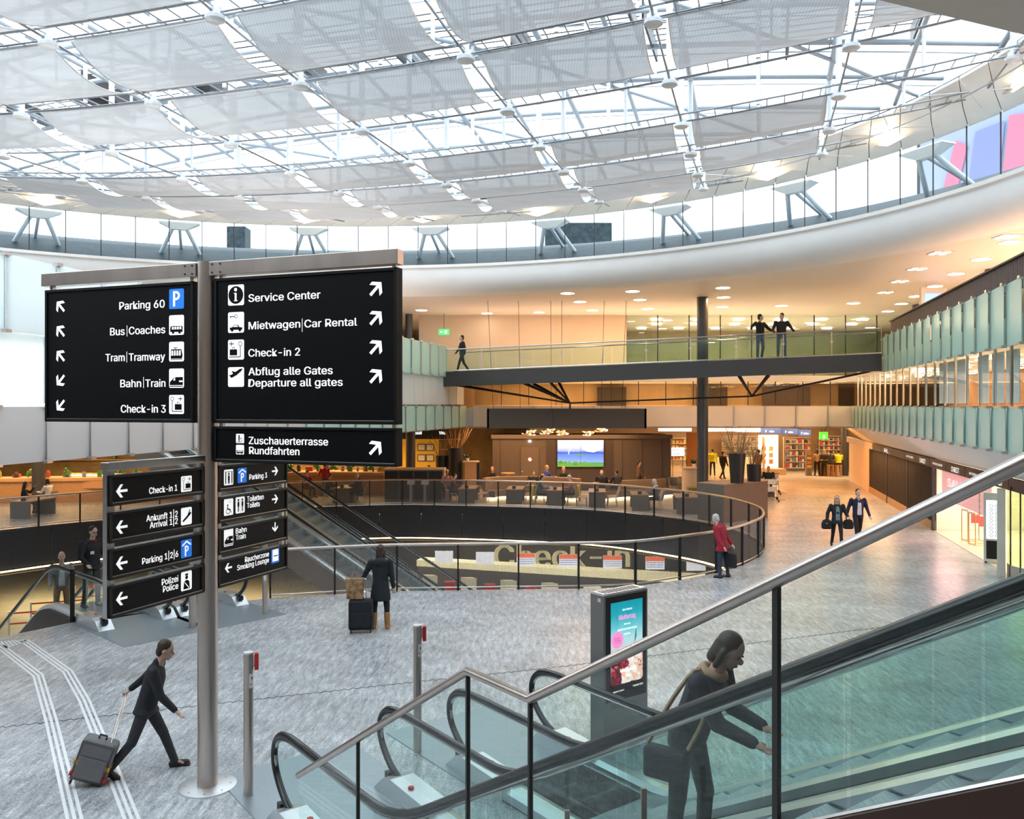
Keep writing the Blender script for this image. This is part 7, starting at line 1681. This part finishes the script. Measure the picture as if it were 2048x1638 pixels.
# striding traveller with trolley case
tp = fl(292, 1545)
r_, K = person('traveller in a black jacket striding to the right and pulling a grey case', tp, 78, 1.74, legs=((26, 6, 2), (-20, 20, 2)), arms=((-38, 18, -6), (24, 10, 26)), lean=16, nod=4, top='cloth_black', bottom='cloth_charcoal', hair='hair_brown', skin='skin', coat=.06, bulk=1.06, voxel=.013, detail=True)
hand = W_of(r_, K['A'][0][2] + K['A'][0][3] * .09)
sp2 = fl(172, 1568); mcase = mat('case_grey', (.17, .165, .17), .35, var=.1, scale=5)
o, T = suitcase(sp2, .2, 'grey hard trolley case with red base and yellow strap pulled by the striding traveller', .42, .27, .52, mcase, handle=False, strap=((.44, mat('strap_yellow', (.62, .34, .04), .6)), (.16, M['plain_red'])), tilt=.34)
g = G(); g.tube([T(.12, -.06, .58), hand + V((-.01, 0, -.01))], .009, 6); g.tube([T(.12, .06, .58), hand + V((.01, 0.02, -.01))], .009, 6); g.tube([hand + V((-.02, -.06, 0)), hand + V((.02, .06, 0))], .014, 6); g.build('pull_handle', M['steel'], o)
# rider on the near escalator
hC = 5.36; pc = V((-2.6, 9.64, 0)) + SH * .72 + SU * hC; pc.z = ramp(hC, 2.1, .577) + .02
def rider_bag(root, k):
    g = G(); P = [k['sh'][1] + k['up'] * .055 + k['fw'] * .02, k['sp'](.36, .15, .05), k['sp'](.12, .15, -.12), k['sp'](-.02, .0, -.22), k['sp'](.2, -.16, -.06), k['sh'][1] + k['up'] * .05 - k['fw'] * .05]
    g.sweep(catmull(P, 5, True), [(-.035, -.01), (.035, -.01), (.035, .012), (-.035, .012)], True); lbuild(g, 'bag_strap', M['cloth_beige'], root)
r_, K = person('person in a dark jacket riding up the near escalator, one hand stretched forward', pc, 126, 1.62, legs=((12, 16, 3), (-3, 4, 3)), arms=((22, 4, 62), (36, -4, 40)), lean=22, nod=10, top='cloth_charcoal', bottom='cloth_green', hair='hair_brown', style='bob', skin='skin', bulk=1.12, voxel=.010, collar='cloth_beige', detail=True)
q = W_of(r_, K['sp'](.5, -.02, .16)); bp = pc.lerp(q, .5); bp.z = pc.z + .70; bp += V((-.24, -.05, 0)); o = thing('shoulder_bag', 'dark flat shoulder bag hanging at the side of the escalator rider', 'bag', bp - UP * .12); g = G(); g.box(bp + V((.05, 0, .02)), (.30, .12, .21), math.radians(-36)); g.build('bag_body', M['cloth_black'], o, bevel=.03); g = G(); g.tube(catmull([bp + V((-.06, .05, .14)), bp.lerp(q, .6) + V((-.06, 0, .12)), q + V((0, 0, .075)), bp.lerp(q, .5) + V((.16, -.06, .1)), bp + V((.18, -.08, .14))], 4), .016, 6); g.build('strap', M['cloth_beige'], o)
# two men on the escalator that leads down on the left
pA = lambda h: V((-8.5, 17.75, 0)) + V((.68, .73, 0)) * .66 + V((-.73, .68, 0)) * h + V((0, 0, ramp(h, 2.6, -.577)))
def badge(root, k): g = G(); g.box(k['sp'](.3, .148, .09), (.09, .012, .07)); lbuild(g, 'badge', M['sticker'], root)
r_, K = person('man with glasses in a black jacket with white badge arriving on the left escalator', pA(2.45), 120, 1.84, legs=((6, 8, 3), (-4, 4, 3)), arms=((6, 12, 40), (10, 12, 48)), top='cloth_black', bottom='cloth_charcoal', hair='hair_brown', skin='skin_pale', bulk=1.15, voxel=.015, collar='cloth_maroon', detail=True, nod=12, extra=lambda a, b: (glasses(a, b), badge(a, b)))
person('bald man in a pale shirt farther down the left escalator', pA(4.35), 150, 1.74, arms=((20, 10, 60), (14, 10, 40)), top='cloth_grey', bottom='cloth_beige', hair='hair_grey', style='bald', skin='skin_pale', shirt='cloth_white', voxel=.018)
# bridge
def onb(x, off=.45):
    t0, t1 = 0, 1
    for _ in range(40):
        t = (t0 + t1) / 2; p = A_ + bd * t + bn * off
        if CX + F * p.x / p.y < x: t0 = t
        else: t1 = t
    return p - UP * .02
person('man in a black shirt on the footbridge with his arm along the rail', onb(1520, .36), 150, 1.84, legs=((8, 20, 2), (0, 0, 4)), arms=((10, 50, 40), (20, 62, 20)), turn=-50, top='cloth_black', bottom='cloth_bluegrey', hair='hair_dark', bulk=1.12, voxel=.02)
person('man in dark clothes on the footbridge looking down, hands on the rail', onb(1563, .36), 186, 1.84, legs=((2, 2, 4), (0, 0, 4)), arms=((36, 22, 12), (36, 22, 12)), turn=36, nod=14, top='cloth_black', bottom='cloth_bluegrey', hair='hair_dark', bulk=1.14, voxel=.02)
person('person in black walking at the exit sign end of the footbridge', onb(924, 1.0), 250, 1.74, legs=((22, 8, 2), (-16, 20, 2)), arms=((-14, 8, 20), (18, 10, 20)), top='cloth_black', bottom='cloth_black', hair='hair_dark', voxel=.02)
# seated and standing guests of the cafe
SIT = ((84, 86, 6), (84, 86, 6)); EAT = ((34, 10, 62), (34, 10, 62))
def sit(label, x, y, Y, face, seatz=.46, **k):
    """seated person whose head top shows at pixel (x, y)"""
    p = px(x, y, Y); kw_ = dict(h=1.70, legs=SIT, arms=EAT, seat=seatz, voxel=.02); kw_.update(k)
    pos = V((p.x, p.y, 0)); top_ = seatz + .09 + .86; want = p.z; pos.z = 0
    st = thing_seat(pos, face, label) if k.get('stool', False) else None
    kw_.pop('stool', None)
    return person(label, pos, face, **kw_)
def fwd(face): return V((math.sin(math.radians(face)), math.cos(math.radians(face)), 0))
def seatchair(pos, face, lab):
    chair(pos + fwd(face) * .02, -math.radians(face), lab)
def tpos(i, s, dy): a, b_, w = TP[i]; return (b_ if s > 0 else a) + V((s * .40 + .09 * dy, dy, 0))
def diner(label, i, s, dy, **k):
    p = tpos(i, s, dy); face = -90 if s > 0 else 90; seatchair(p, face, 'chair under the ' + ' '.join(label.split()[:9])); kw_ = dict(h=1.70, legs=SIT, arms=EAT, seat=.46, voxel=.02, lean=8, nod=8); kw_.update(k); return person(label, p, face, **kw_)
diner('bald man in a long dark coat seated at the cafe table beyond the long escalators', 0, 1, .5, top='cloth_charcoal', bottom='cloth_black', hair='hair_grey', style='bald', skin='skin_pale', coat=.22, bulk=1.2, h=1.78)
diner('dark haired person in black seated with back turned at the bald man table', 0, -1, .4, top='cloth_black', bottom='cloth_charcoal', hair='hair_brown', bulk=1.1)
diner('woman in a maroon jacket seated at the first cafe table past the grey counter', 1, -1, .7, top='cloth_maroon', bottom='cloth_charcoal', hair='hair_brown', style='bun', skin='skin_pale', female=True, collar='cloth_white')
diner('broad man in a blue grey sweater seated at the yellow vest table, laptop man side', 3, -1, .45, top='cloth_bluegrey', bottom='cloth_charcoal', hair='hair_dark', bulk=1.15)
diner('fair man seated behind the broad man at the yellow vest table', 3, -1, 1.25, top='cloth_grey', bottom='cloth_charcoal', hair='hair_blond', skin='skin_pale')
diner('man in a plaid shirt seated at the yellow vest table, video wall side', 3, 1, .55, top='cloth_plaid', bottom='cloth_charcoal', hair='hair_grey', skin='skin_pale', bulk=1.15)
diner('dark haired man seated beside the plaid shirt man at the yellow vest table', 3, 1, 1.3, top='cloth_brown', bottom='cloth_charcoal', hair='hair_dark')
diner('woman with white headscarf and patterned scarf seated at the sixth cafe table', 5, 1, .4, top='cloth_bluegrey', bottom='cloth_black', hair='hair_grey', style='bob', skin='skin_pale', female=True, collar='cloth_white')
for i, s, dy, n in ((3, -1, .36, 'lime yellow safety vest hanging over the chair of the broad man'), (3, 1, .46, 'lime yellow safety vest hanging over the chair of the plaid shirt man')):
    p = tpos(i, s, dy) + V((s * .27, 0, 0)); o = thing('safety_vest', n, 'vest', p + UP * .2); g = G(); g.loft([[p + V((s * (.0 + .10 * (1 - z / .9)) + s * .05 * b_, a * (.24 + .06 * math.sin(z * 9)), z)) for a, b_ in ((-1, 0), (-.3, 1), (.3, .6), (1, 1), (1, -.4), (0, -.2), (-1, -.6))] for z in (.18, .4, .6, .8, .92)]); g.build('cloth', M['cloth_hivis'], o, 60); g = G(); g.loft([[p + V((s * .14 + s * .04 * b_, a * .29, z)) for a, b_ in ((-1, 0), (0, 1), (1, 0), (1, -.5), (0, .3), (-1, -.5))] for z in (.42, .47)]); g.build('reflective_band', M['cloth_white'], o)
def benchsit(label, x, Y, face, **k):
    p = V(((x - CX) / F * Y, Y, 0)); kw_ = dict(h=1.72, legs=SIT, arms=EAT, seat=.5, voxel=.02, lean=6, nod=12); kw_.update(k); return person(label, p, face, **kw_)
rr, K = benchsit('dark haired man in a black jacket working at a laptop on the curved bench', 1067, 42.75, 182, top='cloth_black', bottom='cloth_charcoal', hair='hair_brown', skin='skin_pale', shirt='cloth_maroon', bulk=1.12)
lt = V(((1064 - CX) / F * 41.9, 41.9, .78)); o = thing('laptop_table', 'small side table in front of the laptop man', 'table', V((lt.x, lt.y, 0))); g = G(); g.box(V((lt.x, lt.y, .755)), (.6, .45, .04)); g.build('tabletop', M['table_top'], o); g = G(); g.cyl((lt.x, lt.y, 0), (lt.x, lt.y, .74), .04); g.build('stem', M['mesh_post'], o)
o = thing('laptop', 'open silver laptop in front of the man in black on the curved bench', 'laptop', lt); g = G(); g.box(lt + UP * .01, (.36, .25, .018)); g.build('keyboard_base', M['steel_light'], o); g = G(); g.obb(lt + V((-.18, -.125, .02)), V((.36, 0, 0)), V((0, -.06, .23)), V((0, .01, 0))); g.build('screen_lid', M['steel_light'], o)
benchsit('person with blond hair in a blue jacket behind the curved bench', 1091, 44.6, 120, top='cloth_blue', bottom='cloth_black', hair='hair_blond', seat=.62, nod=0)
benchsit('woman with wavy blond hair in black behind the end of the curved bench', 1128, 44.2, 200, top='cloth_black', bottom='cloth_black', hair='hair_blond', style='bob', seat=.58, nod=0, female=True)
benchsit('bald man in black seen from behind on the second curved bench', 1203, 42.2, 10, top='cloth_black', bottom='cloth_charcoal', hair='hair_grey', style='bald', skin='skin_pale', bulk=1.2, nod=0, seat=.54)
benchsit('dark haired man in grey seen from behind on the second curved bench', 1235, 42.5, -20, top='cloth_charcoal', bottom='cloth_charcoal', hair='hair_dark', bulk=1.1, nod=0, seat=.54)
person('blurred dark figure passing in front of the plain brown panels', V(((1278 - CX) / F * 45.6, 45.6, 0)), 90, 1.74, legs=((20, 6, 2), (-18, 24, 2)), arms=((-14, 8, 20), (18, 8, 20)), top='cloth_brown', bottom='cloth_black', hair='hair_dark', voxel=.022)
p = V(((893 - CX) / F * 41.2, 41.2, 0)); benchsit('man with white cap and plaid shirt seated beside the grey service counter', 894, 41.6, 176, top='cloth_plaid', bottom='cloth_charcoal', hair='hair_grey', skin='skin_dark', seat=.62, nod=0)
c = V(((894 - CX) / F * 41.6, 41.6, 0)); o = thing('block_seat', 'pale block seat under the man with the white cap', 'seat', c); g = G(); g.box(c + UP * .27, (.5, .5, .54)); g.build('block', M['wood_pale'], o, bevel=.02)
for lab, x, Y, fc_, k in (('person in a bright red jacket seated at the far side of the long escalators', 612, 43.0, 120, dict(top='cloth_red', bottom='cloth_charcoal', hair='hair_brown', skin='skin_pale')), ('person in a red jacket and cap standing at the restaurant bar', 650, 43.9, -30, dict(top='cloth_red', bottom='cloth_jeans', hair='hair_dark', seat=None, legs=((3, 4, 3), (-3, 3, 3)))), ('dark haired woman in a patterned top seated under the left balcony, on the phone', 46, 36.5, 60, dict(top='cloth_black', bottom='cloth_charcoal', hair='hair_dark', female=True, style='long', arms=((60, 20, 90), (30, 10, 60)))), ('person in a speckled white top seated under the left balcony beside the column', 98, 38.0, -70, dict(top='cloth_white', bottom='cloth_black', hair='hair_dark', female=True, style='bob')), ('man in dark clothes working at a laptop between the column and the planters', 859, 46.6, 200, dict(top='cloth_black', bottom='cloth_black', hair='hair_dark', skin='skin', arms=((40, 10, 100), (34, 10, 62)))), ('woman with red hair seated in front of the supermarket', 986, 45.6, 200, dict(top='cloth_black', bottom='cloth_black', hair='hair_red', style='bob', female=True))):
    p = V(((x - CX) / F * Y, Y, 0)); kw_ = dict(h=1.72, legs=SIT, arms=EAT, seat=.48, voxel=.021, lean=6, nod=6); kw_.update(k); person(lab, p, fc_, **kw_)
    if kw_.get('seat'): seatchair(p, fc_, 'chair under the ' + ' '.join(lab.split()[:10]))
table(20, 60, 1003, 'the table of the woman on the phone', 'grey panel ended cafe table under the left balcony, nearest the picture edge')
# shoppers
for lab, x, Y, fc_, k in (('person in a grey blue coat with red basket before the supermarket produce', 957, 57.6, 20, dict(top='cloth_bluegrey', bottom='cloth_black', hair='hair_red', coat=.2)), ('worker in a yellow safety jacket at the bakery counter', 1425, 57.2, 0, dict(top='cloth_hivis', bottom='cloth_black', hair='hair_dark', bulk=1.15)), ('dark blurred figure with a backpack walking before the bakery counter', 1446, 54.5, 60, dict(top='cloth_black', bottom='cloth_black', hair='hair_brown', legs=((18, 6, 2), (-16, 18, 2)), bulk=1.2)), ('tall dark figure behind the tapered planter at the bakery', 1517, 54.8, -30, dict(top='cloth_brown', bottom='cloth_black', hair='hair_brown', h=1.82, bulk=1.2)), ('woman in a light brown jacket standing before the newsagent', 1634, 57.0, 10, dict(top='cloth_beige', bottom='cloth_black', hair='hair_brown', style='long', female=True)), ('woman in a dark open coat standing next to the light brown jacket woman', 1649, 56.8, 15, dict(top='cloth_charcoal', bottom='cloth_black', hair='hair_blond', style='long', female=True, coat=.1)), ('person in black behind the pier at the Steiner entrance', 1382, 56, 10, dict(top='cloth_black', bottom='cloth_black', hair='hair_dark'))):
    p = V(((x - CX) / F * Y, Y, 0)); kw_ = dict(h=1.74, voxel=.024, legs=((4, 4, 3), (-4, 4, 3))); kw_.update(k); person(lab, p, fc_, **kw_)
for lab, x, k in (('person in a dark jacket seated on the first stool at the newsagent', 1661, dict(top='cloth_charcoal', hair='hair_dark')), ('worker in a yellow jacket seated on the second stool at the newsagent', 1677, dict(top='cloth_hivis', hair='hair_dark', bulk=1.2))):
    p = V((sx(x, 56.2), 56.2, 0)); person(lab, p, 8, h=1.74, legs=((70, 70, 8), (70, 70, 8)), arms=EAT, seat=.79, bottom='cloth_black', voxel=.022, lean=8, **k)
p = V(((1537 - CX) / F * 43.8, 43.8, 0)); person('person with an orange knitted cap and black jacket seated beyond the planter wall', p, 200, h=1.72, legs=SIT, arms=EAT, seat=.62, top='cloth_black', bottom='cloth_black', hair='cloth_orange', collar='olive', voxel=.02, bulk=1.2, nod=10)
o = thing('block_seat', 'brown block seat under the person with the orange cap', 'seat', p); g = G(); g.box(p + UP * .27, (.5, .5, .54)); g.build('block', M['counter_grey'], o, bevel=.02)
